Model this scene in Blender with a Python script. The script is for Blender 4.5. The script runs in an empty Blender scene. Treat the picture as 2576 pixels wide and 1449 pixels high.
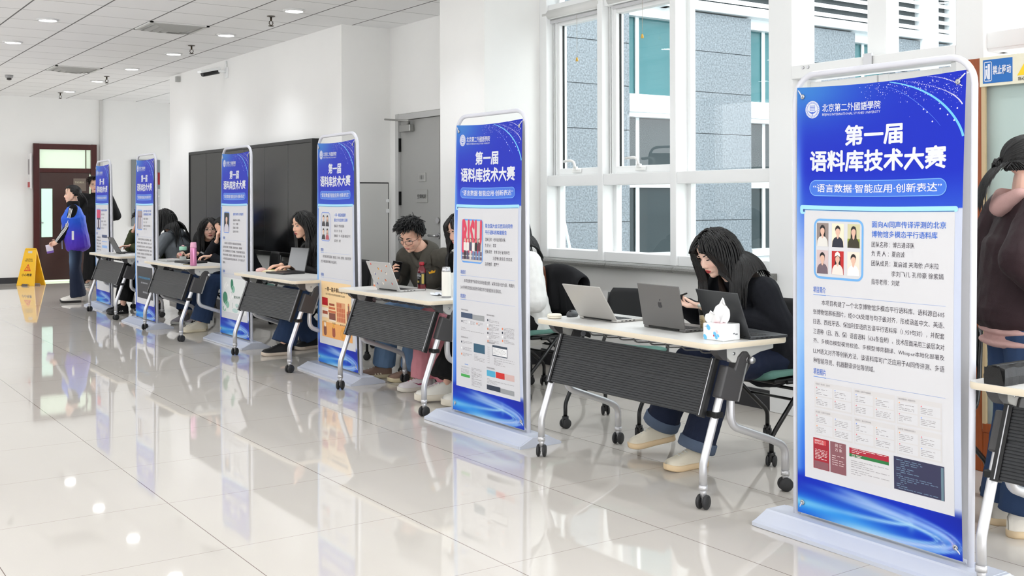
import bpy, bmesh, math, random
import numpy as np
from mathutils import Vector, Matrix, Euler, noise as mnoise

scene = bpy.context.scene
COL = scene.collection
PI = math.pi

# ------------------------------------------------------------------ camera
CAM_H, YAW = 1.40, 0.601
cam_data = bpy.data.cameras.new('camera')
cam_data.sensor_width = 36.0
cam_data.lens = 2757.5 / 2576 * 36.0
cam_data.shift_y = -(724.5 - 502.9) / 2576
cam_data.clip_start = 0.05
cam = bpy.data.objects.new('camera', cam_data)
COL.objects.link(cam)
cam.matrix_world = (Matrix.Translation((0, 0, CAM_H)) @ Matrix.Rotation(-YAW, 4, 'Z')
                    @ Matrix.Rotation(PI / 2, 4, 'X') @ Matrix.Rotation(-0.003, 4, 'Z'))
scene.camera = cam

# ------------------------------------------------------------------ sky and exposure
scene.view_settings.view_transform = 'Standard'
scene.view_settings.look = 'None'
scene.view_settings.gamma = 1.0
scene.view_settings.exposure = -0.18
scene.view_settings.use_curve_mapping = False
scene.cycles.use_denoising = True
scene.cycles.max_bounces = 10
scene.cycles.diffuse_bounces = 5
scene.cycles.glossy_bounces = 5
scene.cycles.transparent_max_bounces = 12
scene.cycles.sample_clamp_indirect = 6.0
scene.cycles.caustics_reflective = False
scene.cycles.caustics_refractive = False

world = bpy.data.worlds.new('overcast_sky')
scene.world = world
world.use_nodes = True
_n, _l = world.node_tree.nodes, world.node_tree.links
_n.clear()
_tc = _n.new('ShaderNodeTexCoord'); _sx = _n.new('ShaderNodeSeparateXYZ'); _rp = _n.new('ShaderNodeValToRGB')
_bg = _n.new('ShaderNodeBackground'); _wo = _n.new('ShaderNodeOutputWorld')
_l.new(_tc.outputs['Generated'], _sx.inputs[0]); _l.new(_sx.outputs['Z'], _rp.inputs[0])
_rp.color_ramp.elements[0].position = 0.0; _rp.color_ramp.elements[0].color = (0.91, 0.93, 0.95, 1)
_rp.color_ramp.elements[1].position = 0.7; _rp.color_ramp.elements[1].color = (0.97, 0.985, 1.0, 1)
_l.new(_rp.outputs[0], _bg.inputs[0]); _bg.inputs[1].default_value = 5.8
_l.new(_bg.outputs[0], _wo.inputs[0])

# ------------------------------------------------------------------ materials
def lin(c):
    if isinstance(c, str):
        c = [int(c[i:i + 2], 16) / 255 for i in (0, 2, 4)]
    return tuple((x / 12.92 if x <= 0.04045 else ((x + 0.055) / 1.055) ** 2.4) for x in c)

MATS = {}
def mat(name, color, rough=0.5, metal=0.0, spec=0.5, bump=0.0, bscale=60.0, var=0.0, vscale=8.0, stretch=None,
        alpha=1.0, trans=0.0, ior=1.45, coat=0.0, attr=None, emit=0.0, sheen=0.0, sss=0.0):
    if name in MATS:
        return MATS[name]
    m = bpy.data.materials.new(name); MATS[name] = m
    m.use_nodes = True
    nt = m.node_tree; n, l = nt.nodes, nt.links
    b = n['Principled BSDF']
    c = lin(color)
    b.inputs['Base Color'].default_value = (*c, 1)
    b.inputs['Roughness'].default_value = rough
    b.inputs['Metallic'].default_value = metal
    b.inputs['Specular IOR Level'].default_value = spec
    b.inputs['IOR'].default_value = ior
    b.inputs['Alpha'].default_value = alpha
    b.inputs['Transmission Weight'].default_value = trans
    b.inputs['Coat Weight'].default_value = coat
    b.inputs['Sheen Weight'].default_value = sheen
    if sss:
        b.inputs['Subsurface Weight'].default_value = sss
        b.inputs['Subsurface Radius'].default_value = (0.012, 0.005, 0.003)
        b.inputs['Subsurface Scale'].default_value = 1.0
    src = None
    if attr:
        a = n.new('ShaderNodeAttribute'); a.attribute_name = attr; src = a.outputs['Color']
        l.new(src, b.inputs['Base Color'])
    if emit:
        b.inputs['Emission Color'].default_value = (*c, 1); b.inputs['Emission Strength'].default_value = emit
    if bump or var:
        tc = n.new('ShaderNodeTexCoord'); mp = n.new('ShaderNodeMapping')
        l.new(tc.outputs['Object'], mp.inputs[0])
        if stretch: mp.inputs['Scale'].default_value = stretch
    if var:
        t = n.new('ShaderNodeTexNoise'); t.inputs['Scale'].default_value = vscale; t.inputs['Detail'].default_value = 4
        l.new(mp.outputs[0], t.inputs[0])
        mr = n.new('ShaderNodeMapRange'); mr.inputs[1].default_value = 0.3; mr.inputs[2].default_value = 0.7
        mr.inputs[3].default_value = 1 - var; mr.inputs[4].default_value = 1 + var
        l.new(t.outputs['Fac'], mr.inputs[0])
        mx = n.new('ShaderNodeMix'); mx.data_type = 'RGBA'; mx.blend_type = 'MULTIPLY'; mx.inputs[0].default_value = 1
        if src: l.new(src, mx.inputs[6])
        else: mx.inputs[6].default_value = (*c, 1)
        l.new(mr.outputs[0], mx.inputs[7]); l.new(mx.outputs[2], b.inputs['Base Color'])
    if bump:
        t = n.new('ShaderNodeTexNoise'); t.inputs['Scale'].default_value = bscale; t.inputs['Detail'].default_value = 3
        l.new(mp.outputs[0], t.inputs[0])
        bp = n.new('ShaderNodeBump'); bp.inputs['Strength'].default_value = bump; bp.inputs['Distance'].default_value = 0.01
        l.new(t.outputs['Fac'], bp.inputs['Height']); l.new(bp.outputs[0], b.inputs['Normal'])
    return m

def glass_mat(name, tint=(0.93, 0.97, 0.96), ior=1.45):
    """thin architectural pane: tinted see-through plus a fresnel mirror"""
    if name in MATS: return MATS[name]
    m = bpy.data.materials.new(name); MATS[name] = m; m.use_nodes = True
    n, l = m.node_tree.nodes, m.node_tree.links; n.clear()
    o = n.new('ShaderNodeOutputMaterial'); mx = n.new('ShaderNodeMixShader'); fr = n.new('ShaderNodeFresnel')
    fr.inputs[0].default_value = ior
    t = n.new('ShaderNodeBsdfTransparent'); t.inputs[0].default_value = (*tint, 1)
    g = n.new('ShaderNodeBsdfGlossy'); g.inputs['Roughness'].default_value = 0.0
    ge = n.new('ShaderNodeNewGeometry'); iv = n.new('ShaderNodeMath'); iv.operation = 'SUBTRACT'; iv.inputs[0].default_value = 1.0
    l.new(ge.outputs['Backfacing'], iv.inputs[1])
    mu = n.new('ShaderNodeMath'); mu.operation = 'MULTIPLY'; l.new(fr.outputs[0], mu.inputs[0]); l.new(iv.outputs[0], mu.inputs[1])
    l.new(mu.outputs[0], mx.inputs[0]); l.new(t.outputs[0], mx.inputs[1]); l.new(g.outputs[0], mx.inputs[2])
    l.new(mx.outputs[0], o.inputs[0])
    return m

# ------------------------------------------------------------------ mesh building
class MB:
    """collects shapes; build() links them as ONE mesh object"""
    def __init__(s): s.v = []; s.f = []; s.mi = []; s.sm = []; s.n = 0
    def add(s, verts, faces, mi=0, smooth=False):
        verts = np.asarray(verts, float).reshape(-1, 3)
        o = s.n; s.v.append(verts); s.n += len(verts)
        for f in faces: s.f.append([i + o for i in f])
        s.mi += [mi] * len(faces); s.sm += [smooth] * len(faces)
        return s
    def xf(s, M, start=0):
        M = np.array(M)
        s.v = [(v @ M[:3, :3].T + M[:3, 3]) for v in s.v]
        return s
    def verts(s): return np.concatenate(s.v) if s.v else np.zeros((0, 3))
    def mesh(s, name):
        me = bpy.data.meshes.new(name)
        me.from_pydata(s.verts().tolist(), [], s.f)
        me.polygons.foreach_set('material_index', s.mi)
        me.polygons.foreach_set('use_smooth', s.sm)
        me.update()
        return me
    def build(s, name, mats, parent=None, loc=None, rot=None):
        return link(name, s.mesh(name), mats, parent, loc, rot)
    # ---- shapes
    def box(s, x0, x1, y0, y1, z0, z1, mi=0, bev=0.0, M=None):
        if bev > 0:
            bm = bmesh.new()
            bmesh.ops.create_cube(bm, size=1.0)
            for v in bm.verts:
                v.co = Vector(((x0 + x1) / 2 + v.co.x * (x1 - x0), (y0 + y1) / 2 + v.co.y * (y1 - y0), (z0 + z1) / 2 + v.co.z * (z1 - z0)))
            bmesh.ops.bevel(bm, geom=bm.edges[:], offset=bev, segments=2, affect='EDGES', profile=0.5)
            return s._bm(bm, mi, False, M)
        v = np.array([(x, y, z) for x in (x0, x1) for y in (y0, y1) for z in (z0, z1)], float)
        f = [(0, 1, 3, 2), (4, 6, 7, 5), (0, 4, 5, 1), (2, 3, 7, 6), (0, 2, 6, 4), (1, 5, 7, 3)]
        if M is not None:
            A = np.array(M); v = v @ A[:3, :3].T + A[:3, 3]
        return s.add(v, f, mi)
    def _bm(s, bm, mi, smooth, M=None):
        bm.verts.ensure_lookup_table()
        v = [x.co[:] for x in bm.verts]
        for i, x in enumerate(bm.verts): x.index = i
        f = [[q.index for q in p.verts] for p in bm.faces]
        bm.free()
        v = np.array(v)
        if M is not None:
            A = np.array(M); v = v @ A[:3, :3].T + A[:3, 3]
        return s.add(v, f, mi, smooth)
    def tube(s, pts, r, seg=10, mi=0, caps=True, smooth=True, flat=None):
        P = np.array(pts, float); n = len(P)
        R = np.full(n, r, float) if np.isscalar(r) else np.array(r, float)
        T = np.gradient(P, axis=0); T /= (np.linalg.norm(T, axis=1)[:, None] + 1e-12)
        ref = np.array([0, 0, 1.0]) if abs(T[0, 2]) < 0.9 else np.array([1.0, 0, 0])
        N = np.cross(T[0], ref); N /= np.linalg.norm(N)
        rings = []
        a = np.arange(seg) * 2 * PI / seg
        for i in range(n):
            N = N - T[i] * N.dot(T[i]); N /= (np.linalg.norm(N) + 1e-12)
            B = np.cross(T[i], N)
            k = 1.0 if flat is None else flat
            rings.append(P[i] + R[i] * (np.cos(a)[:, None] * N * k + np.sin(a)[:, None] * B))
        f = []
        for i in range(n - 1):
            for j in range(seg):
                k = (j + 1) % seg
                f.append((i * seg + j, i * seg + k, (i + 1) * seg + k, (i + 1) * seg + j))
        s.add(np.concatenate(rings), f, mi, smooth)
        if caps:
            o = s.n - n * seg
            s.f.append([o + j for j in range(seg)][::-1]); s.f.append([o + (n - 1) * seg + j for j in range(seg)])
            s.mi += [mi] * 2; s.sm += [False] * 2
        return s
    def lathe(s, prof, seg=20, mi=0, M=None, smooth=True, axis='z', cap=True):
        a = np.arange(seg) * 2 * PI / seg
        v = []
        for r, z in prof:
            for t in a: v.append((r * math.cos(t), r * math.sin(t), z))
        v = np.array(v)
        if axis == 'x': v = v[:, [2, 0, 1]]
        if axis == 'y': v = v[:, [1, 2, 0]]
        if M is not None:
            A = np.array(M); v = v @ A[:3, :3].T + A[:3, 3]
        n = len(prof); f = []
        for i in range(n - 1):
            for j in range(seg):
                k = (j + 1) % seg
                f.append((i * seg + j, i * seg + k, (i + 1) * seg + k, (i + 1) * seg + j))
        s.add(v, f, mi, smooth)
        if not cap: return s
        o = s.n - n * seg
        s.f.append([o + j for j in range(seg)][::-1]); s.f.append([o + (n - 1) * seg + j for j in range(seg)])
        s.mi += [mi] * 2; s.sm += [False] * 2
        return s
    def prism(s, poly, a, b, axis='z', mi=0, M=None, smooth=False):
        """poly in the two other axes (xy for z, xz for y, yz for x), extruded a..b"""
        n = len(poly); v = []
        for h in (a, b):
            for p, q in poly:
                v.append((p, q, h) if axis == 'z' else ((p, h, q) if axis == 'y' else (h, p, q)))
        f = [list(range(n))[::-1], [n + i for i in range(n)]]
        v = np.array(v, float)
        if M is not None:
            A = np.array(M); v = v @ A[:3, :3].T + A[:3, 3]
        s.add(v, f, mi, False)
        o = s.n - 2 * n
        for i in range(n):
            j = (i + 1) % n
            s.f.append([o + i, o + j, o + n + j, o + n + i]); s.mi.append(mi); s.sm.append(smooth)
        return s
    def ell(s, c, r, M=None, seg=16, rings=10, mi=0):
        v = []; f = []
        for i in range(rings + 1):
            t = PI * i / rings
            for j in range(seg):
                p = 2 * PI * j / seg
                v.append((math.sin(t) * math.cos(p) * r[0], math.sin(t) * math.sin(p) * r[1], math.cos(t) * r[2]))
        for i in range(rings):
            for j in range(seg):
                k = (j + 1) % seg
                f.append((i * seg + j, (i + 1) * seg + j, (i + 1) * seg + k, i * seg + k))
        v = np.array(v)
        if M is not None:
            A = np.array(M)[:3, :3]; v = v @ A.T
        return s.add(v + np.array(c), f, mi, True)
    def cap(s, p0, p1, r0, r1, seg=14, mi=0, round0=True, round1=True, flat=None):
        """tapered capsule"""
        p0 = np.array(p0, float); p1 = np.array(p1, float); d = p1 - p0; L = np.linalg.norm(d); d = d / (L + 1e-9)
        pts, rr = [], []
        if round0:
            for t in (1, .92, .7, .38): pts.append(p0 - d * r0 * t); rr.append(max(r0 * math.sqrt(max(0, 1 - t * t)), r0 * .04))
        pts.append(p0); rr.append(r0); pts.append((p0 + p1) / 2); rr.append((r0 + r1) / 2); pts.append(p1); rr.append(r1)
        if round1:
            for t in (.38, .7, .92, 1): pts.append(p1 + d * r1 * t); rr.append(max(r1 * math.sqrt(max(0, 1 - t * t)), r1 * .04))
        return s.tube(pts, rr, seg, mi, True, True, flat)

def link(name, me, mats, parent=None, loc=None, rot=None):
    o = bpy.data.objects.new(name, me); COL.objects.link(o)
    if not isinstance(mats, (list, tuple)): mats = [mats]
    if len(me.materials) == 0:
        for m in mats: me.materials.append(m)
    if parent: o.parent = parent
    if loc is not None: o.location = loc
    if rot is not None: o.rotation_euler = rot
    return o

def tag(o, label=None, cat=None, group=None, kind=None):
    if label: o['label'] = label
    if cat: o['category'] = cat
    if group: o['group'] = group
    if kind: o['kind'] = kind
    return o

def empty(name, loc=(0, 0, 0), rz=0.0, rot=None):
    o = bpy.data.objects.new(name, None); COL.objects.link(o)
    o.empty_display_size = 0.1
    o.location = loc; o.rotation_euler = rot if rot else (0, 0, rz)
    return o

def structure(o): o['kind'] = 'structure'; return o

def kids(o): return [c for c in bpy.data.objects if c.parent == o]
def copy_tree(o, parent=None):
    c = o.copy(); COL.objects.link(c); c.parent = parent
    for ch in kids(o): copy_tree(ch, c)
    return c

def fillet(pts, rad, n=6):
    """round the corners of a polyline"""
    P = [np.array(p, float) for p in pts]; out = [P[0]]
    rads = [rad] * len(P) if np.isscalar(rad) else rad
    for i in range(1, len(P) - 1):
        a, b, c = P[i - 1], P[i], P[i + 1]
        u = a - b; w = c - b; lu = np.linalg.norm(u); lw = np.linalg.norm(w); u /= lu; w /= lw
        d = min(rads[i], lu * .49, lw * .49)
        for t in np.linspace(0, 1, n + 1):
            out.append((1 - t) ** 2 * (b + u * d) + 2 * t * (1 - t) * b + t * t * (b + w * d))
    out.append(P[-1])
    return out

_txt = {}
def text_arrays(s, bold=0.0, res=1):
    """flat lettering as (verts xy, faces, width) for size 1, baseline at y=0"""
    k = (s, bold, res)
    if k in _txt: return _txt[k]
    cu = bpy.data.curves.new('lettering', 'FONT'); cu.body = s; cu.resolution_u = res; cu.offset = bold
    ob = bpy.data.objects.new('lettering', cu); COL.objects.link(ob)
    dg = bpy.context.evaluated_depsgraph_get(); dg.update()
    me = bpy.data.meshes.new_from_object(ob.evaluated_get(dg))
    v = np.empty(len(me.vertices) * 3); me.vertices.foreach_get('co', v); v = v.reshape(-1, 3)[:, :2]
    f = [list(p.vertices) for p in me.polygons]
    bpy.data.objects.remove(ob); bpy.data.curves.remove(cu); bpy.data.meshes.remove(me)
    _txt[k] = (v, f)
    return _txt[k]

def put_text(mb, s, fn, x, y, size=None, width=None, height=None, align='l', bold=0.0, mi=0, off=0.0):
    """place lettering through fn(u, v)->xyz ; x,y is the box corner (top-left) in fn's units; y grows downwards"""
    v, f = text_arrays(s)
    if len(v) == 0: return
    lo, hi = v.min(0), v.max(0)
    sx = sy = size
    if width is not None and height is not None:
        sx = width / (hi[0] - lo[0]); sy = height / (hi[1] - lo[1])
    elif width is not None:
        sx = sy = width / (hi[0] - lo[0])
    elif height is not None:
        sx = sy = height / (hi[1] - lo[1])
    X = (v[:, 0] - lo[0]) * sx; Y = (hi[1] - v[:, 1]) * sy
    w = (hi[0] - lo[0]) * sx
    if align == 'c': X -= w / 2
    if align == 'r': X -= w
    d = bold * .8; n_ = 1 if bold == 0 else (4 if bold < .02 else 8)
    X0, Y0 = np.array([x, x + .01, x]), np.array([y, y, y + .01]); q = np.asarray(fn(X0, Y0)).reshape(3, 3)
    nrm = -np.cross(q[1] - q[0], q[2] - q[0]); nrm /= np.linalg.norm(nrm) + 1e-12
    for k in range(n_):                                   # heavier strokes: the glyph struck several times
        a = k * 2 * PI / n_
        P = fn(x + X + (d * sx * math.cos(a) if bold else 0), y + Y + (d * sy * math.sin(a) if bold else 0))
        mb.add(np.asarray(P) + nrm * (.00007 * k), f, mi)

# shared materials
M_WALL = mat('wall_paint', (0.93, 0.928, 0.92), 0.75, var=0.012, vscale=2.0)
M_WHITE = mat('white_aluminium', (0.94, 0.945, 0.945), 0.35)
M_BLACKP = mat('black_plastic', (0.055, 0.055, 0.06), 0.45)
M_STEEL = mat('brushed_steel', (0.72, 0.72, 0.73), 0.28, metal=1.0)
M_SILVER = mat('silver_painted_tube', (0.78, 0.78, 0.79), 0.30, metal=0.55)
# ================================================================== THE ROOM
CEIL = 3.2
XW = 5.5          # window wall, room face
XG = 5.63         # glass plane
YFAR = 20.25
def ceiling_mat():
    m = bpy.data.materials.new('ceiling_tiles'); m.use_nodes = True
    n, l = m.node_tree.nodes, m.node_tree.links; b = n['Principled BSDF']
    tc = n.new('ShaderNodeTexCoord'); sp = n.new('ShaderNodeSeparateXYZ'); l.new(tc.outputs['Object'], sp.inputs[0])
    def line(axis, origin, pitch, w):
        a = n.new('ShaderNodeMath'); a.operation = 'SUBTRACT'; l.new(sp.outputs[axis], a.inputs[0]); a.inputs[1].default_value = origin - pitch * 40
        d = n.new('ShaderNodeMath'); d.operation = 'DIVIDE'; l.new(a.outputs[0], d.inputs[0]); d.inputs[1].default_value = pitch
        f = n.new('ShaderNodeMath'); f.operation = 'FRACT'; l.new(d.outputs[0], f.inputs[0])
        s_ = n.new('ShaderNodeMath'); s_.operation = 'SUBTRACT'; l.new(f.outputs[0], s_.inputs[0]); s_.inputs[1].default_value = 0.5
        ab = n.new('ShaderNodeMath'); ab.operation = 'ABSOLUTE'; l.new(s_.outputs[0], ab.inputs[0])
        g = n.new('ShaderNodeMath'); g.operation = 'GREATER_THAN'; l.new(ab.outputs[0], g.inputs[0]); g.inputs[1].default_value = 0.5 - w / pitch / 2
        fl = n.new('ShaderNodeMath'); fl.operation = 'FLOOR'; l.new(d.outputs[0], fl.inputs[0])
        return g.outputs[0], fl.outputs[0]
    g1, c1 = line('X', 2.619, 0.6, 0.016); g2, c2 = line('Y', 11.061, 0.613, 0.009)
    cb = n.new('ShaderNodeCombineXYZ'); l.new(c1, cb.inputs[0]); l.new(c2, cb.inputs[1])
    wn = n.new('ShaderNodeTexWhiteNoise'); l.new(cb.outputs[0], wn.inputs[0])
    nz = n.new('ShaderNodeTexNoise'); nz.inputs['Scale'].default_value = 180; l.new(tc.outputs['Object'], nz.inputs[0])
    ad = n.new('ShaderNodeMath'); ad.operation = 'MULTIPLY_ADD'; l.new(wn.outputs['Value'], ad.inputs[0]); ad.inputs[1].default_value = 0.025; ad.inputs[2].default_value = 0.87
    ad2 = n.new('ShaderNodeMath'); ad2.operation = 'MULTIPLY_ADD'; l.new(nz.outputs['Fac'], ad2.inputs[0]); ad2.inputs[1].default_value = 0.03; l.new(ad.outputs[0], ad2.inputs[2])
    cc = n.new('ShaderNodeCombineColor'); 
    for i in range(3): l.new(ad2.outputs[0], cc.inputs[i])
    m1 = n.new('ShaderNodeMix'); m1.data_type = 'RGBA'; l.new(g1, m1.inputs[0]); l.new(cc.outputs[0], m1.inputs[6]); m1.inputs[7].default_value = (.16, .16, .16, 1)
    m2 = n.new('ShaderNodeMix'); m2.data_type = 'RGBA'; l.new(g2, m2.inputs[0]); l.new(m1.outputs[2], m2.inputs[6]); m2.inputs[7].default_value = (.26, .26, .26, 1)
    l.new(m2.outputs[2], b.inputs['Base Color']); b.inputs['Roughness'].default_value = 0.9
    return m
def floor_mat():
    m = bpy.data.materials.new('polished_floor_tiles'); m.use_nodes = True
    n, l = m.node_tree.nodes, m.node_tree.links; b = n['Principled BSDF']
    tc = n.new('ShaderNodeTexCoord'); sp = n.new('ShaderNodeSeparateXYZ'); l.new(tc.outputs['Object'], sp.inputs[0])
    def line(axis, origin, pitch, w):
        a = n.new('ShaderNodeMath'); a.operation = 'SUBTRACT'; l.new(sp.outputs[axis], a.inputs[0]); a.inputs[1].default_value = origin - pitch * 40.5
        d = n.new('ShaderNodeMath'); d.operation = 'DIVIDE'; l.new(a.outputs[0], d.inputs[0]); d.inputs[1].default_value = pitch
        f = n.new('ShaderNodeMath'); f.operation = 'FRACT'; l.new(d.outputs[0], f.inputs[0])
        s_ = n.new('ShaderNodeMath'); s_.operation = 'SUBTRACT'; l.new(f.outputs[0], s_.inputs[0]); s_.inputs[1].default_value = 0.5
        ab = n.new('ShaderNodeMath'); ab.operation = 'ABSOLUTE'; l.new(s_.outputs[0], ab.inputs[0])
        g = n.new('ShaderNodeMath'); g.operation = 'LESS_THAN'; l.new(ab.outputs[0], g.inputs[0]); g.inputs[1].default_value = w / pitch / 2
        return g.outputs[0]
    g1 = line('X', 1.5534, 0.8011, 0.0035); g2 = line('Y', 4.2895, 0.8011, 0.0028)
    nz = n.new('ShaderNodeTexNoise'); nz.inputs['Scale'].default_value = 0.9; nz.inputs['Detail'].default_value = 6
    mp = n.new('ShaderNodeMapping'); mp.inputs['Scale'].default_value = (1.0, 0.35, 1); mp.inputs['Rotation'].default_value = (0, 0, 0.3)
    l.new(tc.outputs['Object'], mp.inputs[0]); l.new(mp.outputs[0], nz.inputs[0])
    rp = n.new('ShaderNodeValToRGB'); rp.color_ramp.elements[0].position = .3; rp.color_ramp.elements[1].position = .75
    rp.color_ramp.elements[0].color = (*lin((0.76, 0.738, 0.708)), 1); rp.color_ramp.elements[1].color = (*lin((0.80, 0.78, 0.753)), 1)
    l.new(nz.outputs['Fac'], rp.inputs[0])
    m1 = n.new('ShaderNodeMix'); m1.data_type = 'RGBA'; l.new(g1, m1.inputs[0]); l.new(rp.outputs[0], m1.inputs[6]); m1.inputs[7].default_value = (.17, .13, .11, 1)
    m2 = n.new('ShaderNodeMix'); m2.data_type = 'RGBA'; l.new(g2, m2.inputs[0]); l.new(m1.outputs[2], m2.inputs[6]); m2.inputs[7].default_value = (.30, .26, .22, 1)
    l.new(m2.outputs[2], b.inputs['Base Color'])
    b.inputs['Roughness'].default_value = 0.035; b.inputs['IOR'].default_value = 1.52
    # faint polish waviness
    n2 = n.new('ShaderNodeTexNoise'); n2.inputs['Scale'].default_value = 2.0; n2.inputs['Detail'].default_value = 1
    l.new(tc.outputs['Object'], n2.inputs[0])
    bp = n.new('ShaderNodeBump'); bp.inputs['Strength'].default_value = 0.02; bp.inputs['Distance'].default_value = 0.01
    l.new(n2.outputs['Fac'], bp.inputs['Height']); l.new(bp.outputs[0], b.inputs['Normal'])
    return m

structure(MB().box(-2.9, 7.3, -6.5, 20.6, -0.12, 0).build('floor', floor_mat()))
structure(MB().box(-2.9, 5.66, -1.9, 10.22, CEIL, CEIL + .1).box(-2.9, 7.3, 10.22, 20.6, CEIL, CEIL + .1).build('ceiling', ceiling_mat()))  # cut short behind the camera so sky light falls in
structure(MB().box(-2.9, 7.3, YFAR, YFAR + .3, 0, CEIL).build('wall_far', M_WALL))
# unseen left wall; its high openings are added and sized to let daylight in
_w = MB()
for a, b_ in ((-6.5, -5.2), (-2.8, -1.8), (0.6, 1.4), (4.2, 5.0), (7.6, 8.2), (11.0, 11.4), (14.0, 14.4), (17.0, 17.4), (19.9, YFAR)):
    _w.box(-2.9, -2.7, a, b_, 0, CEIL)
_w.box(-2.9, -2.7, -6.5, 11.2, 0, 2.15); _w.box(-2.9, -2.7, 11.2, YFAR, 0, 1.95); _w.box(-2.9, -2.7, -6.5, YFAR, 3.08, CEIL)
structure(_w.build('wall_left', M_WALL))
structure(MB().box(-2.9, 5.7, -6.6, -6.4, 0, .2).build('wall_back', M_WALL))  # unseen low strip, left open above to let daylight in from behind
# right side: projecting wall with the board, alcove, column, window wall
XB = 4.90
structure(MB().box(XB, 7.3, 10.22, 15.92, 0, CEIL).build('wall_right', M_WALL))
structure(MB().box(5.46, 5.70, 8.32, 10.22, 2.29, CEIL).box(5.46, 5.70, 10.09, 10.22, 0, 2.29)
          .box(5.46, 5.70, 8.32, 8.62, 0, 2.29).box(5.52, 5.70, 8.62, 10.09, 0, 2.29).build('wall_alcove', M_WALL))
structure(MB().box(4.94, 5.70, 7.60, 8.32, 0, CEIL).build('wall_column', M_WALL))
structure(MB().box(7.2, 7.3, 15.92, YFAR, 0, .5).box(7.2, 7.3, 15.92, YFAR, 3.0, CEIL).box(7.2, 7.3, 15.92, 16.3, .5, 3.0).box(7.2, 7.3, 20.0, YFAR, .5, 3.0).build('wall_corridor', M_WALL))  # unseen end wall; its opening is added to bring daylight onto the far wall
structure(MB().box(XW + .02, XG + .15, 4.98, 7.60, 0, .87).build('wall_under_window', M_WALL))
M_BASE = mat('dark_baseboard', (0.20, 0.20, 0.21), 0.5)
structure(MB().box(-2.7, 3.86, YFAR - .012, YFAR, 0, .10).box(4.93, 7.2, YFAR - .012, YFAR, 0, .10).build('baseboard_far', M_BASE))
structure(MB().box(XW + .006, XW + .02, 4.98, 7.60, 0, .13).build('baseboard_window', M_BASE))
structure(MB().box(XB - .012, XB, 10.22, 15.92, 0, .12).build('baseboard_right', M_BASE))
structure(MB().box(4.928, 4.94, 7.6, 8.32, 0, .12).box(4.928, XW, 7.588, 7.6, 0, .12).build('baseboard_column', M_BASE))
structure(MB().box(4.98, 5.03, YFAR - .05, YFAR, .1, CEIL, bev=.008).build('trim_pipe_cover', mat('trim_paint', (0.80, .795, .785), .6)))

# granite window sill, in lengths
M_GRAN = mat('granite', (0.50, 0.50, 0.49), 0.35, var=0.38, vscale=260)
_s = MB()
for a, b_ in ((6.62, 7.66), (5.86, 6.615), (4.93, 5.855)):
    prof = [(XG, .868), (5.425, .868), (5.412, .876), (5.406, .890), (5.412, .905), (5.425, .913), (XG, .913)]
    _s.prism(prof, a, b_, axis='y')
structure(_s.build('trim_window_sill', M_GRAN))

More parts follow.
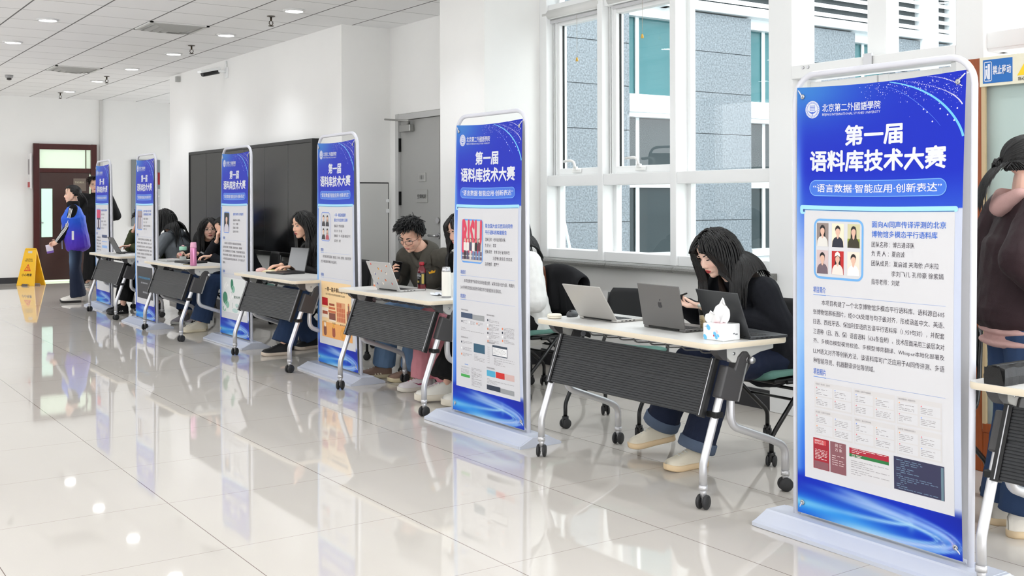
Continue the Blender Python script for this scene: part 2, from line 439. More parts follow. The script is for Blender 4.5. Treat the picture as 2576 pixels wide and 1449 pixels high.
# ---------------- window frames (aluminium), glass, sashes
M_GLASS = glass_mat('window_glass', (0.945, 0.97, 0.965))
M_GASK = mat('dark_gasket', (0.10, 0.11, 0.11), .6)
def px_frame(name, y0, y1, sash, zbot=.913, ztop=3.2, transom=1.56, z_sash_top=2.93):
    """one bay between mullions: fixed light below, sash or fixed light above"""
    root = structure(empty(name, (XG, (y0 + y1) / 2, zbot)))
    o = np.array(root.location)
    def B(m, x0, x1, a, b_, z0, z1, **k): m.box(x0 - o[0], x1 - o[0], a - o[1], b_ - o[1], z0 - o[2], z1 - o[2], **k)
    f = MB()
    B(f, XW + .02, XG + .06, y0, y1, zbot, zbot + .075, bev=.004)            # bottom rail
    B(f, XW + .01, XG + .06, y0, y1, transom - .045, transom + .045, bev=.004)   # transom
    B(f, XW + .02, XG + .06, y0, y1, ztop - .06, ztop, bev=.004)
    B(f, XG - .015, XG + .03, y0, y0 + .035, zbot, ztop); B(f, XG - .015, XG + .03, y1 - .035, y1, zbot, ztop)
    if sash: B(f, XW + .02, XG + .06, y0, y1, z_sash_top + .0, z_sash_top + .12, bev=.004)
    f.build('window_frame', M_WHITE, root)
    g = MB(); B(g, XG, XG + .006, y0, y1, zbot + .07, transom - .04); g.build('lower_pane', M_GLASS, root)
    g = MB(); B(g, XG, XG + .006, y0, y1, transom + .04, z_sash_top if sash else ztop - .05); g.build('upper_pane', M_GLASS, root)
    if sash:
        g = MB(); B(g, XG, XG + .006, y0, y1, z_sash_top + .1, ztop - .05); g.build('top_pane', M_GLASS, root)
        s_ = MB(); w = .058; xa, xb = XG - .05, XG + .03
        z0, z1 = transom + .045, z_sash_top
        B(s_, xa + .002, xb - .002, y0 + .023, y1 - .023, z0 + .001, z0 + w, bev=.006); B(s_, xa + .002, xb - .002, y0 + .023, y1 - .023, z1 - w, z1 - .001, bev=.006)
        B(s_, xa, xb, y0 + .02, y0 + .02 + w, z0, z1, bev=.006); B(s_, xa, xb, y1 - .02 - w, y1 - .02, z0, z1, bev=.006)
        B(s_, xa - .012, xa, y1 - .045, y1 - .035, z0, z1); B(s_, xa - .012, xa, y1 - .022, y1 - .01, z0, z1)
        sa = s_.build('sash', M_WHITE, root)
        gk = MB(); q = y1 - .02 - w
        B(gk, XG - .016, XG - .001, q - .008, q + .001, z0 + w, z1 - w); B(gk, xa - .004, xa - .001, y1 - .033, y1 - .027, z0, z1)
        gk.build('gasket', M_GASK, root)
        h = MB(); hy = (y0 + y1) / 2 + .02; hz = z0 + .02
        B(h, xa - .018, xa, hy - .06, hy + .05, hz, hz + .028, bev=.004)
        B(h, xa - .035, xa - .01, hy - .025, hy + .02, hz + .02, hz + .05, bev=.006)
        P = [(xa - .03 - o[0], hy - .005 - o[1], hz + .04 - o[2]), (xa - .035 - o[0], hy + .0 - o[1], hz + .085 - o[2]), (xa - .035 - o[0], hy + .04 - o[1], hz + .10 - o[2]), (xa - .035 - o[0], hy + .14 - o[1], hz + .095 - o[2])]
        h.tube(fillet(P, .03), .011, 8)
        h.build('window_handle', mat('handle_white', (.93, .93, .92), .3), root)
    return root
px_frame('window_1', 6.82, 7.50, True)
px_frame('window_2', 5.975, 6.755, True)
px_frame('window_3', 5.00, 5.91, False)
px_frame('window_4', 1.2, 3.46, False, zbot=2.2, transom=2.26)
# mullions
for i, (a, b_, z0) in enumerate(((7.50, 7.60, .913), (6.755, 6.82, .913), (5.91, 5.975, .913), (4.80, 5.00, 0), (3.46, 3.63, 0))):
    structure(MB().box(XW if z0 else XW - .02, XG + .07, a, b_, z0, CEIL, bev=.005).build('trim_mullion_%d' % (i + 1), M_WHITE))
# thin bright cover strips on the mullions
# ---------------- glazed double door with fanlights
dr = structure(empty('door_1', (XG, 4.2, 0)))
f = MB()
f.box(-.16, .06, -.57, .60, 2.17, 2.255, bev=.005)
f.box(-.07, .05, -.06, .08, 2.25, 3.2, bev=.005)
f.box(-.07, .05, -.57, .6, 3.14, 3.2)
f.box(-.09, .05, .53, .60, 0, 2.17, bev=.004); f.box(-.09, .05, -.57, -.50, 0, 2.17, bev=.004)
f.build('door_frame', M_WHITE, dr)
for a, b_ in ((.02, .53), (-.50, .01)):
    lf = MB()
    lf.box(-.06, .0, a, a + .075, .03, 2.15, bev=.004); lf.box(-.06, 0, b_ - .075, b_, .03, 2.15, bev=.004)
    lf.box(-.057, -.003, a + .01, b_ - .01, 2.05, 2.148, bev=.004); lf.box(-.057, -.003, a + .01, b_ - .01, .032, .42, bev=.004); lf.box(-.057, -.003, a + .01, b_ - .01, .98, 1.06, bev=.004)
    lo = lf.build('door_leaf', M_WHITE, dr)
    MB().box(-.034, -.028, a + .07, b_ - .07, .4, 2.06).build('leaf_pane', M_GLASS, lo)
    MB().box(-.050, -.034, b_ - .081, b_ - .075, .42, .98).box(-.050, -.034, b_ - .081, b_ - .075, 1.06, 2.05).build('gasket', M_GASK, lo)
for a, b_ in ((.08, .6), (-.57, -.06)):
    MB().box(-.003, .003, a, b_, 2.25, 3.15).build('fanlight_pane', M_GLASS, dr)
k = MB()
for y_ in (.50, .46, .03, -.01): k.lathe([(.009, 0), (.011, .004), (.006, .006)], 12, axis='x', M=Matrix.Translation((-.166, y_, 2.235)))
k.box(-.172, -.16, -.03, .03, 2.2, 2.27)
k.build('closer_plate', M_STEEL, dr)

# ---------------- far wooden door with transom light
M_MAHO = mat('dark_mahogany', (0.27, 0.085, 0.07), 0.3, var=.12, vscale=6, stretch=(6, 6, .5))
M_LEAF = mat('brown_door_leaf', (0.27, 0.19, 0.175), 0.28, var=.10, vscale=3)
M_LITP = glass_mat('green_tint_glass', (0.80, 0.93, 0.86))
d2 = structure(empty('door_2', (4.40, YFAR, 0)))
f = MB()
for x0, x1 in ((-.53, -.43), (.42, .52)): f.box(x0, x1, -.07, .02, 0, 2.40, bev=.006)
f.box(-.52, .51, -.067, .017, 2.30, 2.397, bev=.006); f.box(-.43, .42, -.05, .0, 1.90, 1.975, bev=.004)
f.box(.335, .35, -.03, 0, 1.97, 2.3)
f.build('door_frame', M_MAHO, d2)
M_TRL = mat('lit_room_glass', (0.86, 0.93, 0.84), 0.08, emit=0.55)
t_ = MB().box(-.43, .335, -.02, -.012, 1.975, 2.30); t_.box(.35, .42, -.02, -.012, 1.975, 2.3)
t_.build('transom_pane', M_TRL, d2)
lf = MB().box(-.425, .40, -.035, -.002, .035, 1.90, bev=.003).build('door_leaf', M_LEAF, d2)
MB().box(-.40, -.22, -.042, -.034, .78, 1.86 - .24, bev=.003).build('leaf_pane', mat('lit_slot_glass', (.80, .93, .87), .1, emit=0.55), lf)
MB().box(-.41, -.375, -.075, -.034, 1.02, 1.04).lathe([(.012, 0), (.012, .03)], 10, axis='x', M=Matrix.Translation((-.40, -.07, 1.03))).build('door_handle', M_STEEL, lf)
MB().box(.403, .417, -.03, -.01, 1.35, 1.87).box(-.42, .30, -.03, -.005, .004, .030).build('light_gap', mat('lit_gap', (.9, .97, .85), .3, emit=.9), d2)
sil = [(.0, .0), (.19, .0), (.175, .035), (.13, .06), (.125, .10), (.155, .15), (.15, .21), (.115, .245), (.07, .25), (.03, .235), (.005, .20), (.0, .165), (-.015, .14), (-.005, .125), (0, .1), (.0, .075), (.03, .065), (.05, .06), (.04, .03)]
M_CREAM = mat('cream_sign_plastic', (.80, .77, .66), .4)
MB().prism([(-x + .115, z) for x, z in sil][::-1], -.045, -.036, axis='y').build('silhouette_sign', M_CREAM, lf, loc=(.065, 0, 1.18))
o = MB().box(.13, .34, -.041, -.034, 1.58, 1.80).build('notice_sign', mat('faded_notice', (.47, .42, .38), .5), lf)
mb = MB(); put_text(mb, '节约用水', lambda u, v: np.stack([u, np.full_like(u, -.0425), 1.77 - v], 1), .15, .02, width=.16); mb.build('lettering', M_CREAM, o)
# small projecting sign left of the door
sg = MB().box(-.012, .012, -.22, .0, 1.62, 2.22, bev=.003).build('wall_sign', mat('sign_white', (.87, .86, .86), .4))
sg.location = (3.80, YFAR, 0); tag(sg, 'white projecting sign on the far wall left of the wooden door', 'sign')
MB().box(-.0145, -.0122, -.20, -.02, 1.64, 1.73).build('red_band', mat('sign_red', (.66, .12, .15), .4), sg)
MB().box(-.0145, -.0122, -.16, -.06, 1.86, 2.12).build('grey_figure', mat('sign_grey', (.5, .47, .48), .4), sg)

# ---------------- grey steel door in the alcove
d3 = structure(empty('door_3', (5.52, 9.355, 0)))
M_GD = mat('grey_steel_door', (0.63, 0.63, 0.62), 0.45)
M_GDF = mat('grey_door_frame', (0.74, 0.74, 0.735), 0.45)
MB().box(-.075, -.005, .67, .735, 0, 2.29, bev=.004).box(-.075, -.005, -.735, -.67, 0, 2.29, bev=.004).box(-.072, -.008, -.73, .73, 2.225, 2.287, bev=.004).build('door_frame', M_GDF, d3)
l1 = MB().box(-.045, -.005, -.12, .668, .01, 2.222, bev=.003).build('door_leaf', M_GD, d3)
l2 = MB().box(-.045, -.005, -.668, -.124, .01, 2.222, bev=.003).build('door_leaf', M_GD, d3)
h = MB()
for z in (.3, 1.42, 1.97): h.box(-.07, -.045, .655, .678, z - .07, z + .07)
h.build('hinge', mat('dark_hinge', (.12, .12, .12), .4, metal=.6), d3)
c = MB().box(-.10, -.045, .38, .60, 2.10, 2.17, bev=.006)
c.tube(fillet([(-.09, .42, 2.18), (-.16, .30, 2.20), (-.20, .72, 2.235)], .01), .011, 6).tube([(-.09, .42, 2.17), (-.09, .42, 2.2)], .018, 8)
c.build('door_closer', mat('closer_silver', (.66, .66, .65), .3, metal=.7), d3)
hh = MB().lathe([(.03, 0), (.03, .012), (.02, .02)], 14, axis='x', M=Matrix.Translation((-.065, -.10, 1.20))).lathe([(.03, 0), (.03, .012)], 14, axis='x', M=Matrix.Translation((-.058, -.10, 1.05)))
hh.tube(fillet([(-.05, -.10, 1.05), (-.095, -.10, 1.05), (-.095, .02, 1.05)], .02), .011, 8)
hh.build('door_handle', M_STEEL, l1)
for nm, z, w, hgt, s, tw in (('number_plate', 1.63, .15, .09, '111', .07), ('room_plate', 1.44, .22, .13, '空调机房', .17)):
    p = MB().box(-.052, -.045, .22 - w / 2, .22 + w / 2, z - hgt / 2, z + hgt / 2, bev=.003).build(nm, mat('plate_grey', (.66, .66, .65), .3, metal=.3), l1)
    mb = MB(); put_text(mb, s, lambda u, v: np.stack([np.full_like(u, -.0535), .22 - u, z + .02 - v], 1), 0, 0, height=.04 if tw < .1 else .042, align='c', bold=.01)
    mb.build('lettering', mat('plate_ink', (.12, .12, .12), .5), p)

# flush service panel in the wall end beside the alcove
sp = empty('service_panel', (5.20, 10.22, 0)); tag(sp, 'white flush service panel in the wall end beside the grey door', 'access panel')
MB().box(-.205, .225, -.010, -.001, .10, 1.575).build('panel', mat('panel_white', (.84, .84, .83), .5), sp)
MB().box(-.215, .235, -.006, -.0005, .09, 1.587).build('surround', mat('panel_gap', (.10, .10, .10), .6), sp)
MB().box(.205, .235, -.022, -.006, 1.38, 1.41, bev=.003).box(.205, .235, -.022, -.006, 1.27, 1.31, bev=.003).build('latch', M_WHITE, sp)

# ---------------- black sliding board
bb = empty('blackboard', (XB, 12.79, 1.4)); tag(bb, 'long black sliding blackboard with folding panels on the right wall', 'blackboard')
M_BF = mat('black_board_frame', (.06, .06, .065), .4)
y0, y1, z0, z1 = -2.03, 2.03, -.63, .66
f = MB()
f.box(-.083, 0, y0 + .002, y1 - .002, z1 - .04, z1, bev=.003).box(-.083, 0, y0 + .002, y1 - .002, z0, z0 + .05, bev=.003).box(-.085, 0, y0, y0 + .03, z0, z1, bev=.003).box(-.085, 0, y1 - .03, y1, z0, z1, bev=.003)
f.build('board_frame', M_BF, bb)
M_BP = mat('board_panel_matte', (.125, .122, .12), .38); M_BG = mat('board_panel_gloss', (.05, .05, .056), .16)
ys = [y1 - .035, 1.34, .64, -.02, -.67, -1.36, y0 + .035]
for i in range(6):
    MB().box(-.075, -.01, ys[i + 1] + .003, ys[i] - .003, z0 + .05, z1 - .04, bev=.002).build('board_panel', M_BP if i < 2 else M_BG, bb)

# ---------------- directory board on the far wall
db = empty('directory_board', (5.785, YFAR - .002, 1.5)); tag(db, 'grey directory board with a red band on the far wall', 'notice board')
MB().box(-.255, .255, -.04, 0, -.55, .65, bev=.004).build('panel', mat('board_grey', (.50, .52, .53), .4), db)
MB().box(-.16, .25, -.045, -.04, .20, .42).build('red_band', mat('dir_red', (.55, .10, .14), .4), db)
o = MB().box(-.16, .25, -.045, -.04, -.53, .12).build('list_sheet', mat('dir_list', (.74, .74, .74), .5), db)
mb = MB()
put_text(mb, '楼 层 索 引', lambda u, v: np.stack([u, np.full_like(u, -.0465), .37 - v], 1), .0, 0, width=.20, bold=.01)
put_text(mb, 'FLOOR GUIDE', lambda u, v: np.stack([u, np.full_like(u, -.0465), .37 - v], 1), .0, .08, width=.16)
for r in range(3): mb.box(.02, .24, -.0475, -.0455, -.03 - r * .17, .0 - r * .17)
mb.build('lettering', mat('sign_ivory', (.85, .83, .82), .5), db)

# ---------------- ceiling fittings
M_LENS = mat('downlight_lens', (1, 1, 1), .3, emit=25.0)
M_RIM = mat('downlight_rim', (.86, .86, .86), .35)
def downlight(x, y, label):
    r = empty('ceiling_downlight', (x, y, CEIL)); tag(r, label, 'ceiling light', 'round ceiling downlights')
    MB().lathe([(.083, .0), (.105, 0), (.105, -.010), (.085, -.016), (.083, -.012)], 28, cap=False).build('rim', M_RIM, r)
    MB().lathe([(.001, -.008), (.083, -.008), (.083, -.0095), (.001, -.0095)], 28).build('lens', M_LENS, r)
    ld = bpy.data.lights.new('downlight_beam', 'SPOT'); ld.energy = 52; ld.color = (.93, .96, 1.0); ld.spot_size = math.radians(116); ld.spot_blend = .85; ld.shadow_soft_size = .07
    lo = bpy.data.objects.new('downlight_beam', ld); COL.objects.link(lo); lo.parent = r; lo.location = (0, 0, -.03)
rows = {4.165: 'near the board wall', 2.35: 'in the middle row', .53: 'in the room side row', -1.28: 'in an added unseen row'}  # last row is added out of view to even out the light
ordn = ['first', 'second', 'third', 'fourth', 'fifth', 'sixth', 'seventh', 'eighth', 'ninth', 'tenth']
for x, nm in rows.items():
    yl = [18.86 - 1.83 * k for k in range(10)]
    for k, y in enumerate(yl):
        downlight(x, y, 'lit round ceiling downlight %s, %s from the far wall' % (nm, ordn[k]))
M_VENT = mat('vent_white', (.86, .86, .85), .5); M_DARK = mat('vent_dark', (.10, .10, .10), .8)
for y, lb in ((11.37, 'square ceiling air diffuser nearer the camera'), (15.65, 'square ceiling air diffuser nearer the far door')):
    r = empty('ceiling_vent', (3.52, y, CEIL)); tag(r, lb, 'vent', 'ceiling air diffusers')
    f = MB(); 
    for k, (w, z) in enumerate(((.29, -.004), (.225, -.018), (.16, -.03), (.095, -.04))):
        for a in range(4):
            M = Matrix.Rotation(a * PI / 2, 4, 'Z')
            f.add(np.array([(w, -w, z), (w, w, z), (w - .045, w - .045, z - .018), (w - .045, -w + .045, z - .018)]) @ np.array(M)[:3, :3].T, [(0, 1, 2, 3), (3, 2, 1, 0)])
    f.box(-.3, .3, -.3, -.27, -.012, 0).box(-.3, .3, .27, .3, -.012, 0).box(-.3, -.27, -.3, .3, -.012, 0).box(.27, .3, -.3, .3, -.012, 0)
    f.build('vane', M_VENT, r); MB().box(-.10, .10, -.10, .10, -.003, -.001).build('throat', M_DARK, r)
M_SPR = mat('sprinkler_brass', (.22, .18, .13), .35, metal=.8)
for x, y, lb in ((4.11, 10.14, 'small ceiling sprinkler nearest the camera'), (4.12, 12.56, 'small ceiling sprinkler second from the camera'), (4.12, 16.33, 'small ceiling sprinkler third from the camera'), (4.10, 19.2, 'small ceiling sprinkler nearest the far wall')):
    r = empty('ceiling_sprinkler', (x, y, CEIL)); tag(r, lb, 'sprinkler', 'ceiling sprinklers')
    MB().lathe([(.04, 0), (.04, -.006), (.015, -.012)], 14).build('escutcheon', mat('spr_plate', (.4, .38, .36), .4, metal=.5), r)
    m_ = MB().tube([(0, 0, -.01), (0, 0, -.05)], .010, 8).tube([(-.016, 0, -.05), (-.02, 0, -.075), (0, 0, -.095)], .004, 6).tube([(.016, 0, -.05), (.02, 0, -.075), (0, 0, -.095)], .004, 6)
    m_.lathe([(.026, -.095), (.026, -.10), (.004, -.102)], 12); m_.build('sprinkler_head', M_SPR, r)
r = empty('smoke_detector', (2.93, 16.95, CEIL)); tag(r, 'round grey smoke detector on the ceiling at far left', 'smoke detector')
MB().lathe([(.055, 0), (.055, -.02), (.045, -.04)], 18).build('base', mat('det_grey', (.6, .6, .6), .4), r)
MB().lathe([(.03, -.04), (.034, -.06), (.015, -.072)], 14).build('sensor', mat('det_dark', (.25, .24, .23), .4), r)
# security camera on the board wall
sc = empty('security_camera', (XB, 13.55, 3.02)); tag(sc, 'white bullet security camera high on the right wall above the board', 'security camera')
MB().box(-.02, 0, -.045, .045, -.06, .08, bev=.004).build('wall_plate', M_WHITE, sc)
MB().tube([(-.01, 0, .02), (-.06, 0, .02), (-.11, .03, .03)], .02, 10).tube([(-.012, 0, .07), (-.012, 0, .16)], .012, 8).build('bracket', M_WHITE, sc)
A = Matrix.Translation((-.10, .05, .03)) @ Matrix.Rotation(math.radians(12), 4, 'Z') @ Matrix.Rotation(math.radians(-14), 4, 'Y')
bd = MB().lathe([(.001, -.02), (.035, -.015), (.038, .0), (.038, .22), (.034, .235)], 16, axis='x', M=A @ Matrix.Rotation(PI, 4, 'Z')).build('camera_body', mat('cam_dark', (.07, .07, .08), .3), sc)
MB().box(-.27, .02, -.045, .045, .012, .046, bev=.008, M=A).build('sun_shade', M_WHITE, sc)
# small junction box at the wall top
jb = MB().box(-.06, 0, -.03, .03, -.05, .03, bev=.004).build('junction_box', mat('jb_grey', (.68, .68, .67), .5)); jb.location = (XB, 15.45, 3.13)
tag(jb, 'small grey junction box at the top of the right wall end', 'junction box')

# ---------------- roller blinds above windows
M_BL = mat('blind_housing', (.86, .86, .85), .4)
for y0, y1, zz, cy, cz, lb in ((6.80, 7.56, 2.97, 7.13, 2.56, 'white roller blind housing over the window beside the column'), (5.96, 6.70, 2.975, 6.32, 2.65, 'white roller blind housing over the middle window')):
    r = empty('roller_blind', (XG - .07, (y0 + y1) / 2, zz)); tag(r, lb, 'roller blind', 'roller blinds at window tops')
    w = (y1 - y0) / 2
    MB().tube([(-.02, -w, 0), (-.02, w, 0)], .042, 16).box(-.02, .05, -w, w, -.035, .045, bev=.006).build('housing', M_BL, r)
    MB().box(-.02, .0, -w + .02, w - .02, -.075, -.048, bev=.004).build('bottom_bar', mat('blind_bar', (.78, .78, .79), .4), r)
    dy = cy - (y0 + y1) / 2
    MB().tube([(-.02, dy, -.05), (-.02, dy, cz - zz)], .0016, 5).build('pull_cord', mat('cord_beige', (.72, .68, .62), .7), r)
    MB().lathe([(.006, .03), (.010, .015), (.012, 0), (.003, -.003)], 10, M=Matrix.Translation((-.02, dy, cz - zz - .02))).build('pull_knob', mat('knob_yellow', (.85, .68, .30), .4), r)

# ================================================================== OUTSIDE
YO = 11.0
bf = empty('granite_building', (10, YO, 0)); tag(bf, 'grey granite building with teal windows across the courtyard', 'building')
M_GF = mat('facade_granite', (0.455, 0.485, 0.51), .7, var=.42, vscale=42)
M_GJ = mat('granite_joint', (.28, .30, .32), .8)
M_WF = mat('facade_white_metal', (.88, .90, .91), .4)
M_TEAL = mat('teal_reflective_glass', (.22, .42, .44), .06, spec=.8)
M_TEALD = mat('teal_dark_glass', (.10, .15, .16), .08, spec=.8)
def F(m, x0, x1, y0, y1, z0, z1, **k): m.box(x0 - 10, x1 - 10, y0, y1, z0, z1, **k)
wins = [(9.44, 10.52), (11.72, 12.72), (14.02, 14.96)]
piers = [(5.72, 9.42), (10.54, 11.70), (12.74, 14.0), (14.98, 16.6)]
g = MB(); F(g, 5.72, 16.6, .35, .6, -1, 9)
for a, b_ in piers:
    z = -.6
    rows_ = [-.6, -.05, .54, 1.11, 1.69, 2.31, 2.885, 3.45, 3.98]
    for i in range(len(rows_) - 1):
        # panels about 1.55 wide
        n_ = max(1, round((b_ - a) / 1.6)); w = (b_ - a) / n_
        for k in range(n_):
            F(g, a + k * w + .004, a + (k + 1) * w - .004, 0, .36, rows_[i] + .005, rows_[i + 1] - .005)
g.build('granite_cladding', M_GF, bf)
j = MB()
for a, b_ in piers: F(j, a + .005, b_ - .005, .012, .34, -.6, 3.97)
j.build('joint_backing', M_GJ, bf)
for a, b_ in wins:
    t = MB(); F(t, a, b_, .22, .24, 1.62, 3.9); wv = t.build('window', M_TEAL, bf)
    t = MB(); F(t, a, b_, .22, .24, .66, 1.62); F(t, a, b_, .20, .22, 1.7, 2.55); t.build('window', M_TEALD, bf)
    t = MB(); F(t, a, b_, .02, .26, 2.56, 2.80, bev=.01); F(t, a, b_, .06, .26, 2.50, 2.56); F(t, a, b_, .0, .26, .58, .68, bev=.008); F(t, a, b_, .06, .26, .50, .58, bev=.008)
    F(t, a, b_, .17, .21, 1.56, 1.66); F(t, a, b_, .10, .25, 3.85, 4.0); F(t, (a + b_) / 2 - .09 - .2 * (b_ - a > 1), (a + b_) / 2 - .03 - .2 * (b_ - a > 1), .19, .21, .68, 3.9)
    t.build('window_frame', M_WF, bf)
lv = MB()
for a, b_ in ((5.72, 10.05), (10.15, 12.68), (12.78, 15.62), (16.0, 16.6)):
    for k in range(16):
        z = 4.16 + k * .135
        lv.prism([(.0, z), (.10, z + .05), (.10, z + .065), (.0, z + .06)], a - 10, b_ - 10, axis='x')
for x_ in (10.10, 12.73): F(lv, x_ - .05, x_ + .05, -.03, .1, 4.0, 7)
F(lv, 5.72, 16.6, -.06, .2, 4.0, 4.13, bev=.01); F(lv, 15.64, 16.0, -.10, .3, -1, 9, bev=.01)
F(lv, 16.45, 16.7, -.2, .3, -1, 9, bev=.01)
lv.build('louver_band', M_WF, bf)
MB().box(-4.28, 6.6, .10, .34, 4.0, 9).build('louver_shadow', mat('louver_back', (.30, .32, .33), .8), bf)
wb = empty('white_building', (19, 7, 0)); tag(wb, 'pale white cladded building at the right beyond the glass door', 'building')
wm = MB().box(0, 3, -14, 3.6, -1, 9)
for k in range(10): wm.box(-.06, 0, -14, 3.6, 1.0 + k * .8, 1.06 + k * .8)
for k in range(12): wm.box(-.09, 0, -13.6 + k * 1.45, -13.45 + k * 1.45, -1, 9)
wm.build('cladding', mat('pale_cladding', (.82, .86, .88), .5), wb)
structure(MB().box(5.72, 40, -20, 30, -.3, -.1).build('ground', mat('courtyard_paving', (.55, .56, .56), .8)))
# mop handle leaning outside the first window
mp = empty('mop', (5.85, 7.28, -.1)); tag(mp, 'mop handle with blue grip leaning outside the first window', 'mop')
MB().tube([(0, .03, .1), (0, .445, 1.33)], .013, 8).build('pole', mat('mop_pole', (.78, .82, .84), .4), mp)
MB().tube([(0, .445, 1.33), (0, .50, 1.49)], .015, 8).build('grip', mat('mop_blue', (.20, .38, .62), .4), mp)
MB().box(-.07, .07, -.10, .12, 0, .1, bev=.02).build('mop_head', mat('mop_cloth', (.6, .6, .6), .9), mp)
# ================================================================== FOLDING TABLES
M_TOP = mat('cream_laminate', (0.84, 0.838, 0.825), 0.35)
M_TOPE = mat('cream_edge_band', (0.86, 0.815, 0.735), 0.4)
M_RIB = mat('charcoal_ribbed_panel', (0.155, 0.16, 0.17), 0.42, spec=.4)
M_CHAR = mat('charcoal_plastic', (0.25, 0.245, 0.25), 0.38)
M_BRK = mat('pale_grey_bracket', (0.74, 0.74, 0.73), 0.38)
M_WHEEL = mat('caster_rubber', (0.16, 0.16, 0.165), 0.55)
M_CHROME = mat('chrome', (0.80, 0.80, 0.80), 0.12, metal=1.0)

def caster(parent, x, y, z0, yaw, tube_mat, r=.033):
    M = Matrix.Translation((x, y, r)) @ Matrix.Rotation(yaw, 4, 'Z')
    c = MB()
    for s in (-1, 1):
        c.lathe([(.008, s * .010), (r - .004, s * .009), (r, s * .013), (r, s * .021), (r - .005, s * .025), (.006, s * .026)][::s], 20, axis='y', M=M)
    o = c.build('caster_wheel', M_WHEEL, parent)
    k = MB().box(-.004, .022, -.008, .008, -.006, .034, bev=.003, M=M)
    k.lathe([(.0185, z0 - .012), (.0205, z0 - .012), (.0205, z0 + .012), (.0185, z0 + .012)], 14, M=Matrix.Translation((x + .0, y, 0)))
    k.tube([(x, y, z0), (x, y, r + .02)], [.019, .012], 12)
    k.build('caster_fork', tube_mat, parent)

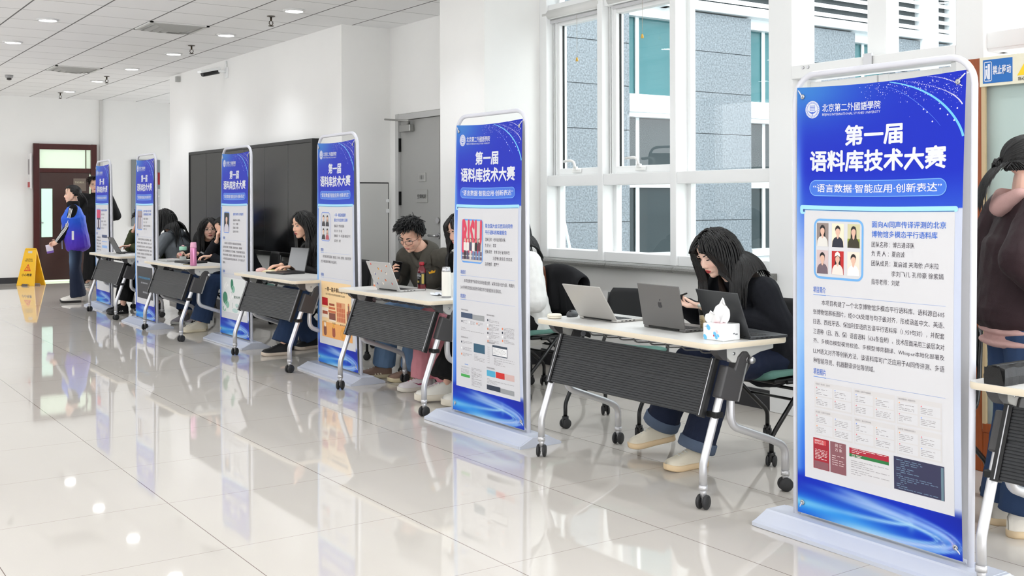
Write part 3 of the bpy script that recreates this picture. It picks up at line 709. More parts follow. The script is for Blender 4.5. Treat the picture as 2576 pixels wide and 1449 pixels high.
def make_table():
    t = empty('folding_table')
    # top with rounded corners
    def rr(x0, x1, y0, y1, r):
        P = []
        for cx, cy, a in ((x1 - r, y1 - r, 0), (x0 + r, y1 - r, 90), (x0 + r, y0 + r, 180), (x1 - r, y0 + r, 270)):
            for k in range(7):
                q = math.radians(a + k * 15); P.append((cx + r * math.cos(q), cy + r * math.sin(q)))
        return P
    m = MB().prism(rr(-.249, .249, -.684, .684, .043), .722, .7485)
    tt = m.build('tabletop', M_TOP, t)
    e = MB(); P = rr(-.25, .25, -.685, .685, .045); n = len(P)
    prof = [(0, .7235), (.0015, .728), (.0015, .743), (0, .7475)]
    v = []
    for off, z in prof:
        for x, y in P:
            l = math.hypot(x / .25, y / .685); v.append((x + math.copysign(off, x), y + math.copysign(off, y), z))
    f = []
    for i in range(3):
        for j in range(n):
            k = (j + 1) % n; f.append((i * n + j, i * n + k, (i + 1) * n + k, (i + 1) * n + j))
    e.add(v, f, 0, True); e.build('edge_band', M_TOPE, tt)
    # ribbed modesty panel : profile extruded along y
    a = np.array((-.141, .663)); b = np.array((-.231, .414)); d = (b - a); L = np.linalg.norm(d); d /= L; nrm = np.array((d[1], -d[0]))
    if nrm[0] > 0: nrm = -nrm
    front = []
    N = 22
    for k in range(N):
        s0 = L * k / N; w = L / N
        if k == 10: front += [(s0, -.003), (s0 + w * .9, -.003)]; continue
        front += [(s0 + w * .04, .004), (s0 + w * .72, .004), (s0 + w * .78, .0005), (s0 + w * .96, .0005)]
    poly = [tuple(a + d * s + nrm * h) for s, h in front] + [tuple(a + d * L - nrm * .012), tuple(a - nrm * .012)]
    pn = MB().prism(poly, -.565, .565, axis='y').build('modesty_panel', M_RIB, t)
    r = MB(); hl = MB()
    for s in (-1, 1):
        y0, y1 = sorted((s * .565, s * .598))
        pl = [tuple(a + d * (-.004) + nrm * .009), tuple(a + d * (L + .006) + nrm * .009), tuple(a + d * (L + .006) - nrm * .016), tuple(a - d * .004 - nrm * .016)]
        r.prism(pl, y0, y1, axis='y')
        q0 = s * .580; pl2 = [tuple(a + nrm * .0105), tuple(a + d * L + nrm * .0105), tuple(a + d * L + nrm * .008), tuple(a + nrm * .008)]
        hl.prism(pl2, q0 - .0022, q0 + .0022, axis='y')  # thin bright strip puts a highlight line on the black rail
        # mounting clip round the front leg
        r.box(-.200, -.150, min(s * .585, s * .648), max(s * .585, s * .648), .405, .432, bev=.004)
    r.build('panel_rail', M_BLACKP, pn); hl.build('rail_highlight', M_STEEL, pn)
    for s in (-1, 1):
        y = s * .622
        leg = MB().tube(fillet([(-.105, y, .60), (-.15, y, .49), (-.243, y, .235), (-.254, y, .20), (-.254, y, .095)], [.01, .05, .10, .05, .01], 8), .0185, 16).build('leg', M_SILVER, t)
        caster(leg, -.254, y, .097, .3 if s < 0 else .75, M_SILVER)
        leg = MB().tube(fillet([(-.06, y, .58), (-.082, y, .45), (-.075, y, .355), (.20, y, .255), (.289, y, .215), (.289, y, .085)], [.01, .05, .11, .12, .10, .01], 9), .0185, 16).build('leg', M_SILVER, t)
        caster(leg, .289, y, .087, -.5 if s < 0 else .4, M_SILVER)
        sl = MB().prism([(-.176, .497), (-.112, .478), (-.046, .466), (-.004, .585), (.030, .63), (.034, .665), (.012, .694), (-.022, .697), (-.05, .675), (-.075, .62), (-.125, .64)], y - .026, y + .026, axis='y')
        so = sl.build('leg_sleeve', M_CHAR, t)
        bv = so.modifiers.new('soft_edges', 'BEVEL'); bv.width = .008; bv.segments = 3; bv.limit_method = 'ANGLE'
        MB().prism([(-.060, .470), (-.052, .468), (.006, .640), (-.002, .642)], y - .028, y + .028, axis='y').build('sleeve_bead', mat('grey_bead', (.62, .62, .62), .3, metal=.5), so)
        MB().lathe([(.016, -.030), (.016, .030)], 16, axis='y', M=Matrix.Translation((.016, y, .655))).lathe([(.002, s * .056), (.014, s * .054), (.017, s * .046), (.017, s * .030)][::s], 18, axis='y', M=Matrix.Translation((.016, y, .655))).build('pivot_knob', M_STEEL, so)
        br = MB().prism([(-.128, .722), (.19, .722), (.19, .694), (.10, .684), (.02, .66), (-.04, .642), (-.085, .650), (-.128, .682)], y - .018, y + .018, axis='y').build('bracket', M_BRK, t)
        bv = br.modifiers.new('soft_edges', 'BEVEL'); bv.width = .004; bv.segments = 2; bv.limit_method = 'ANGLE'
        MB().lathe([(.002, y - .020), (.008, y - .020), (.008, y + .020), (.002, y + .020)], 12, axis='y', M=Matrix.Translation((-.075, 0, .69))).build('bracket_screw', M_STEEL, br)
        MB().prism([(-.195, .722), (-.125, .722), (-.122, .66), (-.148, .668), (-.175, .69)], y - .022, y + .022, axis='y').build('bracket_cap', M_CHAR, t)
        MB().tube(fillet([(.03, y + s * -.02, .67), (.075, y - s * .02, .665), (.085, y - s * .02, .70)], .02), .006, 8).build('release_handle', M_BRK, t)
    cb = MB().tube([(-.05, -.6, .69), (-.05, .6, .69)], .010, 8); cb.build('cross_bar', M_STEEL, t)
    w = MB()
    for k in range(8):
        yy = -.42 + k * .12
        w.tube(fillet([(-.09, yy, .718), (-.07, yy, .668), (.12, yy, .655), (.16, yy, .718)], .03, 4), .004, 6)
    w.build('wire_tray', mat('tray_wire', (.50, .50, .50), .35, metal=.7), t)
    return t
tab = make_table()
TABLES = [(3.765, 4.222, 'white folding table with three laptops and a tissue box, between the two nearest full banners', 0),
          (3.795, 6.80, 'white folding table with the sticker covered laptop and red drink bottle', 0),
          (3.80, 9.00, 'white folding table with one open black laptop and an open notebook', 0),
          (3.70, 11.47, 'white folding table with a pink flask and a green lidded water bottle', 0),
          (3.70, 13.90, 'white folding table farthest away, with a slim dark laptop near the standing girl', 0),
          (3.80, 1.632, 'white folding table cut off at the right edge with a black pouch on it', 0)]
for i, (x, y, lb, rz) in enumerate(TABLES):
    o = tab if i == 0 else copy_tree(tab)
    o.location = (x, y, 0); o.rotation_euler = (0, 0, rz)
    tag(o, lb, 'table', 'folding tables in a row')

# ================================================================== BANNER STANDS
TAPER = 0.0
SW, SZ0, SZ1 = .78, .072, 1.872          # printed sheet width, bottom, top
def S(u, v, off=0.0):
    """point on the printed sheet, local to the stand ; front faces -x, u runs from +y to -y"""
    u = np.asarray(u, float); v = np.asarray(v, float)
    b = np.sin(np.pi * np.clip(v, 0, 1))
    W = SW - .014 * b ** .8 + 2 * TAPER * (1 - v)
    x = -(.016 + .012 * b + .006 * b * np.cos((u - .5) * np.pi)) - off
    z = SZ1 - v * (SZ1 - SZ0) - .012 * np.sin(np.pi * np.clip(u, 0, 1)) * (v < .5) * (1 - 2 * np.clip(v, 0, .5))
    return np.stack([np.broadcast_to(x, np.broadcast(u, v).shape), (.5 - u) * W + 0 * v, z + 0 * u], -1)
L1, L2, L3, L4 = .0007, .0013, .0019, .0025
def rect(mb, u0, v0, u1, v1, off, mi=0, nu=1, nv=1, fn=None):
    nu = max(1, math.ceil(abs(u1 - u0) / .055)); nv = max(1, math.ceil(abs(v1 - v0) / .04))
    U, V = np.meshgrid(np.linspace(u0, u1, nu + 1), np.linspace(v0, v1, nv + 1))
    P = S(U.ravel(), V.ravel(), off)
    f = [(j * (nu + 1) + i, j * (nu + 1) + i + 1, (j + 1) * (nu + 1) + i + 1, (j + 1) * (nu + 1) + i)[::-1] for j in range(nv) for i in range(nu)]
    mb.add(P, f, mi)
ASP = SW / (SZ1 - SZ0)
def disc(mb, cu, cv, ru, off, mi=0, n=20, rv=None):
    rv = ru * ASP if rv is None else rv
    a = np.linspace(0, 2 * PI, n, endpoint=False)
    P = S(cu + ru * np.cos(a), cv + rv * np.sin(a), off)
    mb.add(P, [list(range(n))], mi)
def ring(mb, cu, cv, r0, r1, off, mi=0, n=28):
    a = np.linspace(0, 2 * PI, n, endpoint=False)
    P = np.concatenate([S(cu + r * np.cos(a), cv + r * ASP * np.sin(a), off) for r in (r0, r1)])
    mb.add(P, [(i, (i + 1) % n, n + (i + 1) % n, n + i) for i in range(n)], mi)
def ribbon(mb, pts, w, off, mi=0, n=30):
    """smooth printed line through (u,v) points ; w width(s) in u"""
    P = np.array(pts, float); t = np.linspace(0, 1, len(P)); q = np.linspace(0, 1, n)
    # Catmull-like interpolation by cubic fit
    d = min(3, len(P) - 1)
    U = np.polyval(np.polyfit(t, P[:, 0], d), q); V = np.polyval(np.polyfit(t, P[:, 1], d), q)
    W = np.interp(q, np.linspace(0, 1, len(w)), w) if not np.isscalar(w) else np.full(n, w)
    du, dv = np.gradient(U), np.gradient(V) / ASP
    l = np.hypot(du, dv); nu, nv = -dv / l, du / l
    A = S(U + nu * W / 2, V + nv * W / 2 * ASP, off); B = S(U - nu * W / 2, V - nv * W / 2 * ASP, off)
    mb.add(np.concatenate([A, B]), [(i, i + 1, n + i + 1, n + i) for i in range(n - 1)], mi)
def rrect(mb, u0, v0, u1, v1, r, off, mi=0, hole=None):
    r = min(r, (u1 - u0) / 2, (v1 - v0) / 2 / ASP)
    def path(u0, v0, u1, v1, r):
        P = []
        for cu, cv, a in ((u1 - r, v1 - r * ASP, 0), (u0 + r, v1 - r * ASP, 90), (u0 + r, v0 + r * ASP, 180), (u1 - r, v0 + r * ASP, 270)):
            for k in range(7):
                q = math.radians(a + k * 15); P.append((cu + r * math.cos(q), cv + r * ASP * math.sin(q)))
        out = []
        for i in range(28):
            p, q = np.array(P[i]), np.array(P[(i + 1) % 28]); out.append(p)
            if i % 7 == 6: out += [p + (q - p) * t for t in np.linspace(0, 1, 14)[1:-1]]
        return np.array(out)
    if hole is None:
        us = u0 + r - r * np.cos(np.linspace(0, PI / 2, 7)); us = np.concatenate([us, np.linspace(us[-1], u1 - r, 2 + int((u1 - u0) / .05))[1:], u1 - r + r * np.sin(np.linspace(0, PI / 2, 7))[1:]])
        dx = np.clip(np.maximum(u0 + r - us, us - (u1 - r)), 0, r); h = (r - np.sqrt(np.maximum(0, r * r - dx * dx))) * ASP
        n = len(us); k = max(1, math.ceil((v1 - v0) / .05)); rows_ = [v0 + h + (v1 - v0 - 2 * h) * t for t in np.linspace(0, 1, k + 1)]
        P = np.concatenate([S(us, vv, off) for vv in rows_])
        mb.add(P, [(j * n + i, (j + 1) * n + i, (j + 1) * n + i + 1, j * n + i + 1) for j in range(k) for i in range(n - 1)], mi)
    else:
        P = path(u0, v0, u1, v1, r); n = len(P)
        I = path(u0 + hole, v0 + hole * ASP, u1 - hole, v1 - hole * ASP, max(r - hole, .005)); Q = np.concatenate([P, I])
        mb.add(S(Q[:, 0], Q[:, 1], off), [(i, (i + 1) % n, n + (i + 1) % n, n + i) for i in range(n)], mi)

def sheet_art():
    """the printed blue background, as colours of the print on a fine grid"""
    nu, nv = 150, 340
    U, V = np.meshgrid(np.linspace(0, 1, nu + 1), np.linspace(0, 1, nv + 1))
    u, v = U.ravel(), V.ravel()
    def mixc(a, b, t): t = np.clip(t, 0, 1)[:, None]; return a * (1 - t) + np.array(b) * t
    c = np.tile(np.array([.145, .20, .79]), (len(u), 1))
    c = mixc(c, (.33, .58, .88), np.exp(-(u / .42) ** 2 - ((v) / .085) ** 2) * .95)          # pale sky top left
    c = mixc(c, (.28, .42, .87), np.clip((v - .20) / .085, 0, 1) * (v < .285) * .8)
    c = mixc(c, (.55, .72, .97), np.exp(-(u / .035) ** 2) * np.clip((v - .02) / .2, 0, 1) * .85)
    # side strips beside the white panel
    side = (v > .28)
    vv = np.clip((v - .28) / .63, 0, 1)
    strip = np.stack([np.interp(vv, [0, .2, .45, .7, .9, 1], [.36, .68, .66, .45, .27, .20]), np.interp(vv, [0, .2, .45, .7, .9, 1], [.50, .75, .80, .66, .48, .38]), np.interp(vv, [0, .2, .45, .7, .9, 1], [.90, .97, .99, .98, .93, .87])], 1)
    edge = np.exp(-((u - .0) / .03) ** 2)[:, None] * .35
    strip = strip * (1 - edge) + np.array([.80, .92, 1.0]) * edge
    c = np.where((side & (u < .5))[:, None], strip, c)
    c = np.where((side & (u >= .5))[:, None], np.array([.86, .88, .96]) * np.ones((len(u), 1)), c)
    # bottom field
    bt = np.clip((v - .895) / .02, 0, 1)
    q = np.tile(np.array([.10, .20, .76]), (len(u), 1))
    q = mixc(q, (.13, .17, .66), np.clip((u - .75) / .25, 0, 1) * np.clip((.96 - v) / .05, 0, 1))
    x = u; y = (v - .9) / .1
    q = mixc(q, (.25, .62, .96), np.exp(-((y - .78 - .1 * x) / .28) ** 2) * np.clip((.85 - x) / .5, 0, 1) * .9)
    q = mixc(q, (.62, .90, 1.0), np.exp(-((y - .74) / .09) ** 2) * np.clip((.30 - x) / .3, 0, 1) * .8)
    q = mixc(q, (.70, .93, 1.0), np.exp(-((y - 1.02) / .16) ** 2 - ((x - .47) / .25) ** 2) * .9)
    for ax, ay, h1, h2, w, col, amt in ((.72, .52, .32, .34, .035, (.80, .95, 1), .9), (.95, .72, .66, .55, .050, (.93, .80, .98), .95), (.93, .74, .62, .62, .10, (.45, .72, 1), .6),
                                        (.995, .74, .95, .60, .03, (.66, .78, 1), .7), (.86, .74, .55, .42, .03, (.70, .90, 1), .7), (.90, .76, .58, .50, .02, (.9, .97, 1), .6), (.97, .76, .8, .7, .02, (.6, .8, 1), .6)):
        s = np.sqrt(np.clip(ax - x, 0, 1))
        up = ay - h1 * s * (1 - .35 * s); lo = ay + h2 * s * (1 - .25 * s)
        wd = w * (1 + 1.8 * (ax - x).clip(0, 1))
        fade = np.clip(1.1 - (ax - x) * 1.5, 0, 1) * (x < ax + .012)
        g = np.maximum(np.exp(-((y - up) / wd) ** 2), np.exp(-((y - lo) / wd) ** 2)) * fade
        rr_ = np.hypot((x - ax) / .022, (y - ay) / .16); g = np.maximum(g, np.exp(-rr_ ** 2) * .6)
        q = mixc(q, col, g * amt)
    q = mixc(q, (.80, .92, 1.0), np.exp(-((y - .22 - .5 * (x - .3)) / .07) ** 2 - ((x - .42) / .16) ** 2) * .55)
    c = c * (1 - bt[:, None]) + q * bt[:, None]
    c = np.clip(np.stack([c[:, 0] - .12 * (1 - c[:, 0]), c[:, 1] - .045 * (1 - c[:, 1]), c[:, 2]], 1), .01, 1)
    P = S(u, v, 0)
    f = [(j * (nu + 1) + i, (j + 1) * (nu + 1) + i, (j + 1) * (nu + 1) + i + 1, j * (nu + 1) + i + 1) for j in range(nv) for i in range(nu)]
    me = MB().add(P, f, 0, True).mesh('banner_print')
    at = me.color_attributes.new('art', 'FLOAT_COLOR', 'POINT')
    lc = np.where(c <= .04045, c / 12.92, ((c + .055) / 1.055) ** 2.4) * .80
    at.data.foreach_set('color', np.concatenate([lc, np.ones((len(lc), 1))], 1).astype(np.float32).ravel())
    return me
M_ART = mat('banner_print_ink', (.2, .3, .8), .5, attr='art', spec=.3)
M_BACK = mat('banner_back_white', (.90, .90, .91), .6)
M_INKW = mat('print_white', (.86, .87, .90), .45)
M_PAPER = mat('print_panel_white', (.82, .82, .835), .45)
M_BLUEH = mat('print_heading_blue', (.20, .42, .80), .45)
M_INKD = mat('print_ink_dark', (.23, .20, .24), .45)
M_INKM = mat('print_ink_mid', (.45, .44, .47), .45)
M_CYAN = mat('print_light_blue', (.62, .85, .96), .45)
M_TUBE = mat('banner_frame_tube', (.84, .845, .88), .28)
M_BASEP = mat('banner_base_plastic', (.75, .77, .82), .32)
def ink(c): return mat('print_%02x%02x%02x' % tuple(int(x * 255) for x in c), c, .45)

def make_banner():
    b = empty('banner_stand')
    pr = [(-.148, 0), (-.148, .016), (-.128, .022), (-.066, .052), (-.058, .058), (.058, .058), (.066, .052), (.128, .022), (.148, .016), (.148, 0)]
    bs = MB().prism(pr, -.515, .515, axis='y')
    bs.prism([(x * .985, z * .97) for x, z in pr], .515, .53, axis='y').prism([(x * .985, z * .97) for x, z in pr], -.53, -.515, axis='y')
    bs.build('base', M_BASEP, b)
    h = .412; zt = 1.925; r = .105; hh_ = h
    h = .412 + TAPER * 1.05
    hz = lambda z: hh_ + (h - hh_) * min(1, z / 1.8)
    P = [(0, -hz(z), z) for z in (.03, .5, 1.0, 1.45)] + [(0, -h, zt - r)]
    for k in range(1, 8): a = PI / 2 * k / 8; P.append((0, -h + r - r * math.cos(a), zt - r + r * math.sin(a)))
    P += [(0, -h + r, zt), (0, 0, zt), (0, h - r, zt)]
    for k in range(1, 8): a = PI / 2 * k / 8; P.append((0, h - r + r * math.sin(a), zt - r + r * math.cos(a)))
    P += [(0, h, zt - r)] + [(0, hz(z), z) for z in (1.45, 1.0, .5, .03)]
    fr = MB().tube(P, .0125, 14)
    fr.build('frame_tube', M_TUBE, b)
    # printed front sheet, plain back sheet
    sh = link('printed_sheet', sheet_art(), M_ART, b)
    U, V = np.meshgrid(np.linspace(0, 1, 9), np.linspace(0, 1, 33)); Q = S(U.ravel(), V.ravel(), 0); Q[:, 0] = .018 + (-Q[:, 0] - .016) * 1.0
    f = [(j * 9 + i, j * 9 + i + 1, (j + 1) * 9 + i + 1, (j + 1) * 9 + i) for j in range(32) for i in range(8)]
    Q2 = Q.copy(); Q2[:, 0] += .001
    bk = MB().add(Q, f, 0, True).add(Q2, [g[::-1] for g in f], 0, True); bk.build('back_sheet', M_BACK, b)
    U, V = np.meshgrid(np.linspace(0, 1, 9), np.linspace(0, 1, 33)); Q = S(U.ravel(), V.ravel(), -.0012)
    MB().add(Q, f, 0, True).build('sheet_lining', M_BACK, sh)
    hk = MB(); ey = MB()
    for uu, vv, yy, zz in ((.04, .022, h - .004, 1.80), (.96, .022, -h + .004, 1.80), (.035, .975, hh_ - .02, .06), (.965, .975, -hh_ + .02, .06)):
        p = S(uu, vv, .002)
        ey.lathe([(.004, 0), (.0095, 0), (.011, .0015), (.0095, .003), (.004, .003)], 14, axis='x', cap=False, M=Matrix.Translation(p + np.array([-.003, 0, 0])))
        e_ = np.array((0, yy, zz if vv > .5 else p[2] + .035)); hk.tube([p + np.array([-.004, 0, .0]), (p + e_) / 2 + np.array([-.006, 0, .01]), e_], .0028, 6)
    ey.build('eyelet', M_STEEL, b); hk.build('hook', M_TUBE, b)
    # ---- lettering and marks shared by every stand
    w = MB()
    put_text(w, '北京第二外國語學院', lambda u, v: S(u, v, L1), .17, .0405, width=.364, height=.0185, bold=.012)
    put_text(w, 'BEIJING INTERNATIONAL STUDIES UNIVERSITY', lambda u, v: S(u, v, L1), .171, .0625, width=.363, height=.0072)
    put_text(w, '第一届', lambda u, v: S(u, v, L1), .323, .0935, width=.341, height=.044, bold=.038)
    put_text(w, '语料库技术大赛', lambda u, v: S(u, v, L1), .094, .150, width=.813, height=.0465, bold=.038)
    put_text(w, '“语言数据·智能应用·创新表达”', lambda u, v: S(u, v, L2), .115, .2265, width=.775, height=.019, bold=.014)
    w.build('title_lettering', M_INKW, sh)
    e = MB(); ring(e, .105, .053, .036, .047, L1); disc(e, .105, .053, .036, L1); e.build('emblem', M_INKW, sh)
    e = MB(); ring(e, .105, .053, .0345, .0365, L2)
    for k in range(26):
        a = k * 2 * PI / 26; disc(e, .105 + .0408 * math.cos(a), .053 + .0408 * math.sin(a) * ASP, .0024, L2, n=6)
    for k in range(4): rect(e, .090, .0435 + k * .0035, .120, .0447 + k * .0035, L2, nu=1, nv=1)
    rect(e, .088, .0425, .0895, .056, L2, nu=1, nv=1); rect(e, .1205, .0425, .122, .056, L2, nu=1, nv=1)
    ribbon(e, [(.076, .0545), (.09, .0595), (.105, .0605), (.12, .0595), (.134, .0545)], [.001, .006, .009, .006, .001], L2); rect(e, .103, .058, .107, .0675, L2, nu=1, nv=1)
    e.build('emblem_mark', ink((.22, .38, .80)), sh)
    p = MB(); rrect(p, .089, .2175, .916, .2545, .043, L1); p.build('slogan_pill', ink((.22, .43, .84)), sh)
    p = MB(); rrect(p, .089, .2175, .916, .2545, .043, L2, hole=.004); p.build('pill_outline', ink((.45, .66, .93)), sh)
    a = MB(); ribbon(a, [(.584, .003), (.748, .025), (.861, .056), (.944, .092), (.975, .115), (.995, .135)], [.004, .008, .010, .011, .012, .012], L1); a.build('light_arc', ink((.42, .75, .95)), sh)
    a = MB(); ribbon(a, [(.56, .012), (.691, .038), (.807, .078), (.874, .109)], [.001, .002, .002, .001], L1); a.build('thin_arc', ink((.32, .50, .93)), sh)
    rnd = random.Random(3); d = MB()
    for pts, n_ in (([(.631, .002), (.805, .018), (.916, .045), (.985, .067)], 46), ([(.798, .002), (.887, .011), (.979, .031)], 26)):
        Q = np.array(pts); t = np.linspace(0, 1, len(Q)); 
        for k in range(n_):
            q = k / (n_ - 1); disc(d, np.polyval(np.polyfit(t, Q[:, 0], 2), q), np.polyval(np.polyfit(t, Q[:, 1], 2), q), .0014 + .0022 * q, L1, n=7)
    for k in range(260):
        t = rnd.random() ** .7; uu = .40 + .58 * t; vv = abs(rnd.gauss(0, .022)) + (uu - .4) ** 2 * .10 * rnd.random() + .003
        if vv < .12: disc(d, uu, vv, rnd.choice((.0009, .0012, .0016, .0022)), L1, n=6)
    for uu, vv in ((.87, .073), (.91, .087), (.945, .10), (.80, .077), (.83, .098), (.96, .076), (.78, .07)): disc(d, uu, vv, .0042, L1, n=8)
    d.build('sparkle_dots', ink((.86, .86, .97)), sh)
    # white content panel with the light blue rail on top
    p = MB(); rect(p, .053, .287, .962, .912, L1, nu=8, nv=24); p.build('content_panel', M_PAPER, sh)
    p = MB(); rrect(p, .025, .2765, .978, .2885, .013, L2); rrect(p, .025, .2765, .062, .2975, .014, L2); p.build('panel_rail', M_CYAN, sh)
    p = MB(); rect(p, .048, .2862, .960, .2876, L3, nv=1); rrect(p, .046, .2856, .058, .2925, .005, L3); p.build('rail_slot', ink((.16, .24, .52)), sh)
    return b

def add_heading(sh, title, lines, intro_v, para, pics_v, line_dv=.0225, h2=.345):
    t = MB(); k = MB(); r = MB()
    for s, vv, w in title: put_text(t, s, lambda u, v: S(u, v, L2), .497, vv, width=w, height=.0145, bold=.016)
    for s, uu, vv, w in lines: put_text(k, s, lambda u, v: S(u, v, L2), uu, vv, width=w, height=.0125)
    for s, vv in (('项目简介', intro_v), ('项目照片', pics_v)):
        put_text(t, s, lambda u, v: S(u, v, L2), .118, vv, width=.085, height=.0145, bold=.01)
        rect(r, .118, vv + .0185, .205, vv + .0200, L2, nv=1); rect(r, .205, vv + .0185, .92, vv + .0190, L2, nv=1)
    for i, (s, w) in enumerate(para):
        put_text(k, s, lambda u, v: S(u, v, L2), .118 if i else .176, intro_v + .030 + i * line_dv, width=w, height=.0128)
    t.build('heading_lettering', M_BLUEH, sh); k.build('body_lettering', M_INKD, sh); r.build('heading_rule', ink((.45, .60, .86)), sh)

def tiny_lines(mb, u0, v0, u1, n, dv, rnd, h=.0022, off=L3):
    """small illegible print"""
    for i in range(n):
        x = u0
        while x < u1 - .004:
            w = min(rnd.uniform(.010, .04), u1 - x)
            rect(mb, x, v0 + i * dv, x + w, v0 + i * dv + h, off, nu=1, nv=1); x += w + rnd.uniform(.003, .010)
            if rnd.random() < .12: break

def portrait(parent, u0, v0, u1, v1, bg, cloth, skin=(.86, .70, .62), hair=(.10, .08, .09), hat=None, long_=False, bg2=None):
    m = MB(); mats = [ink(bg), ink(cloth), ink(skin), ink(hair), ink(hat or hair), ink(bg2 or bg)]
    rect(m, u0, v0, u1, v1, L2, 0, 2, 2); w = u1 - u0; h = v1 - v0; cx = (u0 + u1) / 2
    if bg2: rect(m, u0, v0 + h * .62, u1, v1, L2 + .0002, 5, 2, 2)
    def poly(P, off, mi): P = np.array(P); m.add(S(u0 + P[:, 0] * w, v0 + P[:, 1] * h, off), [list(range(len(P)))], mi)
    if long_: poly([(.28, .25), (.36, .12), (.5, .08), (.64, .12), (.72, .25), (.74, .62), (.26, .62)], L2 + .0004, 3)
    poly([(.02, 1), (.06, .76), (.2, .62), (.4, .56), (.6, .56), (.8, .62), (.94, .76), (.98, 1)], L2 + .0006, 1)
    poly([(.40, .48), (.60, .48), (.58, .60), (.5, .66), (.42, .60)], L2 + .0008, 2)
    disc(m, cx, v0 + h * .34, w * .185, L2 + .001, 2, 16, rv=h * .17)
    poly([(.29, .34), (.29, .2), (.38, .11), (.5, .08), (.62, .11), (.71, .2), (.71, .34), (.66, .24), (.5, .2), (.36, .25)], L2 + .0012, 3)
    if hat: poly([(.26, .24), (.32, .08), (.5, .02), (.68, .08), (.74, .24), (.5, .18)], L2 + .0014, 4)
    m.build('portrait_print', mats, parent)
# ------------------------------------------------------------------ the six stands
BPOS = [(3.645, 2.768, 'nearest blue banner stand at right, with six small portraits and a long text', .008, .008, -.010),
        (3.645, 5.570, 'blue banner stand left of the near table, with a red group photo', .006, .012, .008),
        (3.815, 8.010, 'blue banner stand with four portraits and an orange landmark picture', 0, -.012, -.03),
        (3.85, 10.42, 'blue banner stand with a green lotus picture in front of the blackboard', 0, .012, .008),
        (3.60, 12.56, 'blue banner stand with a dark picture low on it, beside the grey hooded girl', 0, 0, -.01),
        (3.71, 14.84, 'farthest blue banner stand, hiding half of the person in black', 0, -.008, -.02)]
TAPER = .010
stands = [make_banner()]
TAPER = -.030
ban = make_banner(); stands.append(ban)
for k in range(4): stands.append(copy_tree(ban))
for o, (x, y, lb, rx, ry, rz) in zip(stands, BPOS):
    o.location = (x, y, 0); o.rotation_euler = (rx * .4, ry * .6, rz); tag(o, lb, 'banner', 'competition banner stands')
def sheet_of(o): return [c for c in kids(o) if c.name.startswith('printed_sheet')][0]
rnd = random.Random(11)
# ---- stand 1
TAPER = .010
sh = sheet_of(stands[0])
add_heading(sh, [('面向AI同声传译评测的北京', .3085, .42), ('博物馆多模态平行语料库', .3300, .375)],
            [('团队名称：博古通译队', .497, .354, .25), ('负 责 人 ：夏启诚', .497, .374, .195), ('团队成员：夏启诚 关海依 卢米拉', .497, .3955, .385), ('李刘飞儿 孔帅豪 徐紫嫣', .616, .4165, .292), ('指导老师：刘斌', .497, .4365, .168)],
            .4645, [('本项目构建了一个北京博物馆多模态平行语料库。语料源自605', .739), ('张博物馆展板图片，经OCR处理与句子级对齐，形成涵盖中文、英语、', .797), ('日语、西班牙语、保加利亚语的五语平行语料库（1,959句对），并配套', .797), ('三语种（日、西、保）语音语料（636条音频）。技术层面采用三级层次对', .797),
                    ('齐、多模态模型视觉校验、多模型博弈翻译、Whisper本地化部署及', .797), ('LLM语义对齐等创新方法。该语料库可广泛应用于AI同传评测、多语', .797), ('种智能导览、机器翻译评估等领域。', .40)], .654)
m = MB(); rrect(m, .122, .3065, .447, .4455, .04, L2, hole=.012); m.build('photo_frame', ink((.42, .66, .88)), sh)
pw, ph_ = .078, .054
for k, (bg, cl, kw) in enumerate((((.55, .50, .48), (.86, .85, .83), dict(long_=True)), ((.93, .88, .78), (.13, .14, .20), {}), ((.80, .78, .62), (.22, .20, .14), dict(long_=True, bg2=(.55, .60, .22))),
                                  ((.80, .72, .72), (.42, .36, .40), {}), ((.72, .13, .13), (.90, .85, .82), dict(long_=True, hat=(.93, .91, .88))), ((.92, .86, .80), (.95, .95, .95), {}))):
    u0 = .142 + (k % 3) * .102; v0 = .3165 + (k // 3) * .063
    portrait(sh, u0, v0, u0 + pw, v0 + ph_, bg, cl, **kw)
slides = MB(); tx = MB(); dots = MB(); SC = [ink((.812, .803, .806)), ink((.822, .822, .836))]
for r in range(2):
    for c in range(3):
        u0 = .124 + c * .262; v0 = .6845 + r * .0645
        rect(slides, u0, v0, u0 + .252, v0 + .060, L2, 0, 3, 3)
        put_text(tx, ['项目概述：博古通今，五语共行', '技术路线：三级对齐与智能校验', '多模态数据构建：从图像到文本', '核心成果：五语种平行语料库', '创新亮点：语义优先与审核', '应用价值：数据驱动的社会意义'][r * 3 + c], lambda u, v: S(u, v, L3), u0 + .008, v0 + .003, width=.10, height=.0042)
        for q in range(4):
            uu = u0 + .012 + (q % 2) * .125; vv = v0 + .0125 + (q // 2) * .024
            rect(slides, uu - .004, vv - .002, uu + .108, vv + .0195, L2 + .0003, 1, 2, 2); tiny_lines(tx, uu, vv + .004, uu + .09 - rnd.random() * .03, 4, .0036, rnd, .0011)
            disc(dots, uu + .004, vv + .001, .0035, L3, [0, 1, 2, 0][(q + c) % 4], 8)
slides.build('slide_print', SC, sh); dots.build('slide_dots', [ink((.88, .45, .50)), ink((.50, .62, .90)), ink((.95, .62, .40))], sh)
m = MB(); mm = [ink((.62, .10, .17)), ink((.52, .33, .36)), ink((.82, .815, .825)), ink((.65, .10, .20)), ink((.13, .45, .23)), ink((.185, .19, .31)), ink((.86, .70, .70)), ink((.40, .50, .55)), ink((.80, .30, .32))]
rect(m, .113, .815, .221, .886, L2, 0, 3, 3); rect(m, .118, .818, .20, .829, L2 + .0003, 8, 2, 2); rect(m, .118, .868, .216, .885, L2 + .0003, 1, 2, 2)
rect(m, .228, .815, .332, .886, L2, 1, 3, 3)
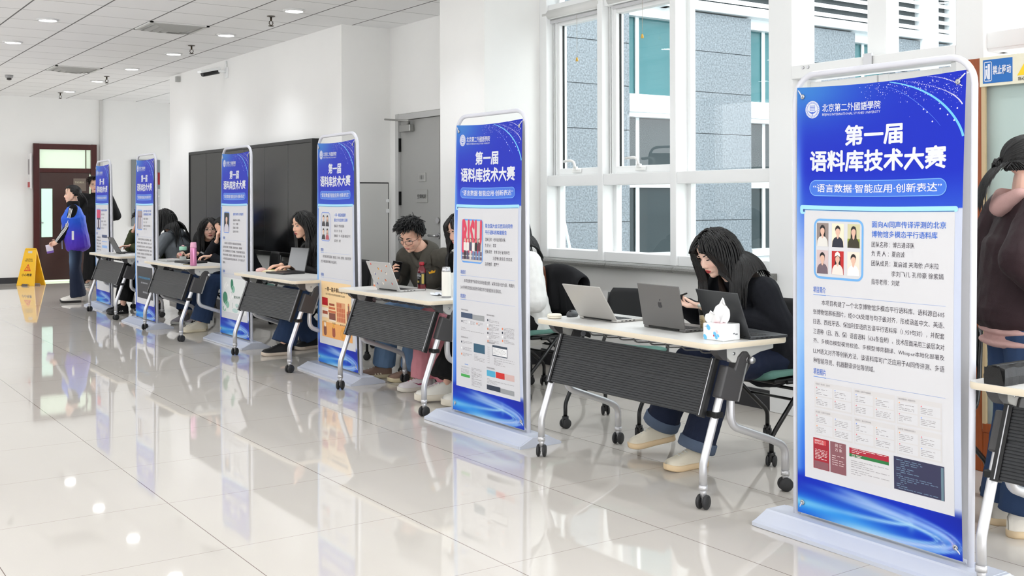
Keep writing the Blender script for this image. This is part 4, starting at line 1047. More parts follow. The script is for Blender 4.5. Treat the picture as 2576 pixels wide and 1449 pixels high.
rect(m, .354, .815, .615, .888, L2, 2, 3, 3); rect(m, .354, .819, .598, .832, L2 + .0003, 3, 3, 1); rect(m, .354, .832, .598, .839, L2 + .0003, 4, 3, 1)
rect(m, .627, .815, .911, .886, L2, 5, 3, 3); rect(m, .893, .818, .907, .886, L2 + .0003, 7, 1, 3)
m.build('picture_print', mm, sh)
t2 = MB(); 
put_text(t2, '博物汇五', lambda u, v: S(u, v, L3), .124, .8185, width=.06, height=.0045, bold=.01); put_text(t2, '古今对话', lambda u, v: S(u, v, L3), .124, .8245, width=.06, height=.0045, bold=.01)
put_text(t2, '网 汇', lambda u, v: S(u, v, L3), .262, .8185, width=.045, height=.0075); put_text(t2, '万 象', lambda u, v: S(u, v, L3), .262, .8285, width=.045, height=.0075)
tiny_lines(t2, .125, .841, .208, 7, .0034, rnd, .0013); tiny_lines(t2, .24, .846, .32, 5, .005, rnd, .0012); tiny_lines(t2, .37, .8205, .585, 3, .0037, rnd, .0013); tiny_lines(t2, .37, .8335, .585, 2, .003, rnd, .0013)
t2.build('picture_lettering', ink((.88, .80, .80)), sh)
tiny_lines(tx, .364, .847, .60, 4, .0045, rnd, .0011); tiny_lines(tx, .364, .867, .60, 3, .0048, rnd, .0011)
tx.build('slide_lettering', ink((.60, .585, .60)), sh)
t3 = MB()
for i in range(15):
    uu = .642 + rnd.choice((0, .012, .024)); tiny_lines(t3, uu, .8205 + i * .0043, min(.885, uu + rnd.uniform(.04, .26)), 1, .004, rnd, .0014)
t3.build('code_lettering', ink((.42, .52, .62)), sh)
# ---- stand 2
TAPER = -.030
sh = sheet_of(stands[1])
add_heading(sh, [('联合国大会汉西双向同传', .350 - .010, .393), ('平行语料库构建报告', .372 - .010, .31)],
            [('团队名称：老师说的都对队', .50, .387, .29), ('负 责 人 ：李茉', .50, .4075, .16), ('团队成员：李茉 徐子涵 章孝杰', .50, .4285, .35), ('冯舒畅 唐佳音 李双双', .615, .450, .27), ('指导教师：高梦宁', .50, .4705, .20)],
            .505, [('本项目聚焦气候变化全球治理主题，以联合国大会为源，构建约', .739), ('260分钟的汉西双向同传多模态平行增强型标注语料库。', .62)], .588, .0235)
m = MB(); rrect(m, .125, .3265, .465, .4785, .04, L2, hole=.012); m.build('photo_frame', ink((.38, .62, .90)), sh)
m = MB(); pm = [ink((.84, .20, .33)), ink((.80, .78, .76)), ink((.45, .36, .42)), ink((.10, .09, .10)), ink((.86, .72, .64)), ink((.90, .88, .86)), ink((.28, .30, .40)), ink((.45, .56, .72)), ink((.40, .16, .22)), ink((.72, .10, .24))]
rect(m, .139, .3325, .451, .4725, L2, 1, 4, 4); rect(m, .139, .438, .451, .4725, L2 + .0002, 2, 3, 2); rect(m, .139, .452, .451, .456, L2 + .0003, 1, 3, 1); rect(m, .139, .4665, .451, .4725, L2 + .0003, 1, 3, 1)
put_text(m, 'BISU', lambda u, v: S(u, v, L2 + .0004), .141, .3335, width=.30, height=.105, bold=.055, mi=0)
for i, (top, low) in enumerate(((5, 3), (5, 6), (6, 5), (5, 7), (3, 7), (8, 7))):
    cx = .185 + i * .045
    disc(m, cx, .400, .0125, L2 + .0008, 4, 10, rv=.0065); rrect(m, cx - .017, .392, cx + .017, .414, .012, L2 + .0006, 3)
    rrect(m, cx - .021, .407, cx + .021, .436, .01, L2 + .001, top); rect(m, cx - .013, .434, cx - .001, .466, L2 + .0008, low, 1, 1); rect(m, cx + .002, .434, cx + .014, .466, L2 + .0008, low, 1, 1)
m.build('group_photo_print', pm, sh)
m = MB(); tx = MB(); pm = [ink((.22, .29, .40)), ink((.60, .61, .62)), ink((.16, .34, .44)), ink((.20, .26, .33)), ink((.93, .93, .935)), ink((.25, .65, .30)), ink((.30, .66, .80)), ink((.80, .14, .12)), ink((.82, .70, .68)), ink((.12, .17, .25)), ink((.92, .55, .40)), ink((.55, .66, .85))]
rect(m, .13, .652, .31, .670, L2, 0, 3, 2); rect(m, .31, .654, .49, .672, L2, 1, 3, 2)
rect(m, .326, .752, .491, .782, L2, 2, 2, 2); rect(m, .60, .745, .805, .781, L2, 3, 2, 2); rect(m, .605, .7525, .80, .778, L2 + .0003, 4, 2, 2)
rect(m, .128, .866, .262, .8755, L2, 5, 2, 1); rect(m, .514, .833, .635, .853, L2, 6, 2, 2); rect(m, .642, .833, .762, .853, L2, 7, 2, 2); rect(m, .768, .833, .892, .853, L2, 8, 2, 2)
rect(m, .511, .882, .70, .8985, L2, 9, 2, 2); rect(m, .70, .884, .886, .900, L2, 1, 2, 2); rect(m, .185, .829, .24, .8325, L2, 11, 1, 1)
for uu, vv, q in ((.145, .683, 9), (.26, .683, 4), (.38, .683, 10), (.54, .665, 9), (.54, .681, 4), (.54, .694, 10), (.54, .708, 9), (.54, .721, 4), (.54, .735, 10), (.745, .686, 10), (.745, .699, 9), (.745, .712, 4), (.745, .726, 10), (.14, .755, 9), (.14, .776, 4), (.14, .797, 10)):
    disc(m, uu, vv, .009, L2 + .0004, q, 10)
    tiny_lines(tx, uu + .018, vv - .004, uu + (.085 if vv < .69 and uu < .5 else .16), 3, .0042, rnd, .0012)
m.build('slide_print', pm, sh)
for u0, v0, s in ((.13, .640, '项目概况与核心目标'), (.525, .645, '语料构建技术路线'), (.13, .735, '质量控制与标注方案'), (.525, .737, '成果展示与语料样例'), (.515, .822, '应用前景与社会价值')):
    put_text(tx, s, lambda u, v: S(u, v, L3), u0, v0, width=.11, height=.0052, bold=.008)
put_text(tx, 'Word to JSON Converter', lambda u, v: S(u, v, L3), .135, .8385, width=.125, height=.0055)
tiny_lines(tx, .13, .704, .48, 3, .0042, rnd, .0011); tiny_lines(tx, .335, .790, .49, 5, .0046, rnd, .0011); tiny_lines(tx, .61, .756, .79, 5, .0042, rnd, .0011); tiny_lines(tx, .62, .787, .90, 7, .0037, rnd, .0011)
tiny_lines(tx, .53, .755, .56, 9, .0065, rnd, .0011); tiny_lines(tx, .13, .849, .25, 4, .0040, rnd, .0011); tiny_lines(tx, .29, .838, .44, 16, .0040, rnd, .0012); tiny_lines(tx, .52, .861, .885, 4, .0045, rnd, .0011)
tx.build('slide_lettering', ink((.60, .585, .60)), sh)
# ---- stand 3
sh = sheet_of(stands[2])
add_heading(sh, [('一带一路沿线国家', .3170, .30), ('语言文化全景式呈现', .3395, .345)],
            [('团队名称：世界朋友圈队', .50, .367, .26), ('负 责 人：许一帆', .50, .389, .20), ('团队成员：许一帆 张静 韩依 葛宁可', .50, .411, .41), ('指导老师：刘斌', .50, .433, .17)],
            .478, [('项目为解决教学资源紧缺，聚焦印尼、意大利、俄罗斯、印度尼西亚等', .739), ('进行多模态语料库建设与对比研究。', .45)], .590)
m = MB(); rrect(m, .125, .3130, .39, .4450, .05, L2, hole=.010); m.build('photo_frame', ink((.52, .60, .84)), sh)
for k in range(4):
    u0 = .15 + (k % 2) * .11; v0 = .322 + (k // 2) * .060
    portrait(sh, u0, v0, u0 + .10, v0 + .055, (.80, .80, .81), (.15, .14, .17) if k != 3 else (.70, .30, .35), long_=(k % 2 == 1))
m = MB(); pm = [ink((.95, .82, .62)), ink((.93, .66, .36)), ink((.70, .08, .12)), ink((.78, .42, .26)), ink((.62, .30, .20)), ink((.85, .62, .45)), ink((.94, .88, .80)), ink((.50, .28, .22)), ink((.88, .62, .20)), ink((.25, .17, .12))]
rect(m, .125, .626, .90, .878, L2, 0, 4, 6); rect(m, .125, .81, .90, .878, L2 + .0002, 1, 4, 2)
rect(m, .14, .700, .30, .735, L2 + .0004, 2, 2, 1)
rect(m, .13, .745, .31, .79, L2 + .0004, 6, 2, 1); rect(m, .15, .76, .29, .775, L2 + .0006, 4, 2, 1)
for k, w in enumerate((.14, .17, .20)): rect(m, .41 - w / 2, .722 + k * .016, .41 + w / 2, .732 + k * .016, L2 + .0006, 3 if k else 4, 2, 1)
rect(m, .33, .765, .50, .795, L2 + .0005, 7, 2, 1); rect(m, .33, .795, .50, .802, L2 + .0005, 6, 2, 1)
for r in range(4):
    for c in range(5 - (r == 0) * 2):
        rrect(m, .54 + c * .042, .715 + r * .021, .574 + c * .042, .734 + r * .021, .012, L2 + .0006, 3)
rect(m, .53, .712, .75, .800, L2 + .0004, 5, 2, 2)
for uu, hh in ((.80, .05), (.835, .085), (.87, .055)): rrect(m, uu - .018, .80 - hh, uu + .018, .80, .016, L2 + .0006, 7); disc(m, uu, .80 - hh, .015, L2 + .0008, 3, 10)
for uu in (.21, .44): rrect(m, uu - .04, .826, uu + .04, .872, .03, L2 + .0006, 7 if uu < .3 else 4); disc(m, uu, .822, .026, L2 + .0007, 6 if uu < .3 else 8, 12)
ring(m, .66, .850, .035, .05, L2 + .0006, 8); rect(m, .65, .822, .67, .868, L2 + .0007, 8, 1, 1); ring(m, .71, .832, .02, .032, L2 + .0006, 8)
put_text(m, '一带一路多模态语料库', lambda u, v: S(u, v, L3), .23, .650, width=.58, height=.020, bold=.02, mi=9); put_text(m, '印尼·中国·意大利·俄罗斯语言国家文化发展', lambda u, v: S(u, v, L3), .25, .678, width=.50, height=.009, mi=9)
for uu, s in ((.17, '印尼'), (.41, '中国'), (.61, '意大利')): put_text(m, s, lambda u, v: S(u, v, L3), uu, .8055, height=.008, width=.04 * len(s), mi=9)
m.build('landmark_picture', pm, sh)
# ---- stand 4
sh = sheet_of(stands[3])
add_heading(sh, [('唐宋诗传 长河留芳', .3260, .36)],
            [('团队名称：从心所欲队', .50, .360, .24), ('负 责 人：邱雅雅', .50, .381, .18), ('团队成员：邱雅雅', .50, .402, .19), ('指导老师：李玲芳', .50, .423, .19)],
            .460, [('唐宋诗传 长河留芳是一款唐宋诗词可视化网站，', .62), ('以唐宋诗词为线索，实现诗歌、诗词创作者关系、诗歌内容', .70), ('检索，将诗词意象可视，为了解诗歌，长河留芳诗歌交流主题，', .797), ('特色的诗人游历、足迹展示，依据数字化技术呈现诗词，将每', .797), ('一首诗词的互动呈现多样性呈现诗歌之美，让千年诗韵在当下', .797), ('重现。', .10)], .645, .0215)
m = MB(); rrect(m, .14, .322, .36, .440, .035, L2, hole=.010); m.build('photo_frame', ink((.35, .55, .88)), sh)
portrait(sh, .152, .327, .348, .435, (.12, .14, .14), (.78, .76, .80), bg2=(.20, .22, .18), long_=True)
m = MB(); pm = [ink((.885, .895, .89)), ink((.20, .50, .38)), ink((.55, .74, .66)), ink((.95, .95, .945)), ink((.72, .82, .80)), ink((.30, .42, .36))]
rect(m, .118, .685, .91, .875, L2, 0, 4, 4)
for cu, cv, ru, rv, mi in ((.46, .72, .05, .03, 1), (.50, .745, .06, .02, 2), (.20, .80, .09, .035, 1), (.27, .835, .08, .02, 2), (.17, .86, .07, .014, 2), (.55, .86, .10, .012, 4), (.62, .83, .06, .01, 4)): disc(m, cu, cv, ru, L2 + .0003, mi, 14, rv=rv)
for cu, cv, s_ in ((.42, .815, .13), (.25, .755, .12), (.20, .865, .07)):
    for k in range(7):
        a = -PI / 2 + (k - 3) * .42; disc(m, cu + s_ * .55 * math.cos(a), cv + s_ * .55 * math.sin(a) * ASP, s_ * .30, L2 + .0005 + k * .0001, 3 if k % 2 else 0, 10)
ribbon(m, [(.44, .76), (.47, .80), (.45, .85)], .008, L2 + .0004, 5)
put_text(m, '唐宋诗传', lambda u, v: S(u, v, L3), .52, .778, width=.22, height=.016, bold=.015, mi=5); put_text(m, '长河留芳', lambda u, v: S(u, v, L3), .58, .835, width=.18, height=.010, mi=5)
m.build('lotus_picture', pm, sh)
# ---- stands 5 and 6
sh = sheet_of(stands[4])
add_heading(sh, [('国产电影片名外译', .3170, .40), ('双语数据语言分析库', .3360, .40)],
            [('团队名称：译影随行队', .50, .366, .25), ('负 责 人：王佳怡', .50, .388, .18), ('团队成员：王佳怡 李欣 陈诺', .50, .410, .36), ('指导老师：刘云', .50, .430, .17)],
            .468, [('本项目构建了国产电影片名外译双语数据库，涵盖', .72), ('多种类型影片，依据译法、策略分类标注，通过Python等', .797), ('工具开展语料库统计与语言分析，展示片名外译的规律', .797), ('与特点，构建面向教学与研究的双语平行资源，为电影', .797), ('译介提供参考，并支持检索、对比与可视化呈现，服务', .797), ('跨文化传播研究，助力中国电影走向世界。', .5)], .642)
m = MB(); rrect(m, .13, .316, .43, .445, .04, L2, hole=.012); m.build('photo_frame', ink((.40, .62, .90)), sh)
m = MB(); pm = [ink((.62, .55, .55)), ink((.40, .20, .22)), ink((.90, .88, .90)), ink((.16, .16, .22))]
rect(m, .145, .322, .415, .439, L2, 0, 3, 3)
for k in range(4): rrect(m, .165 + k * .06, .365, .205 + k * .06, .436, .012, L2 + .0004, 2 if k % 2 else 3); disc(m, .185 + k * .06, .358, .015, L2 + .0006, 1, 10)
m.build('group_photo_print', pm, sh)
m = MB(); rect(m, .118, .675, .93, .875, L2, nu=4, nv=4); m.build('dark_picture', ink((.13, .13, .16)), sh)
m = MB(); put_text(m, '国产电影片名外译双语语言分析库', lambda u, v: S(u, v, L3), .20, .738, width=.62, height=.014, bold=.012); m.build('picture_lettering', ink((.25, .62, .82)), sh)
m = MB(); put_text(m, '基于语料库的研究', lambda u, v: S(u, v, L3), .33, .772, width=.36, height=.010); put_text(m, '译影随行队', lambda u, v: S(u, v, L3), .42, .83, width=.24, height=.011); m.build('caption_lettering', M_INKW, sh)
sh = sheet_of(stands[5])
add_heading(sh, [('双向同传平行语料库', .3190, .40)],
            [('团队名称：同传队', .50, .350, .22), ('负 责 人：张悦', .50, .375, .18), ('团队成员：张悦 周宁', .50, .400, .34), ('王可 赵晴', .62, .425, .24), ('指导老师：孙文', .50, .450, .2)],
            .490, [('本项目聚焦双语会议口译，', .30), ('构建平行语料，经转写', .34), ('对齐标注，为口译教学', .34), ('与研究提供语料与工具', .34), ('支持检索、统计，服务', .34), ('口译人才培养。', .22)], .640)
m = MB(); rrect(m, .13, .316, .45, .470, .04, L2, hole=.012); m.build('photo_frame', ink((.42, .60, .90)), sh)
m = MB(); pm = [ink((.80, .22, .36)), ink((.30, .30, .38)), ink((.90, .88, .88)), ink((.35, .25, .28))]
rect(m, .145, .322, .435, .465, L2, 1, 3, 3); rect(m, .145, .322, .435, .385, L2 + .0003, 0, 2, 2)
for k in range(3): rrect(m, .18 + k * .085, .395, .235 + k * .085, .455, .015, L2 + .0005, 2 if k != 1 else 3); disc(m, .207 + k * .085, .388, .02, L2 + .0006, 3, 10)
m.build('group_photo_print', pm, sh)
m = MB(); pm = [ink((.20, .26, .40)), ink((.55, .70, .90)), ink((.80, .86, .95))]
rect(m, .55, .505, .90, .525, L2, 0, 2, 1); rect(m, .55, .55, .90, .556, L2, 1, 2, 1); rect(m, .55, .58, .90, .60, L2, 1, 2, 1); rect(m, .14, .69, .50, .78, L2, 2, 2, 2)
m.build('slide_print', pm, sh)
# ================================================================== PEOPLE
def V3(*a): return np.array(a, float)
def remesh(mb, name, voxel, smooth=6, wr=0.0, wf=14.0, seed=0.0, stretch=(1, 1, 1)):
    me = mb.mesh('tmp'); ob = bpy.data.objects.new('tmp', me); COL.objects.link(ob)
    m = ob.modifiers.new('r', 'REMESH'); m.mode = 'VOXEL'; m.voxel_size = voxel
    if smooth:
        q = ob.modifiers.new('s', 'SMOOTH'); q.iterations = smooth; q.factor = .5
    dg = bpy.context.evaluated_depsgraph_get(); dg.update()
    r = bpy.data.meshes.new_from_object(ob.evaluated_get(dg)); r.name = name
    bpy.data.objects.remove(ob); bpy.data.meshes.remove(me)
    if wr:
        n = len(r.vertices); co = np.empty(n * 3); no = np.empty(n * 3)
        r.vertices.foreach_get('co', co); r.vertices.foreach_get('normal', no)
        co = co.reshape(-1, 3); no = no.reshape(-1, 3)
        d = np.array([abs(mnoise.noise(Vector((c[0] * wf * stretch[0] + seed, c[1] * wf * stretch[1], c[2] * wf * stretch[2])))) * -1.3
                      + .5 * mnoise.noise(Vector((c[0] * wf * 2.3 + seed, c[1] * wf * 2.3 + 5, c[2] * wf * 1.9))) for c in co])
        co = co + no * (d * wr)[:, None]
        r.vertices.foreach_set('co', co.ravel()); r.update()
    r.polygons.foreach_set('use_smooth', [True] * len(r.polygons))
    return r
def mesh_co(me):
    co = np.empty(len(me.vertices) * 3); me.vertices.foreach_get('co', co); return co.reshape(-1, 3)
def paint(me, name, col):
    at = me.color_attributes.new(name, 'FLOAT_COLOR', 'POINT')
    c = np.where(col <= .04045, col / 12.92, ((col + .055) / 1.055) ** 2.4)
    at.data.foreach_set('color', np.concatenate([c, np.ones((len(c), 1))], 1).astype(np.float32).ravel())

M_SKIN = mat('skin', (.80, .62, .54), .48, attr='tone', sss=.12, spec=.35)
M_EYE = mat('eye', (.9, .9, .9), .15, attr='tone')
M_HAIR = mat('black_hair', (.060, .054, .056), .42, spec=.5, bump=.25, bscale=220, stretch=(1, 1, .12))
M_LASH = mat('lash_brow', (.09, .075, .07), .7)

def head_shapes(b, H):
    """head built from overlapping forms ; x forward, z up, eyes at z=0"""
    Hn = np.array(H)
    def P(p): return Hn[:3, :3] @ np.array(p, float) + Hn[:3, 3]
    R = Hn[:3, :3]; sc = np.linalg.norm(R[:, 0])
    E = lambda c, r, **k: b.ell(P(c), r, M=R, **k)
    C = lambda a, c, r0, r1: b.cap(P(a), P(c), r0 * sc, r1 * sc, 12)
    E((-.015, 0, .036), (.092, .075, .080), seg=28, rings=18)
    E((.024, 0, -.026), (.060, .067, .083), seg=24, rings=16)
    E((.052, 0, .052), (.030, .052, .040))
    C((.040, 0, -.091), (.051, 0, -.096), .023, .0215)
    for s in (-1, 1):
        C((-.004, s * .056, -.046), (.042, s * .020, -.091), .020, .020)
        E((.048, s * .036, -.032), (.028, .027, .028))
        E((-.012, s * .077, -.008), (.018, .009, .030)); E((-.006, s * .074, -.026), (.010, .008, .014))
        E((.086, s * .0115, -.038), (.010, .0085, .0075))
        E((.071, s * .030, .020), (.014, .022, .009))
    C((.077, 0, .002), (.091, 0, -.031), .0078, .0110); E((.092, 0, -.034), (.010, .011, .009))
    E((.0785, 0, -.0625), (.009, .021, .0056)); E((.0770, 0, -.0725), (.0095, .017, .0062)); E((.064, 0, -.067), (.017, .032, .016))
def tone_face(me, H, skin, lips, blush=.35):
    co = mesh_co(me); Hi = np.linalg.inv(np.array(H)); q = co @ Hi[:3, :3].T + Hi[:3, 3]
    # press the eye sockets in a little
    d = np.zeros(len(q))
    for s in (-1, 1):
        d = np.maximum(d, np.exp(-(((q[:, 1] - s * .032) / .015) ** 2 + ((q[:, 2] - .001) / .009) ** 2)) * (q[:, 0] > .03))
    cm = np.exp(-((q[:, 1] / .021) ** 4 + ((q[:, 2] + .0675) / .0022) ** 2)) * (q[:, 0] > .06)
    q2 = q.copy(); q2[:, 0] -= d * .0045 + cm * .002
    Hn = np.array(H); co2 = q2 @ Hn[:3, :3].T + Hn[:3, 3]
    me.vertices.foreach_set('co', co2.ravel()); me.update()
    c = np.tile(np.array(skin), (len(q), 1))
    def mix(col, t): 
        nonlocal c
        t = np.clip(t, 0, 1)[:, None]; c = c * (1 - t) + np.array(col) * t
    f = q[:, 0] > .035
    for s in (-1, 1): mix((min(1, skin[0] * 1.02), skin[1] * .86, skin[2] * .85), np.exp(-(((q[:, 1] - s * .038) / .022) ** 2 + ((q[:, 2] + .035) / .018) ** 2)) * f * blush)
    lipm = 1 - ((q[:, 1] / .0225) ** 2 + ((q[:, 2] + .0675) / .0112) ** 2)
    mix(lips, np.clip(lipm * 3.5, 0, 1) * (q[:, 0] > .058))
    mix(tuple(x * .45 for x in lips), cm * .9)
    for s in (-1, 1): mix((.35, .2, .17), np.exp(-(((q[:, 1] - s * .008) / .004) ** 2 + ((q[:, 2] + .0455) / .0025) ** 2)) * (q[:, 0] > .068) * .8)
    paint(me, 'tone', c)

def face_parts(root, H, eyes='open', glasses=None, brow=1.0, smile=False):
    Hn = np.array(H); sc = np.linalg.norm(Hn[:3, 0])
    T = lambda P: (np.array(P, float).reshape(-1, 3) @ Hn[:3, :3].T + Hn[:3, 3])
    ez = {'open': .0064, 'narrow': .0048, 'down': .0030}[eyes]; cz = {'open': .0, 'narrow': -.001, 'down': -.0035}[eyes]
    for s in (-1, 1):
        m = MB().ell((.0685, s * .032, cz), (.0105, .0150, ez), seg=20, rings=14)
        me = m.mesh('eye'); co = mesh_co(me); c = np.tile(np.array((.86, .83, .82)), (len(co), 1))
        r = np.hypot(co[:, 1] - s * .0325, (co[:, 2] - cz - .0005))
        c[r < .0062] = (.13, .08, .06); c[r < .0028] = (.03, .025, .025); c[co[:, 0] < .06] = (.6, .45, .4)
        me.vertices.foreach_set('co', T(co).ravel()); me.update(); paint(me, 'tone', c)
        link('eye', me, M_EYE, root)
        t = np.linspace(-1, 1, 9); up = cz + ez * (1 - t ** 2) * .95 - .0008 * (t * s)
        yy = s * .032 + t * .0158; xx = .0792 - .010 * (t ** 2) + np.where(t * s > 0, -.0035 * t * s, .0)
        m = MB().tube(T(np.stack([xx + .0008, yy, up], 1)), np.array([.0006, .0013, .0016, .0017, .0017, .0017, .0016, .0013, .0007]) * sc * (1.15 if eyes != 'open' else 1), 6)
        if eyes == 'open': m.tube(T(np.stack([xx, yy, cz - ez * (1 - t ** 2) * .9], 1)), .0005 * sc, 5)
        m.build('eyelash', M_LASH, root)
        t = np.linspace(0, 1, 8); by = s * (.014 + .036 * t); bz = .0205 + .006 * np.sin(t * 2.2) - .002 * t; bx = .0845 - .016 * t ** 2
        m = MB().tube(T(np.stack([bx, by, bz], 1)), np.array([.0020, .0030, .0033, .0033, .003, .0026, .002, .0008]) * sc * brow, 6); m.build('eyebrow', M_LASH, root)
    if smile:
        t = np.linspace(-1, 1, 7); MB().tube(T(np.stack([.0862 - .010 * t ** 2, t * .014, -.0670 + .002 * t ** 2], 1)), [.0006, .0016, .0021, .0022, .0021, .0016, .0006], 6).build('teeth', mat('teeth', (.88, .85, .80), .3), root)
    if glasses:
        g = MB(); 
        for s in (-1, 1):
            if glasses[1] == 'round':
                a = np.linspace(0, 2 * PI, 25); Y = s * .033 + .0235 * np.cos(a); Z = -.004 + .0205 * np.sin(a)
            else:
                a = np.linspace(0, 2 * PI, 33); ca, sa = np.cos(a), np.sin(a); Y = s * .034 + .026 * np.sign(ca) * np.abs(ca) ** .55; Z = -.005 + .017 * np.sign(sa) * np.abs(sa) ** .55
            X = .097 - 3.0 * (np.abs(Y) - .012).clip(0) ** 2 * 3
            g.tube(T(np.stack([X, Y, Z], 1)), .0011 * sc if glasses[1] == 'round' else .0015 * sc, 6)
            g.tube(T([(.082, s * .0595, .002), (.05, s * .078, .003), (-.005, s * .083, .006), (-.025, s * .080, -.008)]), .0014 * sc, 6)
        g.tube(T([(.0955, -.011, .0), (.099, 0, .003), (.0955, .011, .0)]), .0013 * sc, 6)
        go = g.build('glasses', glasses[0], root)
        for s in (-1, 1):
            a = np.linspace(0, 2 * PI, 21)[:-1]; Y = s * .0335 + .0235 * np.cos(a); Z = -.0045 + .0175 * np.sin(a); X = .0968 - 9.0 * (np.abs(Y) - .012).clip(0) ** 2
            MB().add(T(np.stack([X, Y, Z], 1)), [list(range(20))]).build('lens', glass_mat('spectacle_lens', (.97, .97, .98)), go)

def add_hand(b, w, d, palm, side, curl=(.5, .5, .55, .6), thumb=.4, s=1.0, spread=1.0):
    """palm with four separate fingers and a thumb ; side +1 left, -1 right"""
    X = np.array(d, float); X /= np.linalg.norm(X)
    Z = -np.array(palm, float); Z -= X * Z.dot(X); Z /= np.linalg.norm(Z); Y = np.cross(Z, X) * (-side)
    w = np.array(w, float); P = lambda x, y, z: w + s * (X * x + Y * y + Z * z)
    ys = (.030, .0105, -.0095, -.028); kx = (.086, .090, .086, .078); ln = ((.040, .025, .020), (.044, .028, .021), (.041, .026, .021), (.032, .020, .018))
    for k in range(4):
        b.cap(P(.004, ys[k] * .55, 0), P(kx[k], ys[k], .002), .0135 * s, .0105 * s, 10)
        p = P(kx[k], ys[k], .002); a = 0
        for j in range(3):
            a += curl[k] * (.75, 1.1, .8)[j]
            dv = X * math.cos(a) - Z * math.sin(a) + Y * ys[k] * 1.2 * spread * (1 if j == 0 else .3)
            q = p + dv * ln[k][j] * s; b.cap(p, q, (.0092, .0082, .0074)[j] * s, (.0082, .0074, .0064)[j] * s, 9); p = q
    b.ell(P(.045, 0, -.004), (.046 * s, .036 * s, .0135 * s), M=np.stack([X, Y, Z], 1))
    b.ell(P(.030, .026, -.010), (.030 * s, .015 * s, .014 * s), M=np.stack([X, Y, Z], 1))
    p = P(.022, .026, -.008); a = np.array([.62, .62, -.30])
    for j, (l, r0, r1) in enumerate(((.040, .0125, .0105), (.030, .0105, .0092), (.024, .0092, .0072))):
        dv = X * a[0] + Y * a[1] + Z * a[2]; dv /= np.linalg.norm(dv); q = p + dv * l * s; b.cap(p, q, r0 * s, r1 * s, 9); p = q
        a = a + np.array([.35, -.55, -.25]) * thumb

